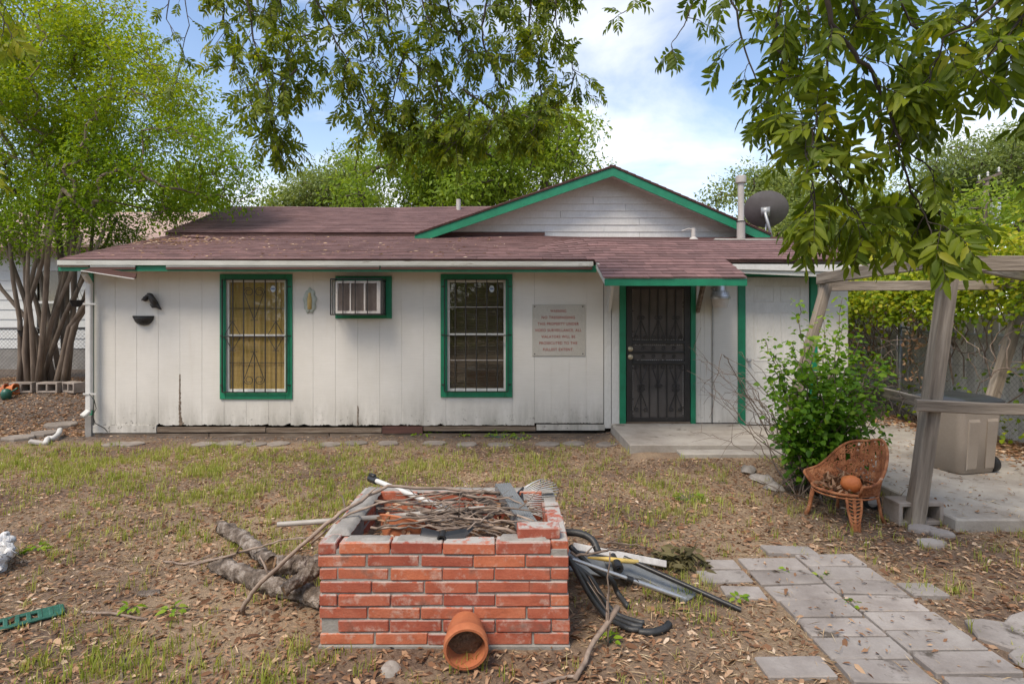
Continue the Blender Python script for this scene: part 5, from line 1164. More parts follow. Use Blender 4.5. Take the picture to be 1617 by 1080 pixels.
for a in (-2.3, -.85, .75, 2.25):
    lg = MB(); aa = math.pi / 2 + a; pts = [cp(aa, RS * .95, seat_z - .02), cp(aa, RS * 1.02, seat_z * .6), cp(aa, RS * 1.08, seat_z * .25), cp(aa, RS * 1.2, .0)]
    lg.tube(pts, [.016, .013, .013, .018], 7); o_ = TC.to_3x3() @ Vector((-math.sin(aa), math.cos(aa), 0))
    if a in (2.25, -2.3):
        lg.tube([pts[0] + o_ * .055, pts[1] + o_ * .05, pts[2] + o_ * .03, pts[3] + o_ * .02], [.012, .011, .012, .016], 6); lg.tube([pts[0] - o_ * .055, pts[1] - o_ * .05, pts[2] - o_ * .03, pts[3] - o_ * .02], [.012, .011, .012, .016], 6)
        for k in range(9): t = k / 9; q = pts[0].lerp(pts[3], t); w_ = .055 * (1 - .7 * t); lg.tube([q - o_ * w_, q + V(0, 0, -.018), q + o_ * w_], .007, 5)
    lg.build('leg', M['rust'], chx, True)
ocl = TC @ Vector((.12, -.1, seat_z + .07)); mb = MB(); mb.lathe([(.001, -.06), (.06, -.05), (.085, 0), (.07, .05), (.03, .07), (.001, .07)], 18, Matrix.Translation(ocl)); o = mb.build('clay_gourd', M['orange'], None, True, label='bright orange clay gourd lying on the rusty chair seat', cat='ornament'); rough_mesh(o.data, .015, 12)
nl = 260; th = NP.random(nl) * 6.283; rr_ = np.sqrt(NP.random(nl)) * .2; pos = np.stack([CC.x + rr_ * np.cos(th), CC.y + rr_ * np.sin(th), seat_z + .01 + NP.random(nl) * .13 * (1 - rr_ / .24)], 1)
o = leaves('dead_leaf_heap', pos, NP.normal(size=(nl, 3)) * np.array([1, 1, .4]), NP.normal(size=(nl, 3)) * .5 + np.array([0, 0, 1]), NP.uniform(.05, .1, nl), NP.uniform(.012, .03, nl), M['litter'], NP.random(nl) * .7, 'fine', .2); tag(o, 'brown dead leaves heaped on the rusty chair', 'leaves', kind='stuff')
wc = P(1377, 792, 5.15); wh = thing('small_wheel', 'small black pale-hubbed wheel under the rusty chair', 'small_wheel', V(wc.x, 5.15, 0)); wc.z = .085  # only a lone wheel is modelled; what it belongs to is unknown
Mx = Matrix.Translation(wc) @ Matrix.Rotation(math.pi / 2, 4, 'X'); MB().lathe([(.05, -.02), (.075, -.02), (.082, 0), (.075, .02), (.05, .02)], 22, Mx).build('tyre', M['rubber'], wh, True); MB().lathe([(.001, .018), (.03, .02), (.051, .012), (.051, -.012), (.001, -.015)], 18, Mx).build('hub', M['acwhite'], wh, 'auto')

# ------------------------------------------------------------------ fences
def chainlink(mb, a, b, z0f, h_, cell=.075, r_=.0016):
    a, b = Vector(a), Vector(b); L_ = (b - a).length; d = (b - a).normalized(); k = -int(h_ / cell) - 1
    while k * cell < L_:
        for sgn in (1, -1):
            t0, u0, t1, u1 = k * cell, 0.0, k * cell + h_, h_
            if t0 < 0: u0 = -t0; t0 = 0
            if t1 > L_: u1 -= (t1 - L_); t1 = L_
            if u1 - u0 > .02:
                if sgn < 0: t0_, t1_ = L_ - t0, L_ - t1
                else: t0_, t1_ = t0, t1
                p0, p1 = a + d * t0_, a + d * t1_
                mb.tube([V(p0.x, p0.y, z0f(p0.x, p0.y) + u0), V(p1.x, p1.y, z0f(p1.x, p1.y) + u1)], r_, 3, False)
        k += 1
fz = lambda x, y: float(gz(x, y)) + .03
fR = thing('chain_link_fence', 'chain-link fence overgrown with yellow-green vine on the patio side', 'fence', (6.35, 8, 0)); mb = MB(); chainlink(mb, (6.35, 3.2, 0), (6.35, 12.4, 0), fz, 1.45); mb.build('wire_mesh', M['fencewire'], fR)
for y in (3.3, 6.3, 9.3, 12.3): MB().tube([V(6.33, y, float(gz(6.3, y)) - .1), V(6.33, y, float(gz(6.3, y)) + 1.55)], .028, 10).build('post', M['galv'], fR, True)
MB().tube([V(6.35, 3.2, 1.5), V(6.35, 8.6, 1.5), V(6.35, 12.4, 1.92)], .018, 8).build('top_rail', M['galv'], fR, True)
for z in (.35, .9): MB().tube([V(6.36, 3.2, z), V(6.36, 12.4, z + .3)], .006, 5).build('tension_wire', M['galv'], fR)
fw = thing('board_fence', 'pale weathered board fence behind the chain-link and vine', 'fence', (6.75, 8, 0)); y = 2.6
while y < 13.5:
    w_ = R.uniform(.13, .15); h_ = 1.72 + R.uniform(-.03, .03); z0 = float(gz(6.7, y)) - .03; mb = MB().box((0, 0, h_ / 2), (.02, w_ - .006, h_), None, .003).mesh('board', M['greyboard']); put('board', mb, (6.72 + R.uniform(-.006, .006), y, z0), fw, (R.gauss(0, .008), R.gauss(0, .01), 0)); y += w_
for z in (.45, 1.3): MB().beam((6.69, 2.6, z), (6.69, 13.5, z + .25), .035, .09).build('rail', M['greyboard'], fw)
fLz = 12.3; fL = thing('chain_link_fence', 'low chain-link fence in front of the neighbouring white house', 'fence', (-9, fLz, .42)); mb = MB(); chainlink(mb, (-15, fLz, 0), (-6.6, fLz, 0), fz, 1.05, .085, .003); mb.build('wire_mesh', M['fencewire'], fL)
for x in (-14, -10.55, -7.0): MB().tube([V(x, fLz - .03, .2), V(x, fLz - .03, 1.55)], .035, 10).build('post', M['iron'], fL, True)
MB().tube([V(-15, fLz, 1.5), V(-6.6, fLz, 1.5)], .02, 8).build('top_rail', M['fencewire'], fL, True)

# ------------------------------------------------------------------ neighbouring house
nh = thing('neighbour_house', 'neighbouring white lap-sided house behind the myrtle and chain-link fence', 'house', (-12, 16, .42)); NYW = 14.4
nx0, nx1 = -20.0, -7.7; z = .95
nwx0, nwx1, nwz0, nwz1 = (60 - HX) * NYW / F, (112 - HX) * NYW / F, CAMZ - (527 - HY) * NYW / F, CAMZ - (428 - HY) * NYW / F
while z < 3.45:
    z1 = z + .245
    for a, b in ([(nx0, nx1)] if (z1 <= nwz0 or z >= nwz1) else [(nx0, nwx0), (nwx1, nx1)]):
        mb = MB().add([(a, NYW - .02, z), (b, NYW - .02, z), (b, NYW, z1 + .01), (a, NYW, z1 + .01), (a, NYW + .03, z), (b, NYW + .03, z), (b, NYW + .03, z1 + .01), (a, NYW + .03, z1 + .01)], [(0, 1, 2, 3), (4, 7, 6, 5), (0, 4, 5, 1), (3, 2, 6, 7), (0, 3, 7, 4), (1, 5, 6, 2)]); mb.build('lap_board', M['neighbor'], nh)
    z = z1
MB().bx(nx0, nx1, NYW + .032, NYW + .06, .3, 3.6).build('wall', M['dark'], nh); MB().bx(nx0, nx1, NYW - .005, NYW + .03, .2, .945).build('foundation', M['skirt'], nh); MB().bx(nx1 - .03, nx1, NYW + .061, 22, .2, 3.6).build('side_wall', M['neighbor'], nh)
nw = MB()
for q in ((nwx0 - .08, nwx0, nwz0 - .08, nwz1 + .08), (nwx1, nwx1 + .08, nwz0 - .08, nwz1 + .08), (nwx0, nwx1, nwz1, nwz1 + .08), (nwx0, nwx1, nwz0 - .08, nwz0), (nwx0, nwx1, (nwz0 + nwz1) / 2 - .03, (nwz0 + nwz1) / 2 + .03)): nw.bx(q[0], q[1], NYW - .04, NYW + .02, q[2], q[3])
nwo = nw.build('window', M['neighbor'], nh); MB().bx(nwx0, nwx1, NYW + .008, NYW + .012, nwz0, nwz1).build('pane', M['glass'], nwo); MB().bx(nwx0, nwx1, NYW + .02, NYW + .03, nwz0, nwz1).build('blind', M['blind'], nwo)
nr = MB(); nr.prism([(nx0 - .5, NYW - .5, 3.42), (nx1 + .5, NYW - .5, 3.42), (nx1 - 2, NYW + 3.8, 5.0), (nx0, NYW + 3.8, 5.0)], (0, 0, .08)); nr.prism([(nx1 + .5, NYW - .5, 3.42), (nx1 + .5, NYW + 8, 3.42), (nx1 - 2, NYW + 3.8, 5.0)], (0, 0, .08)); nr.build('roof', M['nroof'], nh); MB().bx(nx0 - .5, nx1 + .48, NYW - .5, NYW - .47, 3.3, 3.44).build('fascia', M['brownwood'], nh)

# ------------------------------------------------------------------ utility pole
up0 = P(1557, 400, 26); ut = thing('utility_pole', 'wooden utility pole with grey transformer seen above the vine', 'utility pole', V(up0.x, 26, .4)); tz = P(1557, 283, 26).z
MB().tube([V(up0.x, 26, .2), V(up0.x, 26, tz)], [.15, .11], 12).build('pole', M['trunk'], ut, True); MB().beam(V(up0.x - .5, 25.9, tz - .2), V(up0.x + .6, 25.9, tz + .25), .09, .11).build('crossarm', M['trunk'], ut)
for k in (-.4, .0, .5): MB().lathe([(.03, 0), (.05, .06), (.03, .12), (.06, .16), (.02, .22)], 10, Matrix.Translation((up0.x + k, 25.9, tz + .1 + k * .4))).build('insulator', M['white'], ut, True)
MB().lathe([(.17, 0), (.2, .05), (.2, .75), (.15, .82), (.01, .84)], 18, Matrix.Translation((up0.x + .35, 25.9, tz - 1.9)), True).build('transformer', M['alu'], ut, 'auto')
for i, dz in enumerate((.25, -.9)):
    a, b = V(up0.x, 26, tz + dz), V(9.0, 60, tz + 1 + dz) if i == 0 else V(-6, 30, tz - 1.2)
    pts = [a.lerp(b, k / 10) + V(0, 0, -1.0 * 4 * (k / 10) * (1 - k / 10) * (1 if i == 0 else .6)) for k in range(11)]
    MB().tube(pts, .012, 4).build('power_line', M['blackplastic'], ut)
# ------------------------------------------------------------------ trees
def grow(chains, clumps, rt, seed, jit=.12, minr=.006, n=5):
    """chains: trunk / stem polylines; clumps: tip positions. Returns a mesh builder of the wood"""
    rr = random.Random(seed); pos = []; par = []; fixed = []
    for ch_ in chains:
        last = -1
        for p in ch_: pos.append(Vector(p)); par.append(last); last = len(pos) - 1
    base_n = len(pos); tips = np.array([tuple(ch_[-1]) for ch_ in chains])
    order = sorted(clumps, key=lambda c: float(np.min(np.linalg.norm(tips - np.array(tuple(c)), axis=1))))
    arr = np.zeros((base_n + 3 * len(clumps) + 5, 3)); arr[:base_n] = [tuple(p) for p in pos]; cnt = base_n
    low = min(p.z for p in pos) ; allow = np.zeros(len(arr), bool)
    for ch_ in chains: pass
    i0 = 0
    for ch_ in chains:
        k = len(ch_); allow[i0 + max(1, int(k * .5)):i0 + k] = True; i0 += k
    for c in order:
        ca = np.array(tuple(c)); d = np.linalg.norm(arr[:cnt] - ca, axis=1) + np.maximum(0, arr[:cnt, 2] - ca[2]) * .5 + (~allow[:cnt]) * 1e3
        j = int(np.argmin(d)); a = Vector(arr[j]); last = j
        for t in (.4, .75, 1):
            L_ = (c - a).length; p = a.lerp(c, t) + (Vector((rr.gauss(0, jit), rr.gauss(0, jit), rr.gauss(0, jit) + .08 * math.sin(t * 3.14))) * L_ * .6 if t < 1 else Vector())
            arr[cnt] = tuple(p); allow[cnt] = True; pos.append(p); par.append(last); last = cnt; cnt += 1
    w = [0.0] * cnt; ch = [[] for _ in range(cnt)]
    for i in range(cnt):
        if par[i] >= 0: ch[par[i]].append(i)
    for i in range(cnt - 1, -1, -1):
        if not ch[i]: w[i] = 1.0
        if par[i] >= 0: w[par[i]] += w[i]
    wm = max(w); rad = [max(minr, rt * (x / wm) ** .5) for x in w]
    mb = MB()
    for i in range(cnt):
        if par[i] >= 0:
            a, b = pos[par[i]], pos[i]; ra = min(rad[par[i]], rad[i] * 1.35); mb.tube([a, b + (b - a) * .02], [ra, rad[i]], n if rad[i] > .02 else 4, False)
    return mb
def sample_blobs(blobs, n, seed, shell=.55, gap=.0, freq=.6):
    rr = random.Random(seed); out = []; vol = [b[1][0] * b[1][1] * b[1][2] for b in blobs]
    while len(out) < n:
        c, r = rr.choices(blobs, vol)[0]; d = Vector((rr.gauss(0, 1), rr.gauss(0, 1), rr.gauss(0, 1))).normalized(); q = rr.random() ** (1 / 3); q = shell + (1 - shell) * q if rr.random() < .75 else q
        p = Vector((c[0] + d.x * r[0] * q, c[1] + d.y * r[1] * q, c[2] + d.z * r[2] * q))
        if noise.noise(p * freq + Vector((seed, 0, 0))) < gap - .25: continue
        out.append(p)
    return out
def foliage(name, clumps, per, sig, ls, mat, parent, seed, tint=None, flat=.7, style='hex', aspect=.45, up=1.0):
    g = np.random.default_rng(seed); c = np.array([tuple(p) for p in clumps]); m_ = len(c); n = m_ * per
    base = np.repeat(c, per, 0); off = g.normal(size=(n, 3)) * np.array([sig, sig, sig * flat]); rad = np.linalg.norm(off, axis=1, keepdims=True); lim = sig * 2.1; off = off * np.minimum(1, lim / np.maximum(rad, 1e-6))
    pos = base + off; d = nrm(off) * .6 + g.normal(size=(n, 3)) * .7 + np.array([0, 0, -.25]); upv = g.normal(size=(n, 3)) * .55 + np.array([0, 0, up])
    L = ls * g.uniform(.65, 1.3, n); cr_ = np.repeat(g.random(m_) if tint is None else np.clip(tint, 0, 1), per); rnd = np.clip(cr_ * .65 + g.random(n) * .4 - .03, 0, 1)
    return leaves(name, pos, d, upv, L, L * aspect * g.uniform(.8, 1.2, n), mat, rnd, style, .12, parent)
def tree(name, label, base, chains, blobs, ncl, per, sig, ls, rt, wood, leaf, seed, group=None, gap=0.0, freq=.6, shell=.55, tintf=None, cat='tree', flat=.7, aspect=.45, minr=.008):
    t = thing(name, label, cat, base, group); cl = sample_blobs(blobs, ncl, seed, shell, gap, freq)
    grow(chains, cl, rt, seed, .12, minr).build('trunk', M[wood], t, True)
    tint = None if tintf is None else np.array([tintf(p) for p in cl])
    foliage('crown', cl, per, sig, ls, M[leaf], t, seed, tint, flat, 'hex', aspect); return t
def pb(px, py, Y, rpx, rpy, ry): return (tuple(P(px, py, Y)), (rpx * Y / F, ry, rpy * Y / F))

# crape myrtle with many stems
mb0 = Vector((P(75, 605, 11).x, 11.0, .42)); rr = random.Random(12); chains = []; stems_px = [(8, 330), (-30, 400), (25, 300), (52, 280), (70, 250), (95, 260), (120, 290), (150, 320), (185, 345), (110, 340), (140, 300), (40, 330), (165, 360), (60, 320), (15, 380), (130, 370), (80, 330), (100, 300), (45, 390), (155, 400), (172, 400), (-10, 300), (118, 330)]
stemmb = MB()
for i, (px, py) in enumerate(stems_px):
    a = 6.283 * i / len(stems_px); b0_ = mb0 + V(.33 * math.cos(a), .3 * math.sin(a), -.15) + V((px - 75) * .0022, 0, 0); e_ = P(px, py, 11 + .9 * math.sin(a)); m1 = b0_.lerp(e_, .45) + V(rr.gauss(0, .07), rr.gauss(0, .07), .1); m1.x = b0_.x + (m1.x - b0_.x) * .72
    chains.append([b0_, b0_.lerp(m1, .5) + V(rr.gauss(0, .03), 0, 0), m1, m1.lerp(e_, .5) + V(rr.gauss(0, .06), rr.gauss(0, .06), 0), e_])
mt = thing('crape_myrtle', 'multi-stemmed tree with yellow-green crown beside the house corner', 'tree', mb0)
bl = [pb(40, 130, 11, 140, 140, 1.9), pb(170, 150, 11, 130, 120, 1.9), pb(250, 240, 10.8, 110, 100, 1.7), pb(340, 270, 10.6, 65, 60, 1.0), pb(60, 300, 11, 120, 80, 1.6), pb(180, 310, 11, 110, 60, 1.4), pb(60, 20, 11, 150, 90, 1.7), pb(-80, 180, 11, 120, 150, 1.8), pb(375, 285, 10.5, 40, 42, .6), pb(300, 170, 10.9, 20, 60, .7), pb(90, 370, 10.8, 110, 45, 1.3), pb(210, 355, 10.9, 90, 40, 1.1), pb(20, 350, 11, 60, 60, 1.2)]
cl = sample_blobs(bl, 960, 5, .45, .03, .9)
wood = grow(chains, cl, .06, 5, .13, .009, 6)
for ch_ in chains: wood.tube(ch_, [.056, .046, .04, .034, .027], 8)
wood.build('trunk', M['myrtle'], mt, True)
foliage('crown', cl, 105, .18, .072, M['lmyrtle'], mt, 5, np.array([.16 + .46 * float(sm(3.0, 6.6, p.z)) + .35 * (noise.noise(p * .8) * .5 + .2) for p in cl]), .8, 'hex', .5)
for i, (px, py) in enumerate(((40, 531), (122, 484))):
    p = P(px, py, 10.75); t = thing('hanging_basket', ['black hanging basket on the left myrtle stems', 'black hanging basket on the leaning myrtle stems near the downspout'][i], 'planter', p, 'baskets in the myrtle'); t['label'] = ['black hanging basket low on the myrtle stems before the fence', 'black hanging basket high on the leaning myrtle stems near the downspout'][i]
    MB().lathe([(.001, -.01), (.085, 0), (.12, .11), (.125, .115), (.11, .115), (.08, .02)], 18, Matrix.Translation(p)).build('bowl', M['blackplastic'], t, 'auto')
    h_ = MB()
    for k in range(3): a = 2.1 * k; h_.tube([p + V(.12 * math.cos(a), .12 * math.sin(a), .11), p + V(0, 0, .4)], .004, 4)
    h_.build('hanger', M['iron'], t)

# trees behind the house
def simple(px, Y, topz, n=5, lean=0): x = (px - HX) * Y / F; return [[V(x + lean * .0, Y, .2), V(x + .1, Y, topz * .35), V(x - .1 + lean, Y, topz * .7), V(x + lean * 1.4, Y + .1, topz)], [V(x + .05, Y, topz * .3), V(x + 1.2, Y + .3, topz * .6), V(x + 2.2, Y + .5, topz * .8)], [V(x + .05, Y, topz * .35), V(x - 1.4, Y - .2, topz * .65), V(x - 2.4, Y, topz * .85)]]
tree('shade_tree', 'broad yellow-green tree rising behind the house roof', V((760 - HX) * 24 / F, 24, .4), simple(760, 24, 7.0), [pb(760, 255, 24, 150, 70, 3.2), pb(650, 280, 24, 100, 60, 2.6), pb(860, 240, 24, 75, 65, 2.4), pb(700, 320, 23, 170, 40, 2.5), pb(890, 300, 24, 55, 50, 2)], 300, 150, .5, .19, .30, 'trunk', 'lback', 21, 'trees behind the house', .02, .35, tintf=lambda p: .35 + .4 * (noise.noise(p * .35) * .9 + .3))
tree('small_tree', 'smaller dull green tree left of the broad tree behind the roof', V((510 - HX) * 27 / F, 27, .4), simple(510, 27, 6.0), [pb(520, 310, 27, 70, 38, 2.0), pb(470, 325, 27, 45, 25, 1.6), pb(560, 290, 27, 40, 40, 1.6), pb(480, 270, 27, 12, 12, .5)], 130, 130, .45, .17, .2, 'trunk', 'lback2', 22, 'trees behind the house', .05, .4)
tree('roadside_tree', 'pale green tree behind the flue pipe and satellite dish', V((1190 - HX) * 26 / F, 26, .4), simple(1190, 26, 6.0), [pb(1185, 325, 26, 60, 48, 2.0), pb(1240, 310, 26, 40, 40, 1.6), pb(1150, 355, 26, 40, 35, 1.5), pb(1225, 370, 26, 60, 45, 1.6)], 170, 130, .45, .17, .22, 'trunk', 'lback2', 23, 'trees behind the house', .05, .4)
tree('round_tree', 'rounded olive-green tree behind the hip end of the roof', V((1340 - HX) * 22 / F, 22, .4), simple(1340, 22, 4.5), [pb(1340, 355, 22, 90, 60, 2.4), pb(1290, 390, 22, 70, 60, 2.0), pb(1420, 380, 22, 70, 55, 2.0), pb(1350, 440, 21, 140, 50, 2.0)], 280, 140, .45, .17, .22, 'trunk', 'lback2', 24, 'trees behind the house', .0, .4)
tree('tall_tree', 'tall grey-green tree behind the utility pole', V((1560 - HX) * 31 / F, 31, .4), simple(1560, 31, 8.0), [pb(1545, 270, 31, 75, 55, 3.0), pb(1610, 250, 31, 70, 45, 2.5), pb(1500, 310, 31, 50, 50, 2.2), pb(1590, 330, 31, 90, 55, 2.5), pb(1680, 280, 31, 70, 70, 2.5)], 300, 130, .55, .2, .3, 'trunk', 'lback2', 25, 'trees behind the house', .03, .3, tintf=lambda p: .25 + .3 * (noise.noise(p * .3) + .4))
tree('garden_tree', 'bushy green tree beyond the neighbouring white house', V(-16, 25, .4), [[V(-16, 25, .2), V(-16, 25, 3), V(-15.8, 25, 5.5)]], [((-16, 25, 6.2), (3.5, 3, 2.6)), ((-20, 26, 5.5), (3, 3, 2.4))], 160, 130, .55, .2, .3, 'trunk', 'lback', 26, 'trees behind the house', .0, .4)
tree('garden_tree', 'bushy green tree beyond the board fence', V(11.5, 13, .4), [[V(11.5, 13, .2), V(11.4, 13, 1.8), V(11.6, 13, 3.0)]], [((11.5, 13, 3.2), (2.2, 2.2, 1.3)), ((13.2, 11, 3.0), (2, 2, 1.2))], 150, 120, .35, .13, .2, 'trunk', 'lback', 27, 'trees behind the house', .0, .5)

for i, (x, y, h_, lb) in enumerate(((-7, -13, 5, 'dense tree across the lawn, mirrored in the ochre-curtained window'), (0, -16, 6, 'dense tree across the lawn, mirrored in the blind window'), (7, -14, 5, 'dense tree across the lawn beyond the paver path'), (-15, -10, 5, 'dense tree across the lawn beyond the white bag'))):
    tree('garden_tree', lb, V(x, y, 0), [[V(x, y, -.1), V(x + .1, y, h_ * .3), V(x, y, h_ * .7)]], [((x, y, h_ * .75), (4, 2.5, h_ * .5)), ((x, y, 1.6), (4, 2, 1.6))], 120, 70, .7, .38, .25, 'trunk', 'lback', 130 + i, 'trees across the lawn', -.2, .4)

# ------------------------------------------------------------------ overhanging pecan
pe = thing('pecan_tree', 'pecan tree whose leafy branches hang across the top of the view', 'tree', (.9, -3.4, 0))
wood = MB(); trunk_top = V(.9, -3.2, 3.0)
wood.tube([V(.9, -3.4, -.1), V(.88, -3.35, 1.2), trunk_top], [.34, .27, .24], 14)
limbR = [trunk_top, V(1.3, -1.2, 4.4), V(1.8, 1.2, 5.0), V(2.0, 3.3, 4.9)]; limbL = [trunk_top, V(.2, -.8, 4.8), V(-.7, 2.8, 6.2), V(-1.3, 5.8, 6.3)]; limbLL = [V(-.7, 2.8, 6.2), V(-2.4, 4.6, 6.4), V(-3.6, 6.0, 6.2)]
for l_, r0, r1 in ((limbR, .14, .05), (limbL, .17, .06), (limbLL, .08, .04)): wood.tube(l_, list(np.linspace(r0, r1, len(l_))), 10)
limbpts = [a.lerp(b, t) for l_ in (limbR, limbL, limbLL) for a, b in zip(l_[:-1], l_[1:]) for t in (0, .25, .5, .75, 1)]
LP, LD, LU, LL, LW, LR = [], [], [], [], [], []
prr = random.Random(31)
def pinnate(p, d, size, tint):
    """one compound leaf: curved rachis with paired leaflets"""
    d = Vector(d).normalized(); side = d.cross(Vector((0, 0, 1)))
    if side.length < .1: side = Vector((1, 0, 0))
    side.normalize(); side = (Matrix.Rotation(prr.gauss(0, .6), 3, d) @ side); n = prr.choice((4, 5, 5, 6)); pts = [Vector(p)]; dd = Vector(d); seg = size * .15
    for k in range(n + 1): dd = (dd + Vector((0, 0, -.13))).normalized(); pts.append(pts[-1] + dd * seg)
    wood.tube([pts[0], pts[len(pts) // 2], pts[-1]], [.0022 * size / .25 + .0005, .0016, .001], 3, False)
    for k in range(1, n + 2):
        t_ = (pts[k] - pts[k - 1]).normalized(); nn = side.cross(t_).normalized()
        for s_ in ((-1, 1) if k <= n else (0,)):
            ld = (t_ * .55 + side * s_ * .8 + Vector((prr.gauss(0, .16), prr.gauss(0, .16), -.28 + prr.gauss(0, .14)))) if s_ else t_ + Vector((0, 0, -.2)); ll = size * (.30 + .14 * math.sin(math.pi * k / (n + 1.5))) * prr.uniform(.85, 1.15)
            LP.append(tuple(pts[k])); LD.append(tuple(ld)); u = nn if nn.z > 0 else -nn; LU.append((u.x + prr.gauss(0, .3), u.y + prr.gauss(0, .3), u.z + prr.gauss(0, .2))); LL.append(ll); LW.append(ll * prr.uniform(.26, .36)); LR.append(min(1, max(0, tint + prr.gauss(0, .16))))
def twig(a, d, L_, size, nl, tint):
    a = Vector(a); d = Vector(d).normalized(); pts = [a]; 
    for k in range(4): d = (d + Vector((prr.gauss(0, .16), prr.gauss(0, .16), -.06 + prr.gauss(0, .1)))).normalized(); pts.append(pts[-1] + d * L_ / 4)
    wood.tube(pts, [.0042, .0036, .003, .0024, .0018], 4, False)
    for k in range(nl):
        t = .25 + .75 * (k + .5) / nl; i = min(3, int(t * 4)); p = pts[i].lerp(pts[i + 1], t * 4 - i); e_ = (pts[i + 1] - pts[i]).normalized(); rd = Vector((prr.gauss(0, 1), prr.gauss(0, 1), prr.gauss(0, .6) - .15)).normalized(); pinnate(p, e_ * .55 + rd * .9, size * prr.uniform(.8, 1.2), tint)
    pinnate(pts[-1], d, size, tint)
def hang(px, Y, r0, size, step, nl, tint, dj=.1, twl=.28, attach=True):
    pts = [P(x, y, Y + k * dj * prr.uniform(-.2, 1)) for k, (x, y) in enumerate(px)]
    if attach:
        q = min(limbpts, key=lambda l_: (l_ - pts[0]).length + (0 if l_.z > pts[0].z + .2 else 2)); pts = [q, q.lerp(pts[0], .6) + V(0, 0, .25)] + pts; first = 2
    else: first = 0
    fine = []
    for i in range(len(pts) - 1):
        for k in range(4): fine.append(pts[i].lerp(pts[i + 1], k / 4) + (Vector((prr.gauss(0, .008), prr.gauss(0, .008), prr.gauss(0, .008))) if i >= first else V(0, 0, 0)))
    fine.append(pts[-1]); wood.tube(fine, list(np.linspace(r0 * (1.6 if attach else 1), .0035, len(fine))), 6, False); acc = 0.0; s0 = first * 4 - (2 if attach else 0)
    for i in range(max(1, s0), len(fine)):
        acc += (fine[i] - fine[i - 1]).length
        while acc > step:
            acc -= step; d = (fine[i] - fine[i - 1]).normalized(); rd = Vector((prr.gauss(0, 1), prr.gauss(0, .8), prr.gauss(0, .7))).normalized(); twig(fine[i], d * .5 + rd * .9, twl * prr.uniform(.6, 1.3), size, nl, tint + prr.gauss(0, .1))
    twig(fine[-1], fine[-1] - fine[-3], twl * .6, size, nl + 1, tint); return fine
# right-hand branches, about three and a half metres away
SR = .26
b1 = [(1298, -20), (1314, 39), (1351, 86), (1384, 126), (1412, 191), (1420, 228), (1432, 281), (1449, 322), (1469, 362)]
hang(b1, 3.3, .012, SR, .11, 2, .50, .03, .15)
hang([(1314, 39), (1306, 102), (1302, 163), (1282, 204), (1275, 257), (1285, 318)], 3.35, .008, SR, .11, 2, .48, .03, .14, False)
hang([(1233, -20), (1225, 61), (1241, 122), (1269, 196)], 3.7, .008, SR, .13, 2, .48, .03, .15)
hang([(1153, -20), (1172, 61), (1196, 134), (1204, 175)], 4.0, .008, SR * .85, .21, 2, .42, .02, .14)
hang([(1333, -20), (1359, 37), (1400, 73), (1435, 124), (1450, 165)], 3.6, .010, SR, .13, 2, .46, .03, .11)
hang([(1282, 204), (1298, 261), (1327, 293), (1345, 330)], 3.35, .006, SR, .11, 2, .48, .02, .13, False)
hang([(1640, -60), (1560, 20), (1490, 60), (1470, 120)], 3.2, .010, SR, .14, 2, .50, .02, .15)
hang([(1660, -20), (1600, 50), (1560, 90)], 3.0, .010, SR, .14, 2, .50, .02, .15)
hang([(1700, 50), (1670, 100), (1645, 140)], 3.0, .008, SR, .22, 2, .46, .02, .12)
hang([(1720, 150), (1680, 200), (1650, 235)], 3.0, .008, SR, .26, 2, .46, .02, .11)
hang([(1420, 228), (1450, 250), (1465, 262)], 3.4, .006, SR, .22, 2, .48, .02, .12, False)
hang([(1469, 362), (1490, 375)], 3.42, .005, SR, .14, 2, .50, .02, .13, False)
hang([(1400, -30), (1440, 40), (1500, 70)], 3.9, .008, SR, .14, 2, .44, .02, .15)
hang([(1540, -40), (1545, 20), (1530, 60)], 3.6, .008, SR, .14, 2, .50, .02, .14)
hang([(1100, -20), (1085, 30), (1062, 66)], 4.6, .006, SR * .8, .26, 2, .42, .02, .2)
hang([(1060, -30), (1020, 0), (988, 18)], 4.8, .005, SR * .7, .3, 1, .45, .02, .14)
hang([(1270, -30), (1280, 40), (1265, 100), (1245, 150)], 4.1, .008, SR, .14, 2, .44, .02, .15)
hang([(1282, 300), (1272, 335)], 3.4, .005, SR, .12, 2, .5, .02, .12, False)
hang([(1345, 330), (1362, 352)], 3.4, .005, SR, .12, 2, .5, .02, .12, False)
hang([(1432, 281), (1462, 318), (1500, 345)], 3.4, .005, SR, .13, 2, .48, .02, .12, False)
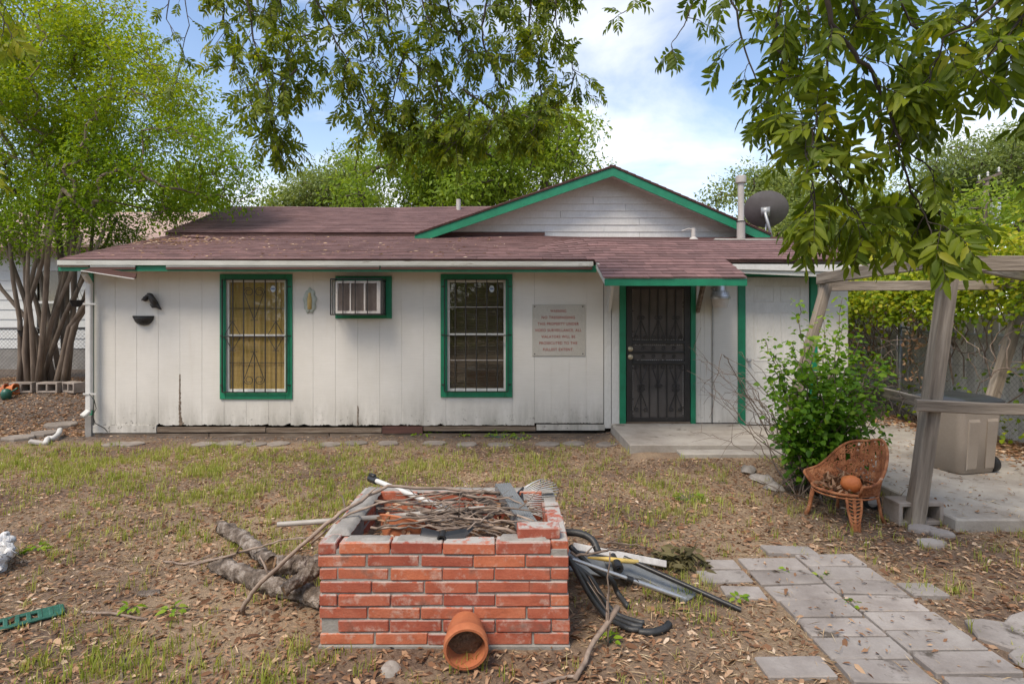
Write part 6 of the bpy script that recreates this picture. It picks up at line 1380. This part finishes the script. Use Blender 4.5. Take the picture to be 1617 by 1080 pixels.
# left-hand branches, about six metres away
SL = .19
LBR = [[(491, -20), (520, 43), (534, 72), (549, 93), (541, 133), (567, 169)], [(602, -20), (613, 39), (631, 79), (663, 108), (703, 129), (731, 172), (740, 195)], [(775, -20), (760, 43), (767, 82), (785, 122), (803, 158), (814, 185), (822, 205)],
       [(385, -20), (400, 50), (412, 110), (432, 170), (428, 215)], [(440, -20), (450, 60), (470, 110)], [(880, -20), (875, 40), (892, 90), (908, 115)], [(700, -20), (715, 40), (735, 80), (800, 95)], [(640, 80), (622, 150), (612, 190), (640, 215)], [(690, 125), (702, 170), (678, 200), (700, 215)],
       [(549, 93), (575, 150), (590, 180), (580, 200)], [(803, 158), (790, 185), (770, 210)], [(840, -20), (835, 40), (850, 90), (855, 150), (840, 190)], [(560, -20), (575, 40), (590, 100), (640, 150)], [(660, -20), (680, 40), (680, 80)], [(350, -20), (355, 50), (372, 100), (395, 150)], [(745, 170), (720, 215), (700, 235)], [(520, 43), (470, 60), (460, 80)], [(800, -20), (820, 30), (815, 80)], [(612, 180), (650, 212), (690, 225)], [(740, 180), (745, 205), (720, 225)], [(822, 180), (850, 190), (835, 210)], [(590, 165), (575, 190), (600, 215)], [(840, 150), (870, 170), (860, 190)], [(731, 142), (780, 175), (785, 205)], [(908, 115), (900, 150), (870, 170)], [(395, 150), (405, 200), (440, 225)], [(470, 110), (440, 140), (450, 180)], [(412, 110), (450, 120), (468, 138)], [(663, 108), (655, 160), (690, 190)]]
for i, b in enumerate(LBR): hang(b, 5.7 + .5 * ((i * 37) % 10) / 10, .010, SL, .066, 2, .52 + .02 * (i % 5), .03, .25, b[0][1] < 0)
hang([(270, -20), (262, 30), (285, 75)], 6.0, .006, SL * .8, .3, 2, .55, .02, .2); hang([(290, -20), (300, 40), (278, 130)], 6.3, .006, SL * .8, .34, 1, .5, .02, .18)
hang([(420, -20), (415, 40), (440, 60)], 6.4, .006, SL, .2, 2, .45, .02, .22)
# near spray at the left edge
hang([(-70, -40), (-30, 60), (-22, 160), (-5, 255)], 4.2, .008, .22, .30, 2, .85, .02, .18); hang([(-30, -30), (0, 20), (15, 50)], 4.4, .006, .2, .25, 1, .8, .02, .16)
wood.build('trunk', M['branch'], pe, True)
leaves('crown', np.array(LP), np.array(LD), np.array(LU), np.array(LL), np.array(LW), M['lpecan'], np.array(LR), 'fine', .16, pe)

# ------------------------------------------------------------------ shrub
sh = thing('leafy_shrub', 'bright green broad-leaved shrub beside the rusty chair', 'shrub', V(2.95, 5.55, .05)); sr = random.Random(41); stems = MB(); tips_ = []; s0 = V(3.0, 5.6, 0)
tp = [(1262, 478), (1208, 535), (1235, 575), (1280, 545), (1300, 500), (1330, 520), (1350, 560), (1385, 560), (1400, 600), (1215, 610), (1250, 620), (1290, 600), (1330, 610), (1370, 640), (1240, 665), (1280, 660), (1320, 660), (1360, 690), (1260, 705), (1300, 700), (1345, 720), (1400, 690), (1310, 560), (1225, 560), (1340, 590), (1270, 580), (1395, 640), (1310, 640), (1225, 650), (1405, 570), (1250, 540), (1360, 530), (1380, 700), (1290, 730), (1330, 470), (1320, 570), (1285, 640), (1265, 640), (1345, 650), (1235, 690), (1390, 670), (1360, 600), (1300, 580)]
SP, SD, SU, SL_, SR_ = [], [], [], [], []
for i, (x, y) in enumerate(tp):
    e_ = P(x, y, sr.uniform(5.15, 6.1)); b_ = s0 + V(sr.gauss(0, .12), sr.gauss(0, .12), 0); m_ = b_.lerp(e_, .5) + V((e_.x - b_.x) * -.12, sr.gauss(0, .05), .12); q, rad = crook([b_, b_.lerp(m_, .5), m_, m_.lerp(e_, .5), e_], .010, .003, i, .012, 5); stems.tube(q, rad, 5, False); n = len(q)
    kk = 1.0
    for j in range(int(n * .28), n):
        for _ in range(8 if j > n * .45 else 5):
            d = Vector((sr.gauss(0, 1), sr.gauss(0, 1), sr.gauss(0, .5) + .1)).normalized(); rr_ = abs(sr.gauss(0, .075)) * (1.25 if j < n * .85 else .5); p = q[j] + d * rr_
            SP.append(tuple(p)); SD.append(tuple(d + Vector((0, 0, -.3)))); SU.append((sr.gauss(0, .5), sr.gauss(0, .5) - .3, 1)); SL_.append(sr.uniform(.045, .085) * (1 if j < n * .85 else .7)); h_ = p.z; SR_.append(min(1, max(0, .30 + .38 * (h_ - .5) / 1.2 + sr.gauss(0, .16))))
for i in range(26):                                # bare canes arching left and right
    a = sr.uniform(-.6, .6); e_ = P(sr.uniform(1085, 1200), sr.uniform(545, 690), sr.uniform(5.6, 6.6)) if i < 17 else P(sr.uniform(1380, 1440), sr.uniform(540, 650), sr.uniform(5.0, 5.8)); b_ = s0 + V(sr.gauss(0, .15), sr.gauss(0, .15), .05); m_ = b_.lerp(e_, .55) + V(0, 0, sr.uniform(.05, .35)); q, rad = crook([b_, b_.lerp(m_, .6), m_, m_.lerp(e_, .6) + V(0, 0, .05), e_], .006, .002, 300 + i, .016, 5); stems.tube(q, rad, 4, False)
    for _ in range(5): j = sr.randrange(8, len(q)); d = Vector((sr.gauss(0, 1), sr.gauss(0, .5), sr.gauss(0, .7))).normalized(); stems.tube([q[j], q[j] + d * .08 + V(0, 0, .01), q[j] + d * sr.uniform(.12, .28) + V(0, 0, -.03)], [.0028, .0022, .0014], 4, False)
for (pts) in ([(1290, 745), (1215, 690), (1150, 570), (1140, 558), (1128, 620), (1120, 660)], [(1285, 740), (1230, 640), (1175, 580), (1142, 560)], [(1285, 750), (1190, 690), (1110, 610)]):
    q, rad = crook([P(x, y, 5.9) for x, y in pts], .007, .002, int(pts[1][0]), .008, 4); stems.tube(q, rad, 5, False)
for i in range(60):                                # twiggy litter at the foot
    b_ = s0 + V(sr.gauss(-.1, .25), sr.gauss(-.1, .2), .02); d = Vector((sr.gauss(0, 1), sr.gauss(0, 1), abs(sr.gauss(0, .7)))).normalized(); stems.tube([b_, b_ + d * .15, b_ + d * sr.uniform(.2, .45) + V(0, 0, -.04)], [.004, .003, .0015], 4, False)
stems.build('stems', M['twig'], sh, True)
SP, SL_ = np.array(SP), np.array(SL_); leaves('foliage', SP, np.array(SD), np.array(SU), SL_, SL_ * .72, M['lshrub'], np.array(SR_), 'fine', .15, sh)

# ------------------------------------------------------------------ vine on the fence
vn = thing('fence_vine', 'yellow-green climbing vine spilling over the chain-link fence', 'vine', (6.3, 8, 0)); vr = random.Random(51); VP = []; g5 = np.random.default_rng(51); vs = MB()
for i in range(330):
    y = vr.uniform(4.4, 12.2); f = (y - 4.4) / 7.8; top = 2.35 + .35 * noise.noise(Vector((y * .8, 1, 0))) + (.35 if y < 8 else .15); bot = 1.78 + .22 * noise.noise(Vector((y * 1.1, 5, 0))); z = vr.uniform(bot, top); bulge = .45 * (1 - abs((z - 1.9) / .8)); x = 6.25 - max(0, bulge) * vr.random() * .8 + vr.uniform(0, .12); VP.append(V(x, y, z + float(gz(6.3, y)) * .6))
for i in range(60): y = vr.uniform(7.5, 11); VP.append(V(vr.uniform(5.0, 6.2) if y > 8.6 else vr.uniform(5.9, 6.2), y, vr.uniform(1.75, 2.25)))
for i in range(14): VP.append(V(6.3 + vr.uniform(-.1, .1), vr.uniform(5, 10), vr.uniform(.2, 1.4)))
for p in VP[::4]:
    b_ = V(6.3, p.y + vr.gauss(0, .5), vr.uniform(.6, 1.6)); q, rad = crook([b_, b_.lerp(p, .5) + V(-.05, 0, .15), p], .010, .003, int(p.y * 1000), .03, 4); vs.tube(q, rad, 4, False)
for i in range(26):
    y = vr.uniform(5, 11); a = V(6.28, y, vr.uniform(1.0, 1.9)); b_ = V(6.25 - vr.random() * .5, y + vr.uniform(-1.2, 1.2), vr.uniform(.4, 1.7)); q, rad = crook([a, a.lerp(b_, .5) + V(-.2, 0, .1), b_], .009, .004, 700 + i, .03, 5); vs.tube(q, rad, 5, False)
vs.build('stems', M['twig'], vn, True)
per = 42; c = np.repeat(np.array([tuple(p) for p in VP]), per, 0); n = len(c); off = g5.normal(size=(n, 3)) * np.array([.15, .19, .13]); L = g5.uniform(.045, .085, n)
leaves('foliage', c + off, off + g5.normal(size=(n, 3)) * .12 + np.array([-.05, 0, -.06]), g5.normal(size=(n, 3)) * .45 + np.array([-.3, -.2, 1]), L, L * .8, M['lvine'], np.clip(np.repeat(g5.random(len(VP)), per) * .6 + g5.random(n) * .45 + (c[:, 2] - 1.9) * .22, 0, 1), 'fine', .12, vn)
nd_ = 420; c = np.array([(6.2 - vr.random() * .25, vr.choice((6.05, 8.6, 9.5, 10.2)) + vr.gauss(0, .12), vr.uniform(.7, 2.0)) for _ in range(nd_)]); leaves('dry_leaves', c, g5.normal(size=(nd_, 3)) + np.array([0, 0, -.8]), g5.normal(size=(nd_, 3)), g5.uniform(.05, .1, nd_), g5.uniform(.02, .05, nd_), M['litter'], .45 + .4 * g5.random(nd_), 'fine', .3, vn)

# ------------------------------------------------------------------ weeds by the wall and small plants
def weed(label, p, n, spread, ls, mat='lshrub', seed=0, group=None, tint=.75):
    g = np.random.default_rng(seed); t = thing('weed', label, 'weed', p, group); th = g.random(n) * 6.283; r_ = np.sqrt(g.random(n)) * spread; pos = np.stack([p.x + r_ * np.cos(th), p.y + r_ * np.sin(th) * .7, p.z + .02 + g.random(n) * spread * .7 * (1 - r_ / (spread * 1.3))], 1)
    s_ = MB()
    for k in range(0, n, 5): s_.tube([p, Vector(pos[k])], [.003, .0015], 3, False)
    s_.build('stems', M['edging'], t); leaves('foliage', pos, np.stack([np.cos(th), np.sin(th), g.normal(0, .3, n)], 1), g.normal(size=(n, 3)) * .4 + np.array([0, 0, 1]), ls * g.uniform(.7, 1.3, n), ls * .55 * g.uniform(.8, 1.2, n), M[mat], np.clip(tint + g.normal(0, .15, n), 0, 1), 'fine', .2, t)
wl_ = [(664, 688, 36, .13, .06, 'leafy green weed against the sill left of the other wall weeds'), (684, 686, 26, .11, .055, 'taller green weed by the dark sill board'), (734, 688, 24, .08, .055, 'single upright weed below the blind window'), (790, 691, 60, .2, .045, 'low spreading weed before the wall under the warning sign'), (822, 693, 40, .14, .04, 'low weed beside the spreading weed'), (1088, 790, 60, .14, .035, 'low bright weed patch on the dirt before the shrub rocks'), (208, 966, 12, .05, .05, 'small weed behind the bowed stick'), (272, 968, 14, .06, .05, 'small round-leaved weed by the bark chip'), (60, 870, 16, .07, .05, 'small weed near the white bag'),
       (1240, 906, 10, .04, .04, 'tuft of clover in the paver joint at the first row'), (1295, 915, 14, .05, .04, 'tuft of clover where four pavers meet'), (1345, 960, 14, .05, .04, 'tuft of weed in the middle paver joint'), (1166, 950, 8, .04, .045, 'small yellow-green weed at the edge of the pavers'), (962, 1015, 12, .05, .045, 'small weed at the foot of the dry stem'), (1010, 905, 10, .05, .045, 'sprig of vine leaves over the silver pole')]
for i, (x, y, n, s_, ls, lb) in enumerate(wl_): weed(lb, G(x, y), n, s_, ls, 'lshrub', 60 + i, 'weeds', .78)
# dead palm-like clump beside the pile
dcl = G(1070, 893); g = np.random.default_rng(77); n = 160; th = g.random(n) * 6.283; pos = np.stack([dcl.x + g.normal(0, .11, n), dcl.y + g.normal(0, .07, n), dcl.z + .01 + g.random(n) * .08], 1)
o = leaves('wilted_clippings', pos, np.stack([np.cos(th), np.sin(th), g.normal(0, .3, n)], 1), g.normal(size=(n, 3)) * .5 + np.array([0, 0, 1]), g.uniform(.06, .12, n), g.uniform(.02, .04, n), M['wilted'], g.random(n), 'fine', .3); tag(o, 'heap of wilted dark green clippings behind the poles', 'clippings', kind='stuff')

# ------------------------------------------------------------------ leaf litter, straw and grass
def blocked(x, y):
    b = (x > PX0 - .02) & (x < PX1 + .02) & (y > PY0 - .02) & (y < PY1 + .02)
    b |= (x > 1.42) & (x < 4.62) & (y > 6.7) ; b |= (y > 8.3) & (x > -6.2) & (x < 4.9)
    return b
def onslab(x, y):
    z = gz(x, y); z = np.where((x > 1.6) & (x < 2.46) & (y < 4.1) & (y > 1.3), .042, z)
    return np.where((x > 3.62) & (x < 6.15) & (y > 4.64) & (y < 9.4), .105, z)
def fieldn(x, y, f, s):
    return np.array([noise.noise(Vector((a * f, b * f, s))) for a, b in zip(x, y)])
def scatter(n, seed, x0, x1, y0, y1):
    g = np.random.default_rng(seed); x = g.uniform(x0, x1, n); y = y0 + (y1 - y0) * g.random(n) ** 1.25; k = ~blocked(x, y); return g, x[k], y[k]
def dens_straw(x, y): return fieldn(x, y, .75, 2.2)
def litter(n, seed, region, lo, hi, flat, name, mat, wr, pav, cut=None, style='hex', dr=.15):
    g, x, y = scatter(n, seed, *region); d = dens_straw(x, y)
    pv_ = ((x > 1.6) & (x < 2.46) & (y < 4.1)) | ((x > 3.62) & (x < 6.15) & (y > 4.64)) | ((x > 2.5) & (x < 3.4) & (y < 3.3)); keep = g.random(len(x)) < np.where(pv_, pav, 1.0)
    keep &= g.random(len(x)) < np.where((y > 7.55) & (y < 8.3), .35, 1.0)
    if cut is not None: keep &= g.random(len(x)) < cut(x, y, d)
    x, y, d = x[keep], y[keep], d[keep]; m_ = len(x); z = onslab(x, y) + .004 + g.random(m_) * .014; th = g.random(m_) * 6.283
    L = g.uniform(lo, hi, m_)
    return leaves(name, np.stack([x, y, z], 1), np.stack([np.cos(th), np.sin(th), g.normal(0, .16, m_)], 1), np.stack([g.normal(0, flat, m_), g.normal(0, flat, m_), np.ones(m_)], 1), L, L * g.uniform(wr[0], wr[1], m_), M[mat], np.clip(g.beta(1.3, 1.8, m_) + .12 * d, 0, 1), style, dr, None, 'stuff')
REG = (-8.5, 6.4, 1.6, 8.3)
tag(litter(95000, 101, REG, .016, .05, .45, 'leaf_litter', 'litter', (.3, .5), .10), 'brown and tan fallen leaves scattered over the yard', 'leaves')
tag(litter(4200, 105, (-4, 4.5, 1.6, 5.5), .04, .085, .5, 'large_fallen_leaves', 'litter', (.25, .45), .06, None, 'fine', .35), 'larger curled fallen leaves near the planter', 'leaves')
tag(litter(80000, 102, REG, .04, .11, .3, 'dry_straw', 'straw', (.03, .07), .10, lambda x, y, d: np.clip(.55 + 1.1 * d, .12, 1)), 'dry straw-coloured grass thatch over the yard', 'straw')
tag(litter(16000, 103, (-11, -6.2, 8.3, 12.5), .03, .07, .4, 'leaf_litter', 'litter', (.3, .5), 1), 'fallen leaves on the bare dirt by the myrtle', 'leaves')
tag(litter(7000, 104, (5.3, 6.7, 5.0, 9.5), .04, .09, .5, 'leaf_litter', 'litter', (.3, .5), 1, lambda x, y, d: np.clip((x - 5.5) * 1.6, .02, 1)), 'fallen leaves drifted along the chain-link fence foot', 'leaves')
def zone(x, y): # where the grass grows best
    px = HX + x * F / y; py = HY + CAMZ * F / y; z = .06 + .0 * x
    z = z + .62 * np.exp(-((px - 130) / 210) ** 2 - ((py - 735) / 32) ** 2) + .42 * np.exp(-((px - 420) / 260) ** 2 - ((py - 790) / 55) ** 2) + .25 * np.exp(-((px - 700) / 300) ** 2 - ((py - 735) / 25) ** 2) + .3 * np.exp(-((px - 1040) / 100) ** 2 - ((py - 790) / 35) ** 2)
    z = z + .5 * np.exp(-((px - 250) / 200) ** 2 - ((py - 1060) / 35) ** 2) + .85 * np.exp(-((px - 1050) / 60) ** 2 - ((py - 950) / 28) ** 2) + .3 * np.exp(-((px - 540) / 90) ** 2 - ((py - 1040) / 30) ** 2) + .45 * np.exp(-((px - 1480) / 60) ** 2 - ((py - 945) / 22) ** 2) + .25 * np.exp(-((px - 430) / 60) ** 2 - ((py - 870) / 30) ** 2) + .4 * np.exp(-((px - 1190) / 60) ** 2 - ((py - 718) / 10) ** 2)
    return z
def grass(n, seed, blades):
    g, x, y = scatter(n, seed, *REG); pv_ = ((x > 1.3) & (x < 2.5) & (y < 4.1)) | ((x > 3.62) & (y > 4.64)); k = (g.random(len(x)) < zone(x, y) * np.clip(.75 + 1.4 * fieldn(x, y, 1.9, 8.8), .08, 1.3)) & ~pv_ & (y < 7.75); x, y = x[k], y[k]; m_ = len(x)
    X = np.repeat(x, blades) + g.normal(0, .022, m_ * blades); Y = np.repeat(y, blades) + g.normal(0, .022, m_ * blades); N = m_ * blades; h_ = np.repeat(g.uniform(.035, .11, m_), blades) * g.uniform(.5, 1.25, N); th = g.random(N) * 6.283; ln = g.uniform(.1, .75, N); wd = g.uniform(.0016, .0034, N)
    Z = gz(X, Y); s_ = np.stack([-np.sin(th), np.cos(th), 0 * th], 1) * wd[:, None]; fdir = np.stack([np.cos(th), np.sin(th), 0 * th], 1); b_ = np.stack([X, Y, Z - .004], 1); up = np.array([0, 0, 1.0])
    m1 = b_ + up * (h_ * .55)[:, None] + fdir * (h_ * ln * .25)[:, None]; t_ = b_ + up * (h_ * (1 - .25 * ln))[:, None] + fdir * (h_ * ln * .85)[:, None]
    v = np.stack([b_ - s_, b_ + s_, m1 - s_ * .8, m1 + s_ * .8, t_], 1).reshape(-1, 3); F3 = np.array([(0, 1, 3), (0, 3, 2), (2, 3, 4)]); f = (F3[None] + (np.arange(N) * 5)[:, None, None]).reshape(-1, 3)
    rnd = np.clip(np.repeat(g.random(m_), blades) * .6 + g.random(N) * .5, 0, 1); me = fastmesh('grass', v, f, M['grass'], np.repeat(rnd, 5)); o = bpy.data.objects.new('grass', me); link(o); return tag(o, 'thin yellow-green grass sprouting in patches across the yard', 'grass', kind='stuff')
grass(60000, 120, 9)
# dry debris on the roof
g = np.random.default_rng(140); n = 700; x = np.concatenate([g.normal(-5.5, .5, 350), g.uniform(-6.2, 0, 350)]); y = np.concatenate([g.normal(9.7, .25, 350), g.uniform(8, 10.4, 350)]); y = np.clip(y, 7.95, 10.42); z = np.array([roofz(a, b) for a, b in zip(x, y)]) + .022; th = g.random(n) * 6.283
o = leaves('roof_litter', np.stack([x, y, z], 1), np.stack([np.cos(th), np.sin(th) * .8, g.normal(0, .1, n)], 1), np.stack([g.normal(0, .3, n), g.normal(0, .3, n) - .26, np.ones(n)], 1), g.uniform(.04, .1, n), g.uniform(.01, .03, n), M['litter'], .4 + .6 * g.random(n), 'hex', .1); tag(o, 'dry leaves and twigs scattered on the lower shingle roof', 'leaves', kind='stuff')
